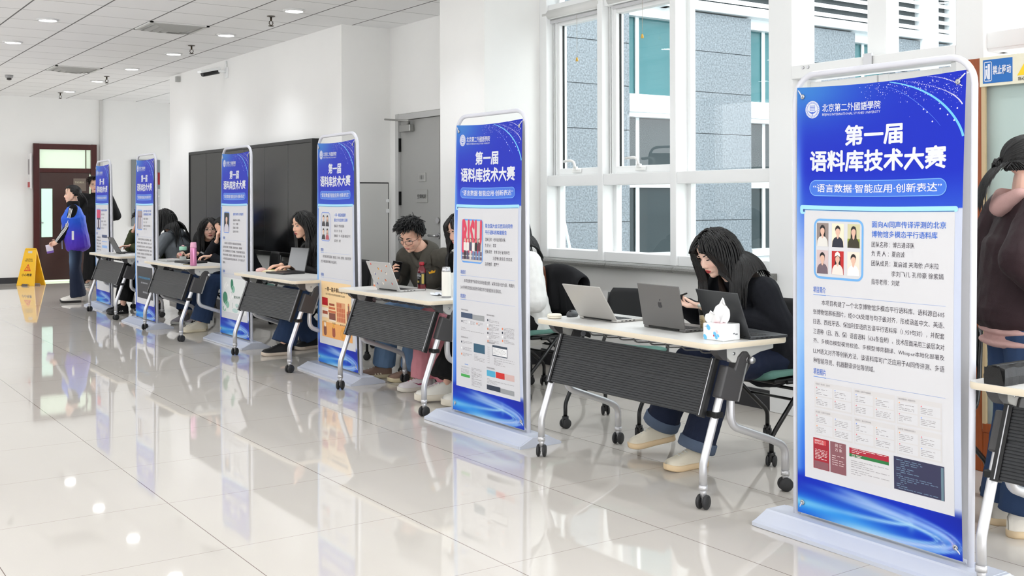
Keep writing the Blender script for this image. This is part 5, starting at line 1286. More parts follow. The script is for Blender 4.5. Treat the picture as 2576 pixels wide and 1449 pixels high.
def hair(root, H, long_=.35, n=320, part=0.0, bangs=0.0, coll=(), seed=1, vol=.010, r=.010, style='long', mt=None, tuck=0.0, tie=None):
    """cap plus many tapering locks that follow the skull and fall under gravity"""
    rnd = random.Random(seed); Hn = np.array(H); Hi = np.linalg.inv(Hn)
    c = V3(-.013, 0, .036); R = V3(.100, .083, .089)
    def face_dir(d):
        x, y, z = d
        return (x > .42 and z < .50 + .10 * abs(y)) or (x > .10 and z < .05) or (x > -.12 and z < -.32) or z < -.62
    m = MB()
    # cap
    sg, rg = 36, 24; vs = []; ok = []
    for i in range(rg + 1):
        t = PI * i / rg
        for j in range(sg):
            p = 2 * PI * j / sg; d = V3(math.sin(t) * math.cos(p), math.sin(t) * math.sin(p), math.cos(t))
            vs.append(c + R * d * 1.0); ok.append(not face_dir(d))
    fs = []
    for i in range(rg):
        for j in range(sg):
            k = (j + 1) % sg; q = (i * sg + j, (i + 1) * sg + j, (i + 1) * sg + k, i * sg + k)
            if all(ok[x] for x in q): fs.append(q)
    vs = np.array(vs) @ Hn[:3, :3].T + Hn[:3, 3]; m.add(vs, fs, 0, True)
    g = Hi[:3, :3] @ V3(0, 0, -1); g = g / np.linalg.norm(g)
    ga = PI * (3 - math.sqrt(5)); N = int(n * 1.9)
    coll_h = [(Hi[:3, :3] @ np.array(a) + Hi[:3, 3], Hi[:3, :3] @ np.array(b_) + Hi[:3, 3], q) for a, b_, q in coll]
    for i in range(N):
        z = 1 - 2 * (i + .5) / N; rr = math.sqrt(1 - z * z); a = ga * i
        d = V3(rr * math.cos(a), rr * math.sin(a), z)
        if face_dir(d): continue
        lay = 1.0 + rnd.random() * vol / .09
        p = c + R * d * lay
        side = 1 if (d[1] - part) > 0 else -1
        pts = [p]
        if style == 'short':
            nrm = d / R; nrm /= np.linalg.norm(nrm)
            fw = V3(.75, .25 * side, .25) if z > .25 else V3(-.15, 0, -1.0)
            v = fw * .9 + nrm * (.30 if z > .25 else .10) + V3(rnd.gauss(0, .22), rnd.gauss(0, .22), rnd.gauss(0, .16)); L = long_ * (1.0 if z > .25 else .55) * rnd.uniform(.7, 1.2); ds = L / 6
        else:
            tv = V3(-.15 + d[0] * .9, side * (.9 if z > .3 else .35), -.25) if not tie else (V3(*tie) - p)
            v = tv; L = long_ * rnd.uniform(.88, 1.06) + (.12 if z > .5 else 0); ds = .016
        v = v / np.linalg.norm(v)
        steps = 6 if style == 'short' else int(L / ds)
        for k in range(steps):
            if style == 'short': v = v + g * .16 + V3(rnd.gauss(0, .05), rnd.gauss(0, .05), 0)
            elif tie and np.linalg.norm(V3(*tie) - p) > .02 and k < 14: v = v * .5 + (V3(*tie) - p) / np.linalg.norm(V3(*tie) - p) * .5
            else:
                near = min(1.0, max(0.0, (p[2] + .14) / .10)) * (.12 + .55 * tuck)
                gg = g * (1 - near) + V3(-.12 - .10 * tuck, 0, -1) * near
                v = v * .78 + gg / np.linalg.norm(gg) * .30 + V3(rnd.gauss(0, .03), rnd.gauss(0, .03), 0)
            v = v / np.linalg.norm(v); p = p + v * ds
            for _ in range(2):
                e = (p - c) / (R * lay); l = np.linalg.norm(e)
                if l < 1: p = c + R * lay * e / l
                e = (p - V3(.020, 0, -.035)) / (V3(.075, .074, .095) * (lay + .02)); l = np.linalg.norm(e)
                if l < 1 and style != 'short': p = V3(.020, 0, -.035) + V3(.075, .074, .095) * (lay + .02) * e / l
                if style != 'short' and not tie:
                    fz = min(1, max(0, (.080 - p[2]) / .070))
                    lim = .012 + (.043 - (.010 * bangs if side > 0 else 0)) * fz ** .55     # curtain over the brow, face window open below
                    if p[0] > .030 and abs(p[1]) < lim and p[2] < .080: p[1] = side * lim
                    xm = .074 - .020 * min(1, max(0, (.03 - p[2]) / .08)) - .030 * tuck * min(1, max(0, (.06 - p[2]) / .08))
                    if p[2] < .05 and p[2] > -.15 and p[0] > xm: p[0] += (xm - p[0]) * .6
                for a_, b_, q in coll_h:
                    ab = b_ - a_; t = np.clip((p - a_).dot(ab) / ab.dot(ab), 0, 1); o = p - (a_ + ab * t); l = np.linalg.norm(o)
                    if l < q: p = a_ + ab * t + o / (l + 1e-9) * q
            pts.append(p)
        pts = np.array(pts)
        w = np.linspace(1, 0, len(pts)); rad = r * (.35 + .65 * np.minimum(1, w * 2.2)) * rnd.uniform(.7, 1.15); rad[0] *= .6
        rad[-1] *= .3
        pts = pts @ Hn[:3, :3].T + Hn[:3, 3]
        m.tube(pts, rad, 5, caps=False, flat=.55)
    return m.build('hair', mt or M_HAIR, root)

def shoe(root, ankle, yaw, pitch=0.0, roll=0.0, upper=(.88, .86, .82), sole=(.85, .76, .62), L=.268, style='sneaker', stripe=None, laces=(.8, .8, .78)):
    """lofted upper on a thick sole ; ankle is the point above the heel, local forward +x"""
    M = Matrix.Translation(ankle) @ Matrix.Rotation(yaw, 4, 'Z') @ Matrix.Rotation(pitch, 4, 'Y') @ Matrix.Rotation(roll, 4, 'X') @ Matrix.Translation((-.065, 0, -.095))
    n = 16; up = MB(); so = MB(); t = np.linspace(0, 1, n)
    x = L * t; hw = np.interp(t, [0, .06, .2, .45, .72, .88, .96, 1], [.014, .032, .038, .040, .051, .047, .034, .014])
    cy = np.interp(t, [0, .5, 1], [0, 0, .006])
    top = np.interp(t, [0, .05, .14, .3, .42, .55, .75, .9, .97, 1], [.085, .112, .116, .114, .102, .086, .068, .060, .052, .040])
    sh = .030 if style != 'chunky' else .042
    k = 14; vs = []
    for i in range(n):
        for j in range(k):
            a = PI * j / (k - 1)
            y = cy[i] + hw[i] * .97 * math.copysign(abs(math.cos(a)) ** .7, math.cos(a)); z = sh * .6 + (top[i] + (sh - .03) - sh * .6) * math.sin(a) ** .75
            vs.append((x[i] * .985 + .002, y, z))
    fs = [(i * k + j, i * k + j + 1, (i + 1) * k + j + 1, (i + 1) * k + j) for i in range(n - 1) for j in range(k - 1)]
    fs.append([j for j in range(k)]); fs.append([(n - 1) * k + j for j in range(k)][::-1])
    up.add(vs, fs, 0, True).xf(M)
    o = up.build('shoe', mat('shoe_%02x%02x%02x' % tuple(int(c * 255) for c in upper), upper, .6, bump=.15, bscale=300), root)
    P = [(x[i], cy[i] + hw[i] * 1.08 + .002) for i in range(n)] + [(x[i], cy[i] - hw[i] * 1.08 - .002) for i in range(n)][::-1]
    zc = lambda q: .010 * max(0, (q / L - .75) / .25) ** 2
    v = []
    for z0, ins in ((0, .004), (.006, 0), (sh - .004, 0), (sh, .003)):
        for q, y in P: v.append((q, y - math.copysign(ins, y), z0 + zc(q)))
    N = 2 * n; f = [list(range(N))[::-1], [3 * N + j for j in range(N)]]
    for i in range(3):
        for j in range(N): q = (j + 1) % N; f.append((i * N + j, i * N + q, (i + 1) * N + q, (i + 1) * N + j))
    so.add(v, f, 0, True).xf(M); so.build('sole', mat('sole_%02x%02x%02x' % tuple(int(c * 255) for c in sole), sole, .6), o)
    if laces:
        l = MB()
        for i in range(4):
            q = .115 + i * .022; zt = np.interp(q / L, t, top) + .001 + sh - .03
            l.tube([(q, -.018, zt - .006), (q + .006, 0, zt + .001), (q, .018, zt - .006)], .0028, 5)
        l.xf(M); l.build('laces', mat('lace_%02x%02x%02x' % tuple(int(c * 255) for c in laces), laces, .7), o)
    if stripe:
        l = MB()
        for s in (-1, 1):
            if stripe[0] == 'three':
                for i in range(3):
                    q = .085 + i * .022; w = np.interp(q / L, t, hw)
                    l.add([(q, s * (w + .0025), sh), (q + .010, s * (w + .0025), sh), (q + .026, s * (w * .72), .072), (q + .014, s * (w * .72), .075)], [(0, 1, 2, 3), (3, 2, 1, 0)])
            else:
                pts = [(.045, .058), (.075, .046), (.12, .048), (.165, .070), (.12, .056), (.085, .060), (.062, .068), (.052, .074)]
                l.add([(q, s * (np.interp(q / L, t, hw) * (1.02 - max(0, z - .05) * 9) + .002), z) for q, z in pts], [list(range(8)), list(range(8))[::-1]])
        l.xf(M); l.build('shoe_stripe', mat('stripe_%02x%02x%02x' % tuple(int(c * 255) for c in stripe[1]), stripe[1], .5), o)
    return o

def cloth(name, color, rough=.85, bump=.25, bscale=350, var=.05):
    return mat(name, color, rough, spec=.25, bump=bump, bscale=bscale, var=var, vscale=14)

def person(label, loc, yaw, J, top, pants, head, hands, shoes, hairkw, skin=(.85, .68, .60), lips=(.72, .36, .36), vox=.0045, eyes='open', glasses=None, smile=False, brow=1.0, group=None, sleeves=None, collar=None, hood=None, seed=0, hs=1.0, legs='straight'):
    """J holds the joints of the pose (local: x forward, y left)"""
    root = empty('person', loc, yaw); tag(root, label, 'person', group)
    J = {k: np.array(v, float) for k, v in J.items()}
    H = Matrix.Translation(J['head']) @ Euler((head[2], head[1], head[0]), 'ZYX').to_matrix().to_4x4() @ Matrix.Scale(hs, 4)
    H = Matrix.Translation(J['head']) @ Matrix.Rotation(head[0], 4, 'Z') @ Matrix.Rotation(head[1], 4, 'Y') @ Matrix.Rotation(head[2], 4, 'X') @ Matrix.Scale(hs, 4)
    # ---- the body : one continuous skin surface
    b = MB(); head_shapes(b, H)
    Hn = np.array(H); nb = Hn[:3, :3] @ V3(-.022, 0, -.055) + Hn[:3, 3]
    b.cap(J['neck'], nb, .056 * hs, .050 * hs, 16)
    b.cap(J['pelvis'], J['chest'], .085, .090); b.cap(J['chest'], J['neck'], .085, .050)
    for s, q in ((1, 'l'), (-1, 'r')):
        b.cap(J['neck'] + (J['chest'] - J['neck']) * .25, J['sh_' + q], .036, .030); b.cap(J['sh_' + q], J['el_' + q], .030, .028); b.cap(J['el_' + q], J['wr_' + q], .028, .023)
        b.cap(J['hip_' + q], J['kn_' + q], .062, .045); b.cap(J['kn_' + q], J['an_' + q], .044, .030); b.cap(J['pelvis'], J['hip_' + q], .07, .06)
        sy = (shoes.get(q) or {}).get('yaw', 0); b.cap(J['an_' + q] + V3(0, 0, -.02), J['an_' + q] + V3(math.cos(sy) * .05, math.sin(sy) * .05, -.045), .026, .020)
        h = hands.get(q)
        if h: add_hand(b, J['wr_' + q], h['d'], h['p'], s, h.get('curl', (.5, .5, .55, .6)), h.get('thumb', .4), h.get('s', .95))
    me = remesh(b, 'body', vox, 4); tone_face(me, H, skin, lips)
    link('body', me, M_SKIN, root)
    face_parts(root, H, eyes, glasses, brow, smile)
    # ---- upper garment
    t = MB(); ch = J['chest']; pe = J['pelvis']; nk = J['neck']
    fwd = np.cross(J['sh_l'] - J['sh_r'], nk - pe); fwd /= np.linalg.norm(fwd)      # chest normal
    lat = J['sh_l'] - J['sh_r']; lat /= np.linalg.norm(lat)
    k = top.get('loose', .02); hem = top.get('hem', .06)
    spine = [pe + (pe - ch) / np.linalg.norm(pe - ch) * hem, pe, pe * .5 + ch * .5, ch, ch * .45 + nk * .55]
    ws = [.155 + k, .160 + k, .155 + k, .165 + k, .135 + k * .6]; dp = [.120 + k, .125 + k, .115 + k, .120 + k, .085 + k * .5]
    for i in range(len(spine) - 1):
        for f_ in np.linspace(0, 1, 9):
            p = spine[i] * (1 - f_) + spine[i + 1] * f_; ax = spine[i + 1] - spine[i]; ax /= np.linalg.norm(ax)
            fw = np.cross(lat, ax); fw /= np.linalg.norm(fw)
            t.ell(p, (dp[i] * (1 - f_) + dp[i + 1] * f_, ws[i] * (1 - f_) + ws[i + 1] * f_, .085), M=np.stack([fw, lat, ax], 1), seg=20, rings=10)
    for q in 'lr':
        a, e, w = J['sh_' + q], J['el_' + q], J['wr_' + q]
        vest = not top.get('sleeves', True)
        t.cap(ch * .35 + nk * .65, a if not vest else a * .62 + (ch * .35 + nk * .65) * .38, (.068 + k * .4) if not vest else .078, (.060 + k * .6) if not vest else .068)
        if top.get('sleeves', True):
            t.cap(a, e, .062 + k * .7, .056 + k * .6); w2 = w + (e - w) * .06; t.cap(e, w2, .055 + k * .6, .036 + k * .5, round1=False)
    t.cap(nk - (nk - ch) * .2, nk + (nb - nk) * .30, .075, .064, round1=False)
    me = remesh(t, 'top', max(vox, .006), 5, wr=top.get('wr', .006) * .7, wf=top.get('wf', 11), seed=seed, stretch=(1, 1, .7))
    if 'paint' in top: paint(me, 'tone', top['paint'](mesh_co(me)))
    tp = link(top['name'], me, top['mat'], root)
    if sleeves:      # separate sleeves showing below a vest
        t = MB()
        for q in 'lr':
            a, e, w = J['sh_' + q], J['el_' + q], J['wr_' + q]
            t.cap(a, e, .060, .055); t.cap(e, w + (e - w) * .05, .054, .040, round1=False)
        link('sleeve', remesh(t, 'sleeve', .007, 5, wr=.005, wf=12, seed=seed + 3), sleeves, root)
    if collar:       # turned collar round the neck
        c = MB(); ax = nb - nk; ax /= np.linalg.norm(ax); fw = np.cross(lat, ax); fw /= np.linalg.norm(fw); n = 28
        v = []
        for h_, r_ in ((-.015, .070), (.045, .072), (.052, .078), (.030, .094), (-.025, .118), (-.030, .114), (.012, .088)):
            for i in range(n):
                a = 2 * PI * i / n; open_ = max(0, math.cos(a)) ** 6
                v.append(nk + ax * (h_ * (1 - .6 * open_) - .035 * open_) + fw * (math.cos(a) * r_ * .95 + (.03 * open_)) + lat * math.sin(a) * r_ * 1.05)
        f = [(i * n + j, i * n + (j + 1) % n, (i + 1) * n + (j + 1) % n, (i + 1) * n + j) for i in range(6) for j in range(n)]
        co = c.add(v, f, 0, True).build('collar', collar, root); sd = co.modifiers.new('thick', 'SOLIDIFY'); sd.thickness = .005
        sb = co.modifiers.new('sub', 'SUBSURF'); sb.levels = 1; sb.render_levels = 1
    if hood:
        c = MB(); back = -fwd * .85; hz_ = .75
        c.cap(nk + back * .07 + lat * .09 + V3(0, 0, .02), nk + back * .12 + V3(0, 0, -.03), .034, .046); c.cap(nk + back * .07 - lat * .09 + V3(0, 0, .02), nk + back * .12 + V3(0, 0, -.03), .034, .046)
        c.cap(nk + lat * .08 + V3(0, 0, .02), nk + back * .07 + lat * .09 + V3(0, 0, .02), .028, .034); c.cap(nk - lat * .08 + V3(0, 0, .02), nk + back * .07 - lat * .09 + V3(0, 0, .02), .028, .034)
        c.cap(nk + lat * .075 + V3(0, 0, .015), nk + fwd * .085 + V3(0, 0, -.035), .022, .018); c.cap(nk - lat * .075 + V3(0, 0, .015), nk + fwd * .085 + V3(0, 0, -.035), .022, .018)
        link('hood', remesh(c, 'hood', .007, 5, wr=.004, wf=14), hood, root)
    # ---- trousers
    t = MB(); k = pants.get('loose', .02); fl = pants.get('flare', .0); hw = pants.get('hem', .05)
    for q in 'lr':
        a, e, w = J['hip_' + q], J['kn_' + q], J['an_' + q]; w2 = w + (e - w) / np.linalg.norm(e - w) * hw
        t.cap(a, e, .085 + k, .062 + k); t.cap(e, w2, .060 + k, .050 + k + fl, round1=False); t.ell((J['pelvis'] + a) / 2, (.12 + k, .12, .11))
    me = remesh(t, 'trousers', max(vox, .006), 5, wr=pants.get('wr', .006), wf=12, seed=seed + 9, stretch=(1, 1, .6))
    if 'paint' in pants: paint(me, 'tone', pants['paint'](mesh_co(me)))
    pt = link('trousers', me, pants['mat'], root)
    if pants.get('cuff'):
        for q in 'lr':
            e, w = J['kn_' + q], J['an_' + q]; u = (e - w) / np.linalg.norm(e - w); p = w + u * hw
            c = MB().tube([p - u * .002, p + u * .004, p + u * .05, p + u * .054], [.048 + k + fl, .054 + k + fl, .053 + k + fl, .047 + k + fl], 20, caps=False); c.build('trouser_cuff', pants['cuff'], pt)
    for q in 'lr':
        s_ = shoes.get(q)
        if s_:
            an = J['an_' + q] + V3(*s_.get('off', (0, 0, 0))); an[2] = s_['z'] if 'z' in s_ else .095
            shoe(root, an, s_.get('yaw', 0), s_.get('pitch', 0), s_.get('roll', 0), **{k_: v_ for k_, v_ in s_.items() if k_ in ('upper', 'sole', 'style', 'stripe', 'laces', 'L')})
    cl = [(J['sh_l'], J['sh_r'], .085 + top.get('loose', .02)), (ch, nk, .13 + top.get('loose', .02)), (pe, ch, .15 + top.get('loose', .02)), (J['sh_l'], J['el_l'], .08 + top.get('loose', .02)), (J['sh_r'], J['el_r'], .08 + top.get('loose', .02))]
    hair(root, H, coll=cl, seed=seed + 1, **hairkw)
    return root, H, J

def sit_pose(lean=.35, hx=.0, hz=.0, seat=.50, wl=(.45, .12, .80), wr=(.45, -.12, .80), kn=.44, an=(.40, .40), spread=.11, anz=.11, sw=.165, head=None, t=.46, any_=None):
    """sitting, torso leaning forward by lean (rad)"""
    pe = V3(0, 0, seat + .06); u = V3(math.sin(lean), 0, math.cos(lean)); ch = pe + u * .28; nk = pe + u * t
    J = dict(pelvis=pe, chest=ch, neck=nk, head=head if head is not None else nk + V3(.09 + hx, 0, .145 + hz))
    shp = pe + u * (t - .055)
    for s, q, w, a in ((1, 'l', wl, an[0]), (-1, 'r', wr, an[1])):
        J['sh_' + q] = shp + V3(0, s * sw, 0); J['wr_' + q] = V3(*w)
        m = (J['sh_' + q] + J['wr_' + q]) / 2; d = J['wr_' + q] - J['sh_' + q]; l = np.linalg.norm(d)
        bend = math.sqrt(max(.0, .27 ** 2 - (l / 2) ** 2)); ax = V3(-.35, s * .55, -.75); ax -= d * ax.dot(d) / l ** 2; ax /= np.linalg.norm(ax)
        J['el_' + q] = m + ax * bend
        J['hip_' + q] = V3(.02, s * .085, seat + .03); J['kn_' + q] = V3(kn, s * spread, seat + .04)
        J['an_' + q] = V3(a, s * (any_ if any_ is not None else spread), anz); J['toe_' + q] = J['an_' + q] + V3(.16, 0, -.07)
    return J
def stand_pose(h=1.60, wl=(.12, .2, .85), wr=(.12, -.2, .85), lean=.03, feet=.08, sw=.165, headx=.03):
    k = h / 1.62
    J = dict(pelvis=(0, 0, .90 * k), chest=(.01 + lean, 0, 1.16 * k), neck=(.0 + lean, 0, 1.36 * k), head=(headx + lean, 0, (1.62 - .118) * k))
    for s, q, w in ((1, 'l', wl), (-1, 'r', wr)):
        J['sh_' + q] = V3(lean, s * sw, 1.31 * k); J['wr_' + q] = V3(*w)
        m = (J['sh_' + q] + J['wr_' + q]) / 2; d = J['wr_' + q] - J['sh_' + q]; l = np.linalg.norm(d)
        bend = math.sqrt(max(0, (.275 * k) ** 2 - (l / 2) ** 2)); ax = V3(-1, s * .35, -.1); ax -= d * ax.dot(d) / l ** 2; ax /= np.linalg.norm(ax); J['el_' + q] = m + ax * bend
        J['hip_' + q] = V3(0, s * .085, .88 * k); J['kn_' + q] = V3(.02, s * .085, .48 * k); J['an_' + q] = V3(-.02, s * feet, .10); J['toe_' + q] = J['an_' + q] + V3(.16, 0, -.07)
    return J
# ================================================================== CHAIRS
M_GREEN = mat('green_seat_fabric', (.36, .52, .48), .85, bump=.3, bscale=500)
M_CBLK = mat('black_chair_tube', (.045, .045, .05), .30, spec=.6)
M_CMESH = mat('black_chair_back', (.075, .078, .085), .6)
def make_chair():
    c = empty('training_chair')
    s = MB()
    n = 12; v = []
    P = [(-.215, .462), (-.20, .478), (-.10, .474), (.05, .478), (.16, .480), (.205, .468), (.222, .445), (.215, .428), (.16, .436), (-.20, .440), (-.215, .448)]
    ys = np.linspace(-1, 1, 13)
    for y in ys:
        e = abs(y) ** 6; 
        for x, z in P: v.append((x * (1 - .10 * e), y * .232, .452 + (z - .452) * (1 - .45 * e) + .012 * y * y))
    k = len(P); f = [(i * k + j, i * k + (j + 1) % k, (i + 1) * k + (j + 1) % k, (i + 1) * k + j) for i in range(12) for j in range(k)]
    f += [list(range(k))[::-1], [12 * k + j for j in range(k)]]
    so = s.add(v, f, 0, True).build('seat', M_GREEN, c)
    MB().box(-.20, .17, -.215, .215, .415, .442, bev=.012).build('seat_pan', M_BLACKP, so)
    b = MB(); N = 14
    def bp(u, z, o): return (-.232 - .055 * (z - .5) - .035 * (1 - u * u) - o, u * .205, z)
    us = np.linspace(-1, 1, N); zs = np.linspace(.56, .83, 10); v = []
    for o in (0, .012):
        for z in zs:
            for u in us:
                t = (z - .56) / .27; w = 1 - .14 * abs(2 * t - 1) ** 4; v.append(bp(u * w, z, o))
    f = []
    for q in range(2):
        for i in range(9):
            for j in range(N - 1):
                a = q * 10 * N + i * N + j; g = (a, a + 1, a + N + 1, a + N); f.append(g if q == 0 else g[::-1])
    for i in range(9):
        for j in (0, N - 1): a = i * N + j; f.append((a, a + N, a + N + 10 * N, a + 10 * N) if j == 0 else (a, a + 10 * N, a + N + 10 * N, a + N))
    for j in range(N - 1):
        for i in (0, 9): a = i * N + j; f.append((a, a + 10 * N, a + 1 + 10 * N, a + 1) if i == 0 else (a, a + 1, a + 1 + 10 * N, a + 10 * N))
    b.add(v, f, 0, True).build('backrest', M_CMESH, c)
    fr = MB()
    for s_ in (-1, 1):
        y = s_ * .235
        fr.tube(fillet([(.10, y, .425), (-.19, y, .415), (-.245, y * .92, .55), (-.272, y * .88, .80)], .06), .0115, 10)
    fr.tube([(0, -.245, .375), (0, .245, .375)], .009, 8).tube([(-.13, -.245, .285), (-.13, .245, .285)], .008, 8)
    fr.build('back_frame', M_CBLK, c)
    for s_ in (-1, 1):
        y = s_ * .250
        l = MB().tube(fillet([(-.03, y, .425), (.20, y, .19), (.235, y, .15), (.235, y, .055)], .05), .0125, 10).build('leg', M_CBLK, c); caster(l, .235, y, .062, .5 * s_, M_CBLK, .030)
        l = MB().tube(fillet([(.05, y * .96, .425), (-.22, y * .96, .20), (-.27, y * .96, .16), (-.27, y * .96, .055)], .05), .0125, 10).build('leg', M_CBLK, c); caster(l, -.27, y * .96, .062, -.7 * s_, M_CBLK, .030)
    return c
chair0 = make_chair()
CHAIRS = [(4.60, 4.22, PI, 'green seated training chair under the girl in the navy jacket'),
          (4.38, 5.22, PI + .40, 'empty training chair behind the grey laptop of the near table'),
          (4.62, 6.47, PI, 'training chair with a dark coat over its back, behind the red photo banner'),
          (4.53, 7.00, PI + .1, 'training chair under the person in pink trousers'),
          (4.55, 7.60, PI + .35, 'training chair under the man in the olive jacket'),
          (4.56, 8.35, PI - .2, 'empty training chair with a grey jacket, between the man and the orange picture banner'),
          (4.50, 9.54, PI + .1, 'training chair under the girl leaning over the black laptop'),
          (4.55, 10.25, PI - .1, 'empty black backed chair in front of the blackboard beside the lotus banner'),
          (4.47, 11.60, PI - .15, 'training chair under the girl hiding her face with her hand'),
          (4.52, 12.66, PI + .4, 'training chair under the girl with long hair and glasses'),
          (4.36, 13.56, PI - .9, 'training chair under the girl in the grey hoodie'),
          (4.29, 14.10, PI, 'training chair behind the farthest table, mostly hidden'),
          (4.47, 3.22, PI, 'training chair behind the nearest banner stand')]
for i, (x, y, rz, lb) in enumerate(CHAIRS):
    o = chair0 if i == 0 else copy_tree(chair0)
    o.location = (x, y, 0); o.rotation_euler = (0, 0, rz); tag(o, lb, 'chair', 'training chairs behind the tables')

# ================================================================== FIGURES
M_DENIM = cloth('dark_denim', (.115, .145, .225)); M_DENIM2 = cloth('blue_denim', (.17, .24, .36)); M_DENIML = cloth('light_denim', (.38, .48, .60)); M_CUFF = cloth('denim_inside', (.33, .38, .46))
M_NAVY = cloth('navy_jacket_cloth', (.085, .092, .115)); M_OLIVE = cloth('olive_jacket_cloth', (.30, .288, .262)); M_BLK = cloth('black_cloth', (.075, .075, .08)); M_BLKS = cloth('black_sheen_cloth', (.06, .06, .066), .5)
M_CORD = cloth('brown_corduroy', (.16, .125, .11)); M_GREY = cloth('grey_hoodie_cloth', (.42, .44, .46)); M_PINK = cloth('pink_trouser_cloth', (.78, .52, .56)); M_WHT = cloth('white_quilt_cloth', (.90, .90, .89))
M_OLV = cloth('olive_green_cloth', (.25, .27, .18)); M_PLUM = cloth('plum_bomber_cloth', (.165, .105, .12), .6); M_PEACH = cloth('dusty_pink_hood', (.72, .58, .56))
SK = (.86, .69, .61)
def L2W(o, yaw, p): c, s = math.cos(yaw), math.sin(yaw); return (o[0] + c * p[0] - s * p[1], o[1] + s * p[0] + c * p[1], p[2])
def phone(loc, rot, label):
    r = empty('smartphone', loc, rot=rot); tag(r, label, 'phone')
    MB().box(-.038, .038, -.077, .077, -.004, .0035, bev=.003).build('case', mat('phone_case', (.06, .06, .07), .4), r)
    MB().box(-.035, .035, -.073, .073, .0034, .0042).build('screen', mat('phone_screen', (.02, .02, .025), .08), r)
    MB().box(-.033, -.012, .045, .068, -.0055, -.004, bev=.001).build('camera_bump', mat('phone_lens', (.03, .03, .03), .2), r)
    return r

# --- girl at the near table
O = (4.60, 4.22); Y = PI
J = sit_pose(lean=.50, seat=.49, wl=(.425, -.060, .825), wr=(.39, -.30, .825), an=(.56, .50), head=V3(.345, -.055, 1.105), sw=.165)
J['an_l'] = V3(.56, .03, .105); J['an_r'] = V3(.50, -.31, .165); J['kn_l'] = V3(.44, .10, .52); J['kn_r'] = V3(.44, -.16, .53)
J['el_l'] = V3(.16, .25, .72); J['el_r'] = V3(.16, -.30, .72)
person('girl in a navy jacket looking down at her phone at the near table', (*O, 0), Y, J,
       dict(name='jacket', mat=M_NAVY, loose=.035, hem=.10, wr=.010, wf=9), dict(mat=M_DENIM, loose=.018, flare=.030, hem=-.012, cuff=M_CUFF), (-.10, .42, .05),
       dict(l=dict(d=(.62, -.78, .05), p=(.1, -.1, .95), curl=(.45, .5, .55, .6), thumb=.8), r=dict(d=(.72, .62, .05), p=(.1, .1, .95), curl=(.45, .5, .55, .6), thumb=.8)),
       dict(l=dict(yaw=-.12, upper=(.86, .83, .76), sole=(.88, .78, .63)), r=dict(yaw=-.42, pitch=.16, z=.155, upper=(.86, .83, .76), sole=(.88, .78, .63))),
       dict(long_=.42, n=850, part=-.012, bangs=.8, vol=.016, r=.0062), skin=(.93, .79, .72), lips=(.76, .28, .28), vox=.0036, eyes='down', collar=M_CORD, seed=1)
phone((*L2W(O, Y, (.525, -.185, 0))[:2], .862), (.25, -.35, Y + 1.4), 'black smartphone held by the girl in the navy jacket')

# --- man in olive
O = (4.50, 7.56); Y = PI + .35
J = sit_pose(lean=.48, seat=.50, wl=(.30, .16, .66), wr=(.33, -.20, .775), an=(.40, .46), head=V3(.355, -.02, 1.125), sw=.195, t=.50)
J['an_r'] = V3(.36, -.30, .105); J['kn_r'] = V3(.40, -.20, .52); J['an_l'] = V3(.34, -.02, .105)
rman, _, _ = person('young man in an olive jacket and glasses smiling at his phone', (*O, 0), Y, J,
       dict(name='jacket', mat=M_OLIVE, loose=.030, hem=.10, wr=.009, wf=9), dict(mat=M_DENIML, loose=.024, flare=.02, hem=.0), (.10, .50, -.12),
       dict(r=dict(d=(.55, .10, .75), p=(-.55, .75, .30), curl=(.75, .8, .85, .9), thumb=.5), l=dict(d=(.8, -.3, -.2), p=(0, -.2, -1), curl=(.3, .3, .35, .4))),
       dict(r=dict(yaw=-.75, upper=(.50, .40, .34), sole=(.80, .75, .62), stripe=('three', (.85, .80, .70))), l=dict(yaw=-.55, upper=(.50, .40, .34), sole=(.80, .75, .62), stripe=('three', (.85, .80, .70)))),
       dict(long_=.050, n=1500, style='short', vol=.020, r=.0042), skin=(.89, .71, .62), lips=(.74, .45, .42), vox=.0038, eyes='narrow', glasses=(mat('dark_spectacle_frame', (.10, .09, .09), .3), 'rect'), smile=True, brow=1.35, collar=M_OLIVE, seed=4, hs=1.03)
from mathutils.bvhtree import BVHTree
def surface_points(root, part, pts, d, off=.002):
    src = [c for c in kids(root) if c.name.startswith(part)][0].data
    bv = BVHTree.FromPolygons([v.co for v in src.vertices], [list(p.vertices) for p in src.polygons]); d = np.array(d, float); d /= np.linalg.norm(d); out = []
    for p in pts:
        h = bv.ray_cast(Vector(np.array(p) - d * .35), Vector(d), .8); out.append(np.array(h[0]) - d * off if h[0] is not None else np.array(p))
    return np.array(out)
def strip(root, part, name, path, w, d, mt, off=.004):
    P = np.array(path, float); t = np.linspace(0, 1, 18); q = np.stack([np.interp(t, np.linspace(0, 1, len(P)), P[:, k]) for k in range(3)], 1)
    A = surface_points(root, part, q + [0, w / 2, 0], d, off); B = surface_points(root, part, q - [0, w / 2, 0], d, off); C = surface_points(root, part, q, d, off + .004)
    n = len(t); return MB().add(np.concatenate([A, C, B]), [(i, i + 1, n + i + 1, n + i) for i in range(n - 1)] + [(n + i, n + i + 1, 2 * n + i + 1, 2 * n + i) for i in range(n - 1)], 0, True).build(name, mt, root)
DN = (-.9, 0, .42)
strip(rman, 'jacket', 'placket', [(.30, .022, .93), (.25, .025, .80), (.18, .025, .66)], .045, DN, M_OLIVE)
strip(rman, 'jacket', 'lapel', [(.26, .075, .985), (.28, .085, .93), (.27, .060, .87)], .085, DN, M_OLIVE, .008)
strip(rman, 'jacket', 'lapel', [(.26, -.075, .985), (.28, -.085, .93), (.27, -.060, .87)], .085, DN, M_OLIVE, .008)
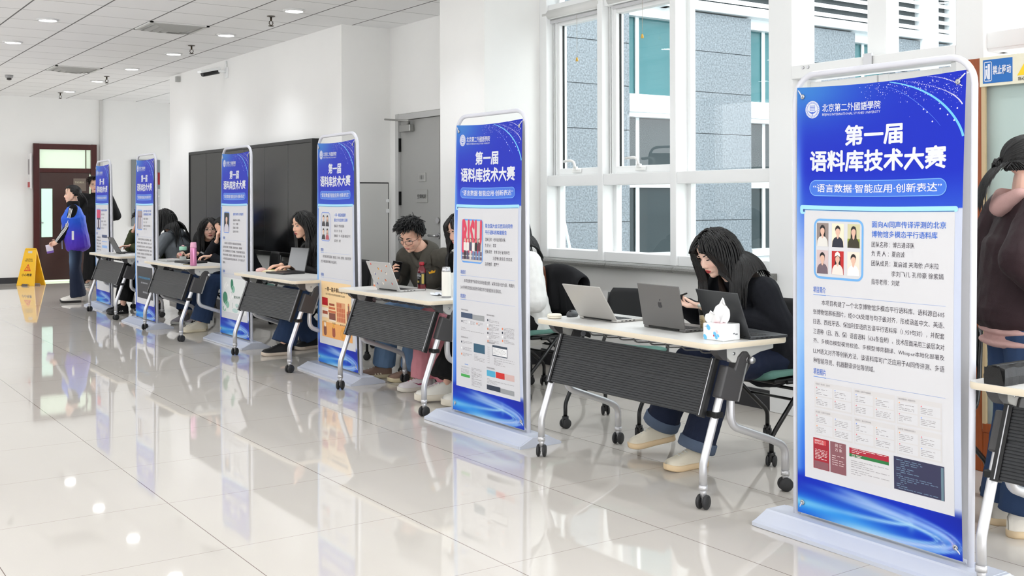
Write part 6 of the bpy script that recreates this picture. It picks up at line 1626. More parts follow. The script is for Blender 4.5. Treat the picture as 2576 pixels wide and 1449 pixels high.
for k in range(3):
    p = surface_points(rman, 'jacket', [(.27 - .03 * k, .04, .88 - .085 * k)], DN, .009)[0]; MB().ell(p, (.005, .006, .006), seg=10, rings=6).build('snap_button', mat('snap_grey', (.42, .41, .38), .3, metal=.6), rman)
crown = [(-.020, 0), (.020, 0), (.024, .022), (.012, .012), (.0, .026), (-.012, .012), (-.024, .022)]
P = surface_points(rman, 'jacket', [(.2, .105 + y, .855 + z) for y, z in crown], DN, .006); MB().add(P, [list(range(7))]).build('crown_patch', mat('patch_yellow', (.90, .66, .12), .6), rman)
phone((*L2W(O, Y, (.375, -.155, 0))[:2], .855), (math.radians(58), .15, Y + .6 + PI / 2), 'black smartphone held up by the man in olive')

# --- girl at the third table
O = (4.50, 9.55); Y = PI + .10
J = sit_pose(lean=.46, seat=.49, wl=(.52, .13, .80), wr=(.50, -.12, .80), an=(.60, .18), head=V3(.335, -.02, 1.17), sw=.165, t=.48)
person('long haired girl in black leaning towards an open black laptop', (*O, 0), Y, J,
       dict(name='jacket', mat=M_BLKS, loose=.025, hem=.08, wr=.008), dict(mat=M_DENIM2, loose=.022, flare=.045, hem=.0), (.05, .12, .0),
       dict(l=dict(d=(.9, -.2, -.05), p=(0, 0, -1), curl=(.2, .25, .25, .3)), r=dict(d=(.9, .2, -.05), p=(0, 0, -1), curl=(.2, .25, .25, .3))),
       dict(l=dict(yaw=-.3, upper=(.10, .10, .11), sole=(.82, .76, .70), laces=(.2, .2, .2)), r=dict(yaw=.1, upper=(.10, .10, .11), sole=(.82, .76, .70), laces=(.2, .2, .2))),
       dict(long_=.46, n=480, part=.0, vol=.012, r=.0075, tuck=1.0), skin=(.90, .72, .62), vox=.005, eyes='narrow', seed=7)

# --- two girls at the fourth table
O = (4.46, 12.60); Y = PI + .5
J = sit_pose(lean=.50, seat=.49, wl=(.46, .08, .80), wr=(.44, -.16, .80), an=(.46, .46), head=V3(.28, .10, 1.075), sw=.16, t=.44)
ra, _, Jg = person('long haired girl with clear glasses and a white striped black jacket at the fourth table', (*O, 0), Y, J,
       dict(name='jacket', mat=M_BLK, loose=.025, hem=.08), dict(mat=M_DENIM2, loose=.02, flare=.03), (.80, .05, .10), dict(l=dict(d=(.8, -.5, 0), p=(0, 0, -1)), r=dict(d=(.8, .4, 0), p=(0, 0, -1))),
       dict(l=dict(yaw=0, upper=(.55, .53, .55), sole=(.8, .8, .78)), r=dict(yaw=0, upper=(.55, .53, .55), sole=(.8, .8, .78))),
       dict(long_=.44, n=420, part=-.01, vol=.012, r=.0075, tuck=.4), skin=(.90, .73, .65), lips=(.76, .42, .41), vox=.005, eyes='open', glasses=(mat('thin_silver_frame', (.60, .58, .56), .3, metal=.6), 'round'), seed=12)
def sleeve_stripes(root, J, qs, offs, dirv, part, w=.011, col=(.88, .88, .88)):
    """flat stripes laid on the sleeve surface"""
    from mathutils.bvhtree import BVHTree
    src = [c for c in kids(root) if c.name.startswith(part)][0].data
    bv = BVHTree.FromPolygons([v.co for v in src.vertices], [list(p.vertices) for p in src.polygons])
    for q in qs:
        a, e, h = J['sh_' + q], J['el_' + q], J['wr_' + q]
        for o in offs:
            L = []; R = []
            for p0, p1, ts in ((a, e, np.linspace(0, .9, 10)), (e, h, np.linspace(.1, .93, 10))):
                ax = (p1 - p0) / np.linalg.norm(p1 - p0); d = np.array(dirv[q], float) - ax * np.dot(dirv[q], ax); d /= np.linalg.norm(d); sd = np.cross(ax, d)
                for t in ts:
                    p = p0 + (p1 - p0) * t
                    for da, S_ in ((-.085, L), (.085, R)):
                        dd = d * math.cos(o + da) + sd * math.sin(o + da)
                        hit = bv.ray_cast(Vector(p + dd * .16), Vector(-dd), .16)
                        S_.append(np.array(hit[0]) + dd * .0022 if hit[0] is not None else p + dd * .05)
            n = len(L); MB().add(L + R, [(i, i + 1, n + i + 1, n + i) for i in range(n - 1)], 0, True).build('sleeve_stripe', mat('stripe_white', col, .6), root)
sleeve_stripes(ra, Jg, 'lr', (-.17, .17), dict(l=(.2, .6, .75), r=(.2, -.6, .75)), 'jacket')
O = (4.47, 11.60); Y = PI - .15
J = sit_pose(lean=.42, seat=.49, wl=(.44, .02, .80), wr=(.385, .035, .965), an=(.58, .52), head=V3(.30, .0, 1.095), sw=.17, t=.46)
J['el_r'] = V3(.44, -.13, .78)
person('girl in a dark jacket covering her face with one hand at the fourth table', (*O, 0), Y, J,
       dict(name='jacket', mat=M_NAVY, loose=.03, hem=.08), dict(mat=M_DENIM2, loose=.022, flare=.04, hem=.0), (-.25, .45, .1),
       dict(r=dict(d=(-.05, .15, .9), p=(-.9, .1, .1), curl=(.7, .7, .75, .8)), l=dict(d=(.8, -.3, 0), p=(0, 0, -1))),
       dict(l=dict(yaw=.25, upper=(.90, .87, .80), sole=(.90, .86, .76)), r=dict(yaw=.35, upper=(.90, .87, .80), sole=(.90, .86, .76))),
       dict(long_=.10, n=700, vol=.010, r=.006, tie=(-.105, 0, .02)), skin=(.90, .73, .64), vox=.005, eyes='down', seed=15)

# --- grey hoodie
O = (4.33, 13.56); Y = PI - .9
J = sit_pose(lean=.30, seat=.49, wl=(.46, .12, .80), wr=(.42, -.14, .80), an=(.42, .42), head=V3(.26, .02, 1.165), sw=.175)
person('long haired girl in a grey hoodie turned away beside the dark picture banner', (*O, 0), Y, J,
       dict(name='hoodie', mat=M_GREY, loose=.035, hem=.10, wr=.010), dict(mat=M_BLK, loose=.03, flare=.03), (.05, .2, 0), dict(l=dict(d=(.9, -.3, 0), p=(0, 0, -1)), r=dict(d=(.9, .3, 0), p=(0, 0, -1))),
       dict(l=dict(yaw=0, upper=(.12, .12, .13), sole=(.8, .8, .8)), r=dict(yaw=0, upper=(.12, .12, .13), sole=(.8, .8, .8))),
       dict(long_=.50, n=420, part=0.0, vol=.014, r=.008), vox=.0055, seed=19, hood=M_GREY)
# --- olive sleeve behind the fifth stand
O = (4.27, 14.10); Y = PI
J = sit_pose(lean=.40, seat=.49, wl=(.46, .10, .84), wr=(.36, -.12, 1.02), an=(.55, .50), head=V3(.26, .04, 1.16), sw=.18)
J['el_r'] = V3(.34, -.37, .82)
person('person in an olive green top at the farthest table, mostly hidden by a banner', (*O, 0), Y, J,
       dict(name='sweater', mat=M_OLV, loose=.035, hem=.08), dict(mat=M_BLK, loose=.03, flare=.02), (-.3, .35, 0), dict(r=dict(d=(-.2, .3, .9), p=(-.8, .2, .1)), l=dict(d=(.9, -.3, 0), p=(0, 0, -1))),
       dict(l=dict(yaw=.2, upper=(.09, .09, .10), sole=(.14, .14, .15), stripe=('three', (.85, .85, .85)), laces=None), r=dict(yaw=.1, upper=(.09, .09, .10), sole=(.14, .14, .15), stripe=('three', (.85, .85, .85)), laces=None)),
       dict(long_=.07, n=320, style='short', vol=.016, r=.009), vox=.006, seed=23)
# --- pink trousers and white coat behind the second stand
O = (4.50, 6.98); Y = PI + .1
J = sit_pose(lean=.30, seat=.49, wl=(.35, .10, .70), wr=(.36, -.06, .70), an=(.40, .44), head=V3(.20, 0, 1.17), sw=.16, spread=.08)
J['an_r'] = V3(.46, -.10, .105); J['an_l'] = V3(.36, .08, .105)
person('person in pink trousers and white trainers seated behind the red photo banner', (*O, 0), Y, J,
       dict(name='sweater', mat=M_BLK, loose=.02, hem=.06), dict(mat=M_PINK, loose=.022, flare=.035, hem=-.01), (0, .3, 0), dict(l=dict(d=(.8, -.3, -.1), p=(0, 0, -1)), r=dict(d=(.8, .3, -.1), p=(0, 0, -1))),
       dict(l=dict(yaw=-.1, upper=(.88, .86, .87), sole=(.86, .84, .80), stripe=('swoosh', (.62, .17, .36)), laces=(.75, .40, .50)), r=dict(yaw=-.35, upper=(.88, .86, .87), sole=(.86, .84, .80), stripe=('swoosh', (.62, .17, .36)), laces=(.75, .40, .50))),
       dict(long_=.40, n=180, vol=.012, r=.012), vox=.006, seed=27)
O = (4.56, 6.47); Y = PI
J = sit_pose(lean=.22, seat=.49, wl=(.34, .12, .68), wr=(.36, -.12, .68), an=(.60, .62), head=V3(.16, 0, 1.19), sw=.16)
J['an_r'] = V3(.62, -.09, .115); J['an_l'] = V3(.55, .12, .115)
person('person in a white quilted coat and black trousers seated behind the red photo banner', (*O, 0), Y, J,
       dict(name='quilted_coat', mat=M_WHT, loose=.05, hem=.12, wr=.008), dict(mat=M_BLK, loose=.03, flare=.06, hem=.03), (0, .3, 0), dict(l=dict(d=(.8, -.3, -.1), p=(0, 0, -1)), r=dict(d=(.8, .3, -.1), p=(0, 0, -1))),
       dict(l=dict(yaw=-.1, z=.105, upper=(.89, .88, .85), sole=(.87, .84, .78), style='chunky', L=.29), r=dict(yaw=-.45, z=.105, upper=(.89, .88, .85), sole=(.87, .84, .78), style='chunky', L=.29)),
       dict(long_=.35, n=160, vol=.012, r=.012), vox=.006, seed=31)

# --- standing girl in the volunteer vest
O = (3.62, 15.98); Y = 2.86
J = stand_pose(1.61, wl=(.255, .05, .83), wr=(.25, -.03, .835), feet=.07, sw=.165)
def vest_col(co):
    t = np.clip((co[:, 2] - .70) / .62, 0, 1)[:, None]
    st = [np.array(c) for c in ((.30, .16, .62), (.27, .20, .72), (.14, .33, .80), (.20, .42, .86))]
    q = t * 3; i = np.clip(np.floor(q).astype(int), 0, 2); f = q - i
    A = np.array(st)[i[:, 0]]; B = np.array(st)[i[:, 0] + 1]; return A * (1 - f) + B * f
M_VEST = mat('volunteer_vest_cloth', (.2, .4, .85), .6, attr='tone', bump=.2, bscale=200, spec=.3)
M_DENF = mat('faded_flare_denim', (.2, .25, .33), .85, attr='tone', bump=.25, bscale=350, spec=.25)
def den_col(co):
    f = np.exp(-((co[:, 2] - .60) / .16) ** 2 - ((co[:, 0] - .10) / .07) ** 2)[:, None]
    return np.array((.115, .145, .215)) * (1 - f) + np.array((.34, .42, .52)) * f
rv, Hh, Jv = person('standing girl in a blue and purple vest over black striped sleeves by the far door', (*O, 0), Y, J,
       dict(name='vest', mat=M_VEST, loose=.045, hem=.13, sleeves=False, wr=.007, paint=vest_col), dict(mat=M_DENF, loose=.012, flare=.045, hem=-.02, paint=den_col), (.05, -.02, 0),
       dict(l=dict(d=(.75, -.55, -.25), p=(-.2, -.9, -.2), curl=(.5, .5, .6, .6)), r=dict(d=(.75, .5, -.3), p=(-.2, .9, -.2), curl=(.5, .5, .6, .6))),
       dict(l=dict(yaw=.1, off=(.02, 0, 0), upper=(.88, .86, .83), sole=(.16, .15, .15)), r=dict(yaw=-.1, off=(.04, 0, 0), upper=(.88, .86, .83), sole=(.16, .15, .15))),
       dict(long_=.30, n=240, vol=.006, r=.010, tie=(-.115, 0, .0)), skin=(.92, .76, .67), lips=(.80, .46, .44), vox=.0055, sleeves=M_BLK, seed=35)
sleeve_stripes(rv, Jv, 'lr', (-.30, 0, .30), dict(l=(.45, .9, .1), r=(.6, -.6, .1)), 'sleeve')
c = MB(); nk = Jv['neck']
c.lathe([(.075, -.03), (.085, .0), (.080, .05), (.066, .055), (.060, .02)], 20, cap=False, M=Matrix.Translation((nk[0] + .012, 0, nk[2] - .005))); c.build('collar', M_BLK, rv)
MB().box(.02, .05, .188, .20, .87, .99, bev=.004).build('pocket_trim', mat('reflective_white', (.88, .88, .88), .4), rv)
MB().tube([(.185, .0, .74), (.19, .0, .95), (.185, .0, 1.12), (.14, .0, 1.28)], .006, 6).build('zip', mat('zip_pale', (.70, .78, .92), .4), rv)
MB().lathe([(.001, 0), (.034, .001), (.034, .003), (.001, .004)], 18, axis='x', M=Matrix.Translation((.135, .105, 1.17)) @ Matrix.Rotation(.75, 4, 'Z')).build('badge', mat('badge_pale_blue', (.45, .65, .92), .5), rv)
pc = empty('paper_card', (0, 0, 0)); tag(pc, 'folded white and purple card held by the standing girl in the vest', 'card')
MB().box(-.045, .045, -.005, .005, -.06, .06, bev=.002).build('sheet', mat('card_white', (.84, .82, .88), .5), pc); MB().box(-.045, .045, -.006, .006, -.06, -.03).build('purple_strip', mat('card_purple', (.45, .32, .65), .5), pc)
p = L2W(O, Y, (.345, .0, .745)); pc.location = p; pc.rotation_euler = (0, .2, Y)
# --- man in black behind the farthest stand
O = (4.60, 19.0); Y = -1.80
J = stand_pose(1.80, wl=(-.12, .20, 1.10), wr=(-.12, -.20, 1.10), feet=.10, sw=.20)
J['el_l'] = V3(-.10, .34, 1.15); J['el_r'] = V3(-.10, -.34, 1.15)
person('standing person in black with round glasses, half hidden by the farthest banner', (*O, 0), Y, J,
       dict(name='jacket', mat=M_BLK, loose=.04, hem=.10), dict(mat=M_BLK, loose=.03, flare=.03, hem=.0), (-.05, .05, 0), dict(l=dict(d=(-.4, -.8, -.2), p=(1, 0, 0)), r=dict(d=(-.4, .8, -.2), p=(1, 0, 0))),
       dict(l=dict(yaw=0, upper=(.10, .10, .11), sole=(.88, .87, .85)), r=dict(yaw=-.9, off=(.0, -.06, 0), upper=(.10, .10, .11), sole=(.88, .87, .85))),
       dict(long_=.075, n=700, style='short', vol=.020, r=.006, mt=mat('dark_brown_hair', (.13, .09, .075), .5)), skin=(.88, .72, .63), vox=.006, glasses=(mat('thin_dark_frame', (.25, .22, .2), .3, metal=.5), 'round'), seed=41)
# --- woman at the right edge
O = (4.375, 2.61); Y = -.62
J = stand_pose(1.655, wl=(.20, .16, 1.0), wr=(.05, -.305, .975), feet=.09, sw=.185)
J['el_r'] = V3(-.12, -.31, 1.16)
rw, Hw, Jw = person('woman in a plum bomber jacket with a ponytail and face mask at the right edge', (*O, 0), Y, J,
       dict(name='bomber_jacket', mat=M_PLUM, loose=.055, hem=.03, wr=.010, wf=9), dict(mat=M_DENIM2, loose=.022, flare=.03, hem=.0), (-.05, .02, 0),
       dict(r=dict(d=(.80, .25, -.55), p=(.1, .95, -.1), curl=(.8, .85, .9, .95), thumb=.6), l=dict(d=(.85, -.35, -.35), p=(.1, -.7, -.5), curl=(.8, .85, .9, .95))),
       dict(l=dict(yaw=0), r=dict(yaw=0)), dict(long_=.34, n=700, vol=.008, r=.006, tie=(-.125, 0, .015)), skin=(.91, .75, .68), vox=.004, hood=M_PEACH, seed=45)
Hn = np.array(Hw); m = MB(); v = []; f = []
for i, z in enumerate(np.linspace(-.118, -.012, 8)):
    for j, a in enumerate(np.linspace(-1.25, 1.25, 15)):
        t = i / 7; R_ = .082 + .026 * math.sin(t * PI) * math.cos(a) ** 2; v.append((.018 + R_ * math.cos(a), .070 * math.sin(a) / math.sin(1.25) * (1 if i < 7 else .95), z + .004 * math.cos(a)))
for i in range(7):
    for j in range(14): q = i * 15 + j; f.append((q, q + 1, q + 16, q + 15))
m.add(np.array(v) @ Hn[:3, :3].T + Hn[:3, 3], f, 0, True)
mk = m.build('face_mask', mat('mask_white', (.86, .89, .92), .7), rw); sd = mk.modifiers.new('thick', 'SOLIDIFY'); sd.thickness = .0015
nk = Jw['pelvis']; t = MB()
for z, w in ((.80, .175), (.85, .18), (.88, .178)): t.ell((.0, 0, z), (.150, w + .012, .035), seg=24)
link('hoodie_hem', remesh(t, 'hoodie_hem', .006, 4, wr=.003), M_PEACH, rw)
# ================================================================== THINGS ON THE TABLES
TZ = .7488
def laptop(loc, rz, label, lid_angle=112, lid_col=(.72, .71, .70), base_col=None, w=.312, d=.218, metal=.5, screen=False, logo=None, stickers=False, closed=False, key=(.12, .12, .13)):
    """origin at the hinge centre on the table ; opens towards local +x"""
    r = empty('laptop', loc, rz); tag(r, label, 'laptop')
    ml = mat('laptop_%02x%02x%02x' % tuple(int(c * 255) for c in lid_col), lid_col, .38, metal=metal)
    bc = base_col or lid_col; mb_ = mat('laptop_%02x%02x%02x' % tuple(int(c * 255) for c in bc), bc, .38, metal=metal)
    b = MB().box(0, d, -w / 2, w / 2, .001, .014, bev=.004).build('base', mb_, r)
    if not closed:
        k = MB()
        for i in range(5):
            for j in range(13): k.box(.030 + i * .019, .046 + i * .019, -w / 2 + .018 + j * (w - .036) / 13, -w / 2 + .018 + (j + .86) * (w - .036) / 13, .0138, .0152)
        k.build('keyboard', mat('key_caps', key, .5), b)
        MB().box(.135, d - .012, -.052, .052, .0138, .0144).build('touchpad', mat('touchpad_%02x' % int(bc[0] * 255), tuple(min(1, c * 1.06) for c in bc), .3, metal=metal * .6), b)
        p = MB()
        for i in range(4): p.box(.03 + i * .028, .044 + i * .028, -w / 2 - .0006, -w / 2 + .001, .0055, .0095)
        p.build('port', M_DARK, b)
    a = math.radians(lid_angle if not closed else 0)
    M = Matrix.Translation((.003, 0, .0145)) @ Matrix.Rotation(-a, 4, 'Y')
    l = MB().box(0, d, -w / 2, w / 2, .0, .0065, bev=.0028, M=M).build('lid', ml, r)
    if not closed:
        MB().box(.010, d - .006, -w / 2 + .006, w / 2 - .006, -.0008, .0, M=M).build('screen', mat('dark_screen', (.035, .037, .042), .10), l)
        MB().tube([(0, -w * .36, .010), (0, w * .36, .010)], .0055, 10).build('hinge', M_DARK, r)
    if logo == 'fruit':
        g = MB(); c0 = d * .53
        P = [(c0 + .017 * math.cos(t) * (1 - .10 * math.cos(2 * t)) , .0165 * math.sin(t) * (1 + .06 * math.cos(2 * t))) for t in np.linspace(0, 2 * PI, 24, endpoint=False)]
        P = [(x - (.003 if x > c0 + .012 and abs(y) < .006 else 0), y if not (y < -.010 and abs(x - c0 - .004) < .007) else -.0105) for x, y in P]
        g.prism([(x, y) for x, y in P], .0066, .0071, M=M); g.prism([(c0 + .020, .001), (c0 + .024, -.006), (c0 + .030, -.007), (c0 + .027, .0)], .0066, .0071, M=M)
        g.build('lid_emblem', mat('emblem_dark', (.22, .22, .23), .2, metal=.6), l)
    if logo == 'petals':
        g = MB()
        for x, y in ((.115, .012), (.120, -.004), (.102, .004)): g.ell((x, y, .0068), (.0075, .006, .0004), seg=14, rings=6)
        g.xf(M); g.build('lid_emblem', mat('emblem_light', (.80, .80, .80), .3), l)
    if stickers:
        rn = random.Random(5)
        for k, (x, y) in enumerate(((.19, -.10), (.165, .02), (.20, .10), (.13, -.06), (.12, .09), (.075, -.02), (.085, .07), (.05, -.09), (.045, .03), (.04, .11), (.15, -.01))):
            c = ((.86, .42, .20), (.90, .62, .20), (.80, .25, .22), (.95, .90, .85), (.30, .32, .60))[k % 5]
            g = MB(); s_ = rn.uniform(.7, 1.1); g.prism([(.009 * s_ * math.cos(t) + x, .008 * s_ * math.sin(t) + y) for t in np.linspace(0, 2 * PI, 11)[:-1]], .0066, .0070, M=M)
            g.prism([(.005 * s_ * math.cos(t) + x + .006, .004 * s_ * math.sin(t) + y + .003) for t in np.linspace(0, 2 * PI, 9)[:-1]], .0070, .0072, mi=1, M=M)
            g.build('lid_sticker', [ink(c), ink((.20, .16, .16) if k % 2 else (.95, .93, .90))], l)
    return r
G1 = (.74, .73, .715)
laptop((3.722, 4.615, TZ), .028, 'open silver laptop at the left end of the near table', 123.5, G1)
laptop((3.7185, 4.085, TZ), -.019, 'open grey laptop with a dark fruit emblem in the middle of the near table', 101, (.43, .425, .42), logo='fruit')
laptop((3.7965, 3.716, TZ), -.145, 'open charcoal laptop behind the tissue box', 110.3, (.27, .275, .285), logo='petals', w=.325)
laptop((3.718, 7.00, TZ), .084, 'open silver laptop covered with orange stickers in front of the man', 114, (.76, .755, .75), stickers=True)
laptop((3.975, 9.243, TZ), PI + .13, 'open black laptop turned outwards on the third table', 102.7, (.16, .165, .17), base_col=(.13, .13, .135), metal=.2)
laptop((3.56, 11.86, TZ), 0, 'closed silver laptop beside the green lidded bottle', closed=True, lid_col=(.74, .74, .735), w=.33)
laptop((3.62, 11.40, TZ), .10, 'closed black laptop behind the pink flask', closed=True, lid_col=(.10, .10, .11), w=.34, metal=.1)
laptop((3.663, 13.966, TZ), -.033, 'slim dark grey open laptop on the farthest table', 118, (.30, .30, .31))
# tissue box
tb = empty('tissue_box', (3.685, 3.655, TZ), .06); tag(tb, 'white tissue box with blue leaf prints and a tissue pulled up', 'tissue box')
b = MB().box(-.058, .058, -.062, .062, 0, .076, bev=.004).build('carton', mat('tissue_carton', (.92, .925, .93), .55), tb)
pr = MB()
for y, z, s_, mi in ((.030, .058, .014, 0), (-.01, .030, .012, 0), (-.018, .016, .010, 0), (.050, .012, .013, 0), (-.022, .042, .008, 1), (-.004, .022, .005, 2), (-.03, .024, .008, 0)):
    pr.prism([(y + s_ * math.cos(t) * (.7 if math.cos(t) > 0 else 1), z + s_ * math.sin(t) * .9 + .3 * s_ * math.cos(t)) for t in np.linspace(0, 2 * PI, 12)[:-1]], -.0588, -.0583, axis='x', mi=mi)
put_text(pr, '洁柔 Face', lambda u, v: np.stack([np.full_like(u, -.0589), .052 - u, .064 - v], 1), 0, 0, height=.006, mi=3)
pr.prism([(.010, -.0628), (.020, -.0628), (.020, -.0622), (.010, -.0622)], .028, .034, mi=3).prism([(.024, -.0628), (.040, -.0628), (.040, -.0622), (.024, -.0622)], .024, .030, mi=3)
pr.box(-.035, .015, -.02, .03, .0758, .0764, mi=1)
pr.build('carton_print', [ink((.42, .74, .92)), ink((.93, .78, .80)), ink((.85, .25, .30)), ink((.45, .46, .48))], b)
t = MB(); v = []; f = []; NU, NV = 13, 12
for j in range(NV):
    s_ = j / (NV - 1)
    for i in range(NU):
        u = i / (NU - 1) * 2 - 1; w = .032 + .030 * math.sin(s_ * 2.4) * (1 - s_ * .75)
        v.append((.008 * math.sin(u * 5 + s_ * 3) + .010 * s_, u * w * (1.0 if s_ < .8 else (1 - s_) / .2 * .8 + .08) - .012 * s_ + .010, .074 + s_ * .118 - .022 * abs(u) * s_ + .006 * math.sin(u * 7)))
for j in range(NV - 1):
    for i in range(NU - 1): q = j * NU + i; f.append((q, q + 1, q + NU + 1, q + NU))
v2 = [(x * .8 - .012 - (z - .074) * .25, y * .9 + .036, .074 + (z - .074) * .5) for x, y, z in v]
t.add(v, f, 0, True).add(v2, f, 0, True); to = t.build('tissue', mat('tissue_paper', (.94, .94, .94), .8), tb); sd = to.modifiers.new('thick', 'SOLIDIFY'); sd.thickness = .0012
# earbud case, mice
e = empty('earbud_case', (3.598, 4.838, TZ)); tag(e, 'round cream earbud case at the left corner of the near table', 'earphone case')
MB().lathe([(.001, 0), (.034, .001), (.040, .006), (.0405, .0125)], 26).build('case_base', mat('cream_case', (.90, .87, .80), .35), e); MB().lathe([(.0405, .0132), (.040, .019), (.033, .025), (.001, .0265)], 26).build('case_lid', mat('cream_case', (.9, .87, .8), .35), e)
def mouse(loc, rz, col, label, mt):
    m = empty('computer_mouse', loc, rz); tag(m, label, 'mouse')
    q = MB().ell((0, 0, .010), (.052, .030, .026), seg=20, rings=12); vv = q.v[0]; vv[:, 2] = np.maximum(vv[:, 2], 0); q.build('shell', mat(mt, col, .4), m)
    MB().lathe([(.006, -.004), (.009, -.003), (.009, .003), (.006, .004)], 12, axis='y', M=Matrix.Translation((.028, 0, .030))).build('scroll_wheel', M_DARK, m)
mouse((3.735, 4.855, TZ), PI + .5, (.20, .21, .22), 'dark grey mouse behind the earbud case', 'mouse_grey')
mouse((3.80, 9.63, TZ), PI, (.88, .72, .70), 'pale pink mouse on the third table', 'mouse_pink')
# iced coffee cup
M_CLEAR = glass_mat('clear_plastic', (.93, .94, .92), 1.35)
c = empty('coffee_cup', (3.865, 3.935, TZ)); tag(c, 'clear takeaway cup of milky coffee between two laptops', 'cup')
MB().lathe([(.030, 0), (.031, .001), (.041, .118), (.042, .120)], 24, cap=False).build('cup_wall', M_CLEAR, c)
MB().lathe([(.001, .002), (.0285, .002), (.0355, .075), (.001, .075)], 24).build('coffee', mat('milky_coffee', (.74, .66, .52), .3), c)
MB().lathe([(.042, .118), (.0445, .119), (.0445, .128), (.038, .133), (.001, .134)], 24).build('cup_lid', mat('lid_clear', (.78, .80, .77), .25), c)
l = MB()
for k in range(4): l.box(-.0375 - k * .0001, -.0362, -.012, .012 - k * .004, .055 - k * .007, .057 - k * .007)
l.build('cup_print', mat('cup_ink', (.45, .36, .25), .5), c)
# red drink bottle
c = empty('drink_bottle', (3.935, 6.895, TZ), .2); tag(c, 'dark red plastic drink bottle with a black label beside the sticker laptop', 'bottle')
M_RED = mat('dark_red_drink', (.38, .03, .09), .15, spec=.7)
MB().lathe([(.001, 0), (.028, 0), (.031, .006), (.031, .135), (.027, .155), (.016, .172), (.0145, .185)], 24).build('bottle_body', M_RED, c)
MB().lathe([(.018, .182), (.0185, .184), (.0185, .203), (.016, .206), (.001, .206)], 24).build('bottle_cap', mat('red_cap', (.58, .06, .13), .3), c)
MB().lathe([(.0315, .045), (.0318, .046), (.0318, .128), (.0315, .129)], 24, cap=False).build('label_band', mat('black_label', (.06, .05, .05), .35), c)
cyl = lambda z0, a0: (lambda u, v: np.stack([.0322 * np.cos(a0 + u / .0322), .0322 * np.sin(a0 + u / .0322), z0 - v], 1))
m = MB(); put_text(m, 'COSTA', cyl(.112, PI - .1), -.026, 0, width=.050, bold=.03); put_text(m, 'COFFEE', cyl(.094, PI - .1), -.016, 0, width=.03, bold=.015); put_text(m, '醇正拿铁', cyl(.123, PI - .1), -.018, 0, width=.034)
m.build('label_lettering', M_INKW, c)
m = MB(); U, V = np.meshgrid(np.linspace(-.024, .010, 6), [0, .014]); P = cyl(.072, PI - .1)(U.ravel(), V.ravel()); m.add(P, [(i, i + 1, i + 7, i + 6) for i in range(5)])
U, V = np.meshgrid(np.linspace(.030, .048, 5), [0, .07]); P = cyl(.120, PI - .1)(U.ravel(), V.ravel()); m.add(P, [(i, i + 1, i + 6, i + 5) for i in range(4)])
m.build('label_gold_panel', mat('gold_label', (.66, .58, .28), .4), c)
def thermos(loc, label, hgt, r_, body, cap, cap_h, mt, name='vacuum_flask'):
    c = empty(name, loc); tag(c, label, 'bottle')
    MB().lathe([(.001, 0), (r_ * .96, 0), (r_, .004), (r_, hgt - cap_h - .004), (r_ * .97, hgt - cap_h)], 26).build('flask_body', body, c)
    MB().lathe([(r_ * .99, hgt - cap_h + .001), (r_ * 1.0, hgt - cap_h + .003), (r_ * .90, hgt - .010), (r_ * .80, hgt), (.001, hgt)], 26).build('flask_cap', cap, c); return c
c = thermos((3.775, 6.285, TZ), 'white slim flask with a steel lid at the right end of the second table', .205, .031, mat('flask_white', (.93, .92, .89), .35), M_STEEL, .030, 0)
MB().lathe([(.0312, .0), (.0316, .001), (.0316, .012), (.0312, .013)], 24, cap=False).build('foot_ring', mat('ring_grey', (.60, .60, .60), .4), c)
c = thermos((3.84, 7.40, TZ), 'small white and orange cup behind the sticker laptop', .135, .030, mat('cup_pale', (.93, .89, .85), .4), mat('cup_pale2', (.92, .80, .76), .4), .03, 0, 'tumbler')
MB().lathe([(.0302, .004), (.0306, .005), (.0306, .016), (.0302, .017)], 24, cap=False).build('foot_ring', mat('ring_orange', (.90, .55, .40), .4), c)
thermos((3.590, 10.905, TZ), 'tall metallic pink vacuum flask on the fourth table', .235, .033, mat('flask_pink', (.80, .52, .66), .28, metal=.6), mat('flask_cap_pink', (.90, .66, .76), .4), .055, 0)
c = empty('water_bottle', (3.745, 11.72, TZ)); tag(c, 'clear water bottle with a mint green lid beside the pink flask', 'bottle')
MB().lathe([(.036, 0), (.038, .003), (.038, .120), (.036, .124)], 24, cap=False).build('bottle_wall', M_CLEAR, c); MB().lathe([(.001, .003), (.035, .003), (.035, .055), (.001, .055)], 20).build('water', mat('water_pale', (.82, .84, .85), .1, alpha=.6), c)
MB().lathe([(.039, .122), (.0395, .124), (.0395, .155), (.036, .160), (.001, .161)], 24).build('bottle_lid', mat('mint_lid', (.60, .80, .70), .4), c)
MB().tube([(0, -.03, .158), (0, -.028, .172), (0, .03, .172), (0, .036, .150)], .006, 8).build('carry_loop', mat('loop_pink', (.88, .68, .70), .5), c)
m = MB(); U, V = np.meshgrid(np.linspace(-.035, .03, 9), [0, .018]); q = lambda z0: np.stack([.0384 * np.cos(PI + U.ravel() / .038), .0384 * np.sin(PI + U.ravel() / .038), z0 - V.ravel()], 1)
m.add(q(.085), [(i, i + 1, i + 10, i + 9) for i in range(8)]); m.build('printed_band', ink((.86, .42, .48)), c)
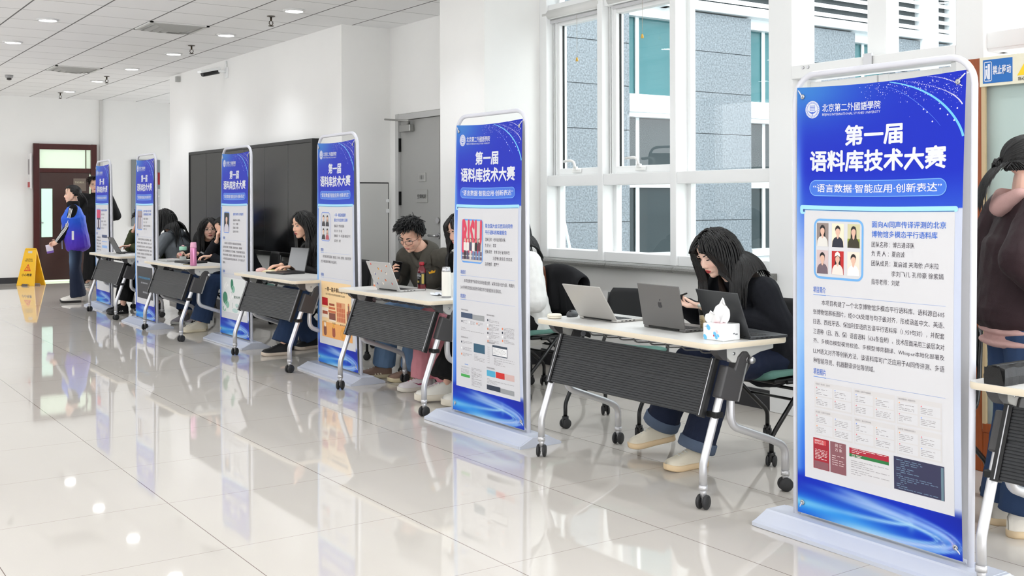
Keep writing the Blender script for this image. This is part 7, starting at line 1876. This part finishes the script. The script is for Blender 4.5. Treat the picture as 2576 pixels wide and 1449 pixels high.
# small boxes, papers, notebook, phones on tables
o = MB().box(-.035, .035, -.05, .05, 0, .022, bev=.003).build('small_carton', mat('carton_redwhite', (.90, .80, .80), .5)); o.location = (3.70, 11.98, TZ); tag(o, 'small pink and white carton on the fourth table beside the silver laptop', 'box')
MB().box(-.0355, -.0345, -.05, .05, .004, .014).build('red_strip', mat('strip_red', (.80, .28, .32), .5), o)
nb = empty('notebook', (3.885, 9.47, TZ), .25); tag(nb, 'open notebook with cream pages on the third table', 'notebook')
for s_ in (-1, 1):
    v = []; 
    for j in range(9):
        t_ = j / 8; v += [(-.075, s_ * t_ * .12, .004 + .018 * math.sin(t_ * PI) * (1 - t_ * .4)), (.075, s_ * t_ * .12, .004 + .018 * math.sin(t_ * PI) * (1 - t_ * .4))]
    v += [(a, b_, 0) for a, b_, _ in v]; f = [(2 * j, 2 * j + 1, 2 * j + 3, 2 * j + 2) for j in range(8)] + [(18 + 2 * j, 18 + 2 * j + 2, 18 + 2 * j + 3, 18 + 2 * j + 1) for j in range(8)] + [(2 * j, 2 * j + 2, 20 + 2 * j, 18 + 2 * j) for j in range(8)] + [(2 * j + 1, 19 + 2 * j, 21 + 2 * j, 2 * j + 3) for j in range(8)]
    MB().add(v, f, 0, True).build('pages', mat('cream_pages', (.90, .86, .74), .7), nb)
MB().box(-.078, .078, -.125, .125, 0, .002).build('cover', mat('notebook_cover', (.80, .70, .40), .6), nb)
MB().box(-.04, .0, .0, .03, .02, .024).build('sticky_note', mat('note_olive', (.55, .56, .16), .6), nb)
o = MB().box(-.037, .037, -.076, .076, 0, .008, bev=.003).build('smartphone', mat('phone_gold', (.62, .58, .45), .3, metal=.5)); o.location = (3.60, 11.05, TZ); o.rotation_euler = (0, 0, .2); tag(o, 'pale gold smartphone lying right of the pink flask', 'phone')
MB().box(-.034, .034, -.072, .072, .0078, .0084).build('screen', mat('phone_screen', (.02, .02, .025), .08), o)
o = MB().box(-.10, .10, -.14, .14, 0, .006, bev=.001).build('paper_stack', mat('paper_white', (.90, .90, .91), .7)); o.location = (3.80, 13.70, TZ); tag(o, 'thin stack of white papers beside the farthest laptop', 'papers')
# crumpled wrapper and white paper bag by the flask
v = []; rn = random.Random(8); n_ = 7
for j in range(n_):
    for i in range(n_): v.append(((i / 6 - .5) * .09, (j / 6 - .5) * .10, .003 + rn.random() * .016))
o = MB().add(v, [(j * n_ + i, j * n_ + i + 1, (j + 1) * n_ + i + 1, (j + 1) * n_ + i) for j in range(n_ - 1) for i in range(n_ - 1)]).build('wrapper', mat('wrapper_pale', (.86, .88, .92), .25)); o.location = (3.83, 6.47, TZ); sd = o.modifiers.new('thick', 'SOLIDIFY'); sd.thickness = .001; tag(o, 'crumpled pale wrapper in front of the white flask', 'wrapper')
pb = MB(); pb.prism([(-.055, 0), (.055, 0), (.05, .11), (.02, .155), (-.062, .165), (-.035, .08)], -.035, .035, axis='x').build('paper_bag', mat('paper_bag_white', (.90, .90, .89), .7)); o = bpy.data.objects['paper_bag']; o.location = (3.88, 6.36, TZ); tag(o, 'white folded paper bag behind the slim white flask', 'bag')
# black pouch on the cut-off table
pz = empty('pouch', (3.55, 2.205, TZ)); tag(pz, 'black zipped pouch on the table at the right edge', 'pouch')
b = MB(); v = []; f = []; pr_ = [(-.041, 0), (-.043, .03), (-.036, .060), (-.012, .066), (.012, .066), (.036, .060), (.043, .03), (.041, 0)]; xs = np.linspace(0, .235, 12); k = 8
for i, x in enumerate(xs):
    s_ = 1 - .05 * math.sin(i * 1.9) - (.06 if i in (0, 11) else 0)
    for y, z in pr_: v.append((x + (.010 if i == 0 and z > .05 else 0), y * s_, z * (1 + .05 * math.sin(i * 1.3 + y * 40))))
f = [(i * k + j, i * k + (j + 1) % k, (i + 1) * k + (j + 1) % k, (i + 1) * k + j) for i in range(11) for j in range(k)] + [list(range(k))[::-1], [11 * k + j for j in range(k)]]
b.add(v, f).build('pouch_body', mat('pouch_nylon', (.075, .075, .08), .5, bump=.2, bscale=300), pz)
MB().box(.0, .235, -.010, .010, .064, .070, bev=.002).build('zip_flap', mat('pouch_flap', (.12, .12, .12), .5), pz)
MB().add([(-.001, -.038, .004), (-.003, .0, .030), (-.001, .038, .004), (-.012, .03, .062), (-.014, -.03, .062)], [(0, 1, 2), (1, 2, 3), (1, 3, 4), (0, 1, 4)]).build('end_fold', mat('pouch_nylon', (.075, .075, .08), .5), pz)

# ================================================================== FLOOR AND CHAIR THINGS
ws = empty('wet_floor_sign', (3.72, 19.62, 0), .62 + PI); tag(ws, 'yellow folding wet floor sign standing by the far door', 'warning sign')
M_YEL = mat('sign_yellow', (.93, .72, .06), .38)
def sheet_side(sx):
    T = Matrix.Translation((sx * .125, 0, 0)) @ Matrix.Rotation(-sx * .205, 4, 'Y')
    P = [(-.185, .0), (-.095, .0), (-.075, .03), (.075, .03), (.095, .0), (.185, .0), (.118, .61), (.105, .625), (-.105, .625), (-.118, .61)]
    m = MB(); m.prism([(y, z) for y, z in P][::-1], -.008, .008, axis='x', M=T)
    return m, T
for sx in (1, -1):
    m, T = sheet_side(sx); po = m.build('sign_panel', M_YEL, ws)
    fn = lambda z0, d=.0088: (lambda u, v: (np.stack([np.full_like(u, sx * d), u * sx, z0 - v], 1) @ np.array(T)[:3, :3].T + np.array(T)[:3, 3]))
    t = MB(); put_text(t, 'CAUTION', fn(.455), 0, 0, width=.135, align='c', bold=.03); put_text(t, 'WET FLOOR', fn(.425), 0, 0, width=.165, align='c', bold=.03); put_text(t, '小心地滑', fn(.205), 0, 0, width=.205, align='c', bold=.03)
    t.build('sign_lettering', mat('sign_black', (.07, .06, .05), .5), po)
    t = MB(); ou = [(0, .365), (.072, .245), (-.072, .245)]; inn = [(0, .340), (.050, .258), (-.050, .258)]
    Q = np.array(ou + inn); t.add(fn(0)(Q[:, 0], -Q[:, 1]), [(0, 1, 4, 3), (1, 2, 5, 4), (2, 0, 3, 5)])
    for a, b_, w in (((-.02, .32), (.012, .285), .010), ((.012, .285), (-.022, .262), .009), ((.012, .285), (.036, .262), .009), ((-.005, .305), (.03, .31), .007)):
        a, b_ = np.array(a), np.array(b_); n_ = np.array([-(b_ - a)[1], (b_ - a)[0]]); n_ = n_ / np.linalg.norm(n_) * w / 2; Q = np.array([a + n_, b_ + n_, b_ - n_, a - n_]); t.add(fn(0)(Q[:, 0], -Q[:, 1]), [(0, 1, 2, 3)])
    t.build('slip_symbol', mat('sign_red2', (.82, .16, .08), .5), po)
    MB().box(-.0095, .0095, -.045, .045, .545, .585, bev=.004, M=T).build('grip_slot', mat('slot_pale', (.80, .78, .74), .6), po)
MB().box(-.016, .016, -.105, .105, .598, .618, bev=.006).build('hinge', M_YEL, ws)

def drape(parent_name, label, cat, loc, rz, mt, w=.46, front=.30, back=.42, seed=0, top=.845, sag=.0):
    """a garment hung over a chair back"""
    rn = random.Random(seed); r = empty(parent_name, loc, rz); tag(r, label, cat)
    NU, NV = 22, 26; v = []; f = []
    for j in range(NV):
        s_ = j / (NV - 1) * (front + back + .10) - front
        for i in range(NU):
            u = (i / (NU - 1) * 2 - 1)
            if s_ < 0: x, z = .045 + .012 * math.sin(u * 6 + seed), top + s_
            elif s_ < .10: a = s_ / .10 * PI; x, z = .045 * math.cos(a), top + .040 * math.sin(a)
            else: x, z = -.045 - .03 * (s_ - .1), top - (s_ - .10)
            fall = max(0, abs(s_ - .05) - .05)
            x += (.016 * math.sin(u * 9 + seed * 2) + .010 * math.sin(u * 17 + s_ * 9)) * min(1, fall * 5) * (1 if s_ < .05 else -1.6)
            z -= .055 * u * u * (1 + .5 * sag) + .02 * u
            v.append((x - .27, u * w / 2 * (1 - .10 * fall + .05 * math.sin(s_ * 12)), z))
    for j in range(NV - 1):
        for i in range(NU - 1): q = j * NU + i; f.append((q, q + 1, q + NU + 1, q + NU))
    o = MB().add(v, f, 0, True).build('garment', mt, r); sd = o.modifiers.new('thick', 'SOLIDIFY'); sd.thickness = .018; sd.offset = 0
    sb = o.modifiers.new('sub', 'SUBSURF'); sb.levels = 1; sb.render_levels = 1
    return r
dc = drape('coat', 'charcoal coat hung over the chair behind the red photo banner', 'coat', (4.62, 6.47, 0), PI, cloth('charcoal_coat', (.12, .12, .13)), w=.50, seed=2, top=.885)
for k, y in enumerate((-.10, -.155)):
    MB().tube(fillet([(-.19, y, .62), (-.20, y - .02, .80), (-.21, y - .06, .93), (-.20, y - .10, .80), (-.19, y - .10, .60)], .08), .008, 8).build('tan_strap', mat('tan_leather', (.42, .24, .15), .5), dc)
drape('jacket', 'grey jacket hung over the empty chair beside the orange picture banner', 'jacket', (4.56, 8.35, 0), PI - .2, cloth('grey_jacket', (.40, .40, .41)), seed=5, top=.84, w=.48)
bp = empty('backpack', (4.60, 4.20, 0), PI); tag(bp, 'black backpack hung behind the girl in the navy jacket', 'backpack')
M_BPK = cloth('backpack_nylon', (.055, .055, .06), .6)
b = MB()
for z, rx, ry in ((.40, .09, .16), (.50, .11, .175), (.62, .115, .18), (.74, .105, .17), (.83, .08, .14)): b.ell((-.405, .03, z), (rx, ry, .09), seg=20)
link('bag_body', remesh(b, 'bag_body', .009, 6, wr=.004), M_BPK, bp)
b = MB()
for z in (.44, .54): b.ell((-.505, .03, z), (.045, .12, .07))
link('front_pocket', remesh(b, 'front_pocket', .008, 5), M_BPK, bp)
MB().tube(fillet([(-.36, -.03, .90), (-.35, -.02, .955), (-.35, .08, .955), (-.36, .09, .90)], .03), .009, 8).build('top_handle', M_BPK, bp)
tt = empty('tote_bag', (4.22, 12.86, 0), PI - .4); tag(tt, 'pale grey canvas tote bag on the floor below the grey hooded girl', 'bag')
b = MB(); b.ell((0, 0, .10), (.10, .17, .10)); b.ell((0, .03, .17), (.08, .15, .10)); b.box(-.09, .09, -.16, .16, .002, .10)
link('bag_body', remesh(b, 'bag_body', .009, 5, wr=.008), mat('canvas_pale', (.66, .64, .61), .85), tt)
MB().tube(fillet([(-.06, -.08, .22), (-.07, -.06, .34), (-.07, .06, .34), (-.06, .08, .22)], .05), .010, 8).build('bag_handle', mat('canvas_pale', (.66, .64, .61), .85), tt)

# ================================================================== DISPLAY CABINET AT THE RIGHT
dc = empty('display_cabinet', (5.16, 2.66, 0)); tag(dc, 'orange brown wooden display cabinet with glass front at the right edge', 'cabinet')
M_OAK = mat('orange_brown_wood', (.56, .27, .10), .35, var=.16, vscale=9, stretch=(9, 9, .6))
w0, w1 = -.70, .695
f = MB(); f.box(0, .30, w1 - .085, w1, 0, 2.12, bev=.004).box(0, .30, w0, w0 + .085, 0, 2.12, bev=.004).box(0, .30, w0 + .085, w1 - .085, 2.03, 2.12, bev=.004).box(.0, .30, w0 + .085, w1 - .085, .0, .205, bev=.004).box(-.004, .012, w0 + .085, w1 - .085, .205, .25, bev=.003)
f.build('carcass', M_OAK, dc)
MB().box(.045, .298, w0 + .08, w1 - .08, .2, 2.04).box(.03, .045, w0 + .086, w1 - .086, 1.26, 1.272).build('back_panel', mat('pale_grey_green_panel', (.80, .84, .83), .5), dc)
MB().box(.004, .010, w0 + .10, w1 - .10, .25, 2.02).build('glass_front', M_GLASS, dc)
m = MB(); 
for a, b_ in ((w1 - .105, w1 - .085), (w0 + .085, w0 + .105)): m.box(-.003, .014, a, b_, .22, 2.04)
m.build('glass_bead', mat('beige_bead', (.75, .66, .52), .5), dc)
MB().box(-.003, .0, w0 + .085, w1 - .085, .055, .065).build('plinth_groove', M_DARK, dc)
sg = empty('door_notice', (5.154, 3.17, 2.045)); tag(sg, 'blue and white notice strip on top of the wooden cabinet', 'sign')
o = MB().box(-.004, .004, -.42, .105, -.075, .075, bev=.002).build('strip', mat('notice_cream', (.88, .86, .78), .5), sg)
MB().box(-.0052, -.0040, -.075, .085, -.060, .060, bev=.001).build('blue_panel', mat('notice_blue', (.10, .40, .70), .45), o)
m = MB(); put_text(m, '禁止移动', lambda u, v: np.stack([np.full_like(u, -.0058), .030 - u, .026 - v], 1), 0, 0, width=.098, height=.044, bold=.03)
fr_ = lambda a, b_, c, d_: m.box(-.0058, -.0050, a, b_, c, d_)
fr_(.036, .078, .046, .050); fr_(.036, .078, -.050, -.046); fr_(.036, .039, -.05, .05); fr_(.075, .078, -.05, .05); fr_(.046, .058, -.04, .038)
m.ell((-.0052, .066, .024), (.0008, .0055, .0065)); m.prism([(.060, .012), (.072, .012), (.072, -.012), (.074, -.036), (.068, -.036), (.066, -.014), (.062, -.036), (.057, -.036), (.060, -.010)], -.0058, -.0050, axis='x')
m.build('notice_lettering', M_INKW, o)
m = MB(); m.prism([(-.10, -.035), (-.20, -.035), (-.15, .045)], -.0056, -.0045, axis='x'); m.build('yellow_triangle', mat('notice_yellow', (.93, .78, .10), .45), o)
m = MB(); put_text(m, '当心碰头', lambda u, v: np.stack([np.full_like(u, -.0058), -.105 - u, -.042 - v], 1), 0, 0, width=.08, height=.018, bold=.02); m.box(-.0062, -.0055, -.153, -.147, -.005, .025); m.box(-.0062, -.0055, -.153, -.147, -.02, -.012)
m.build('black_lettering', mat('sign_black', (.07, .06, .05), .5), o)
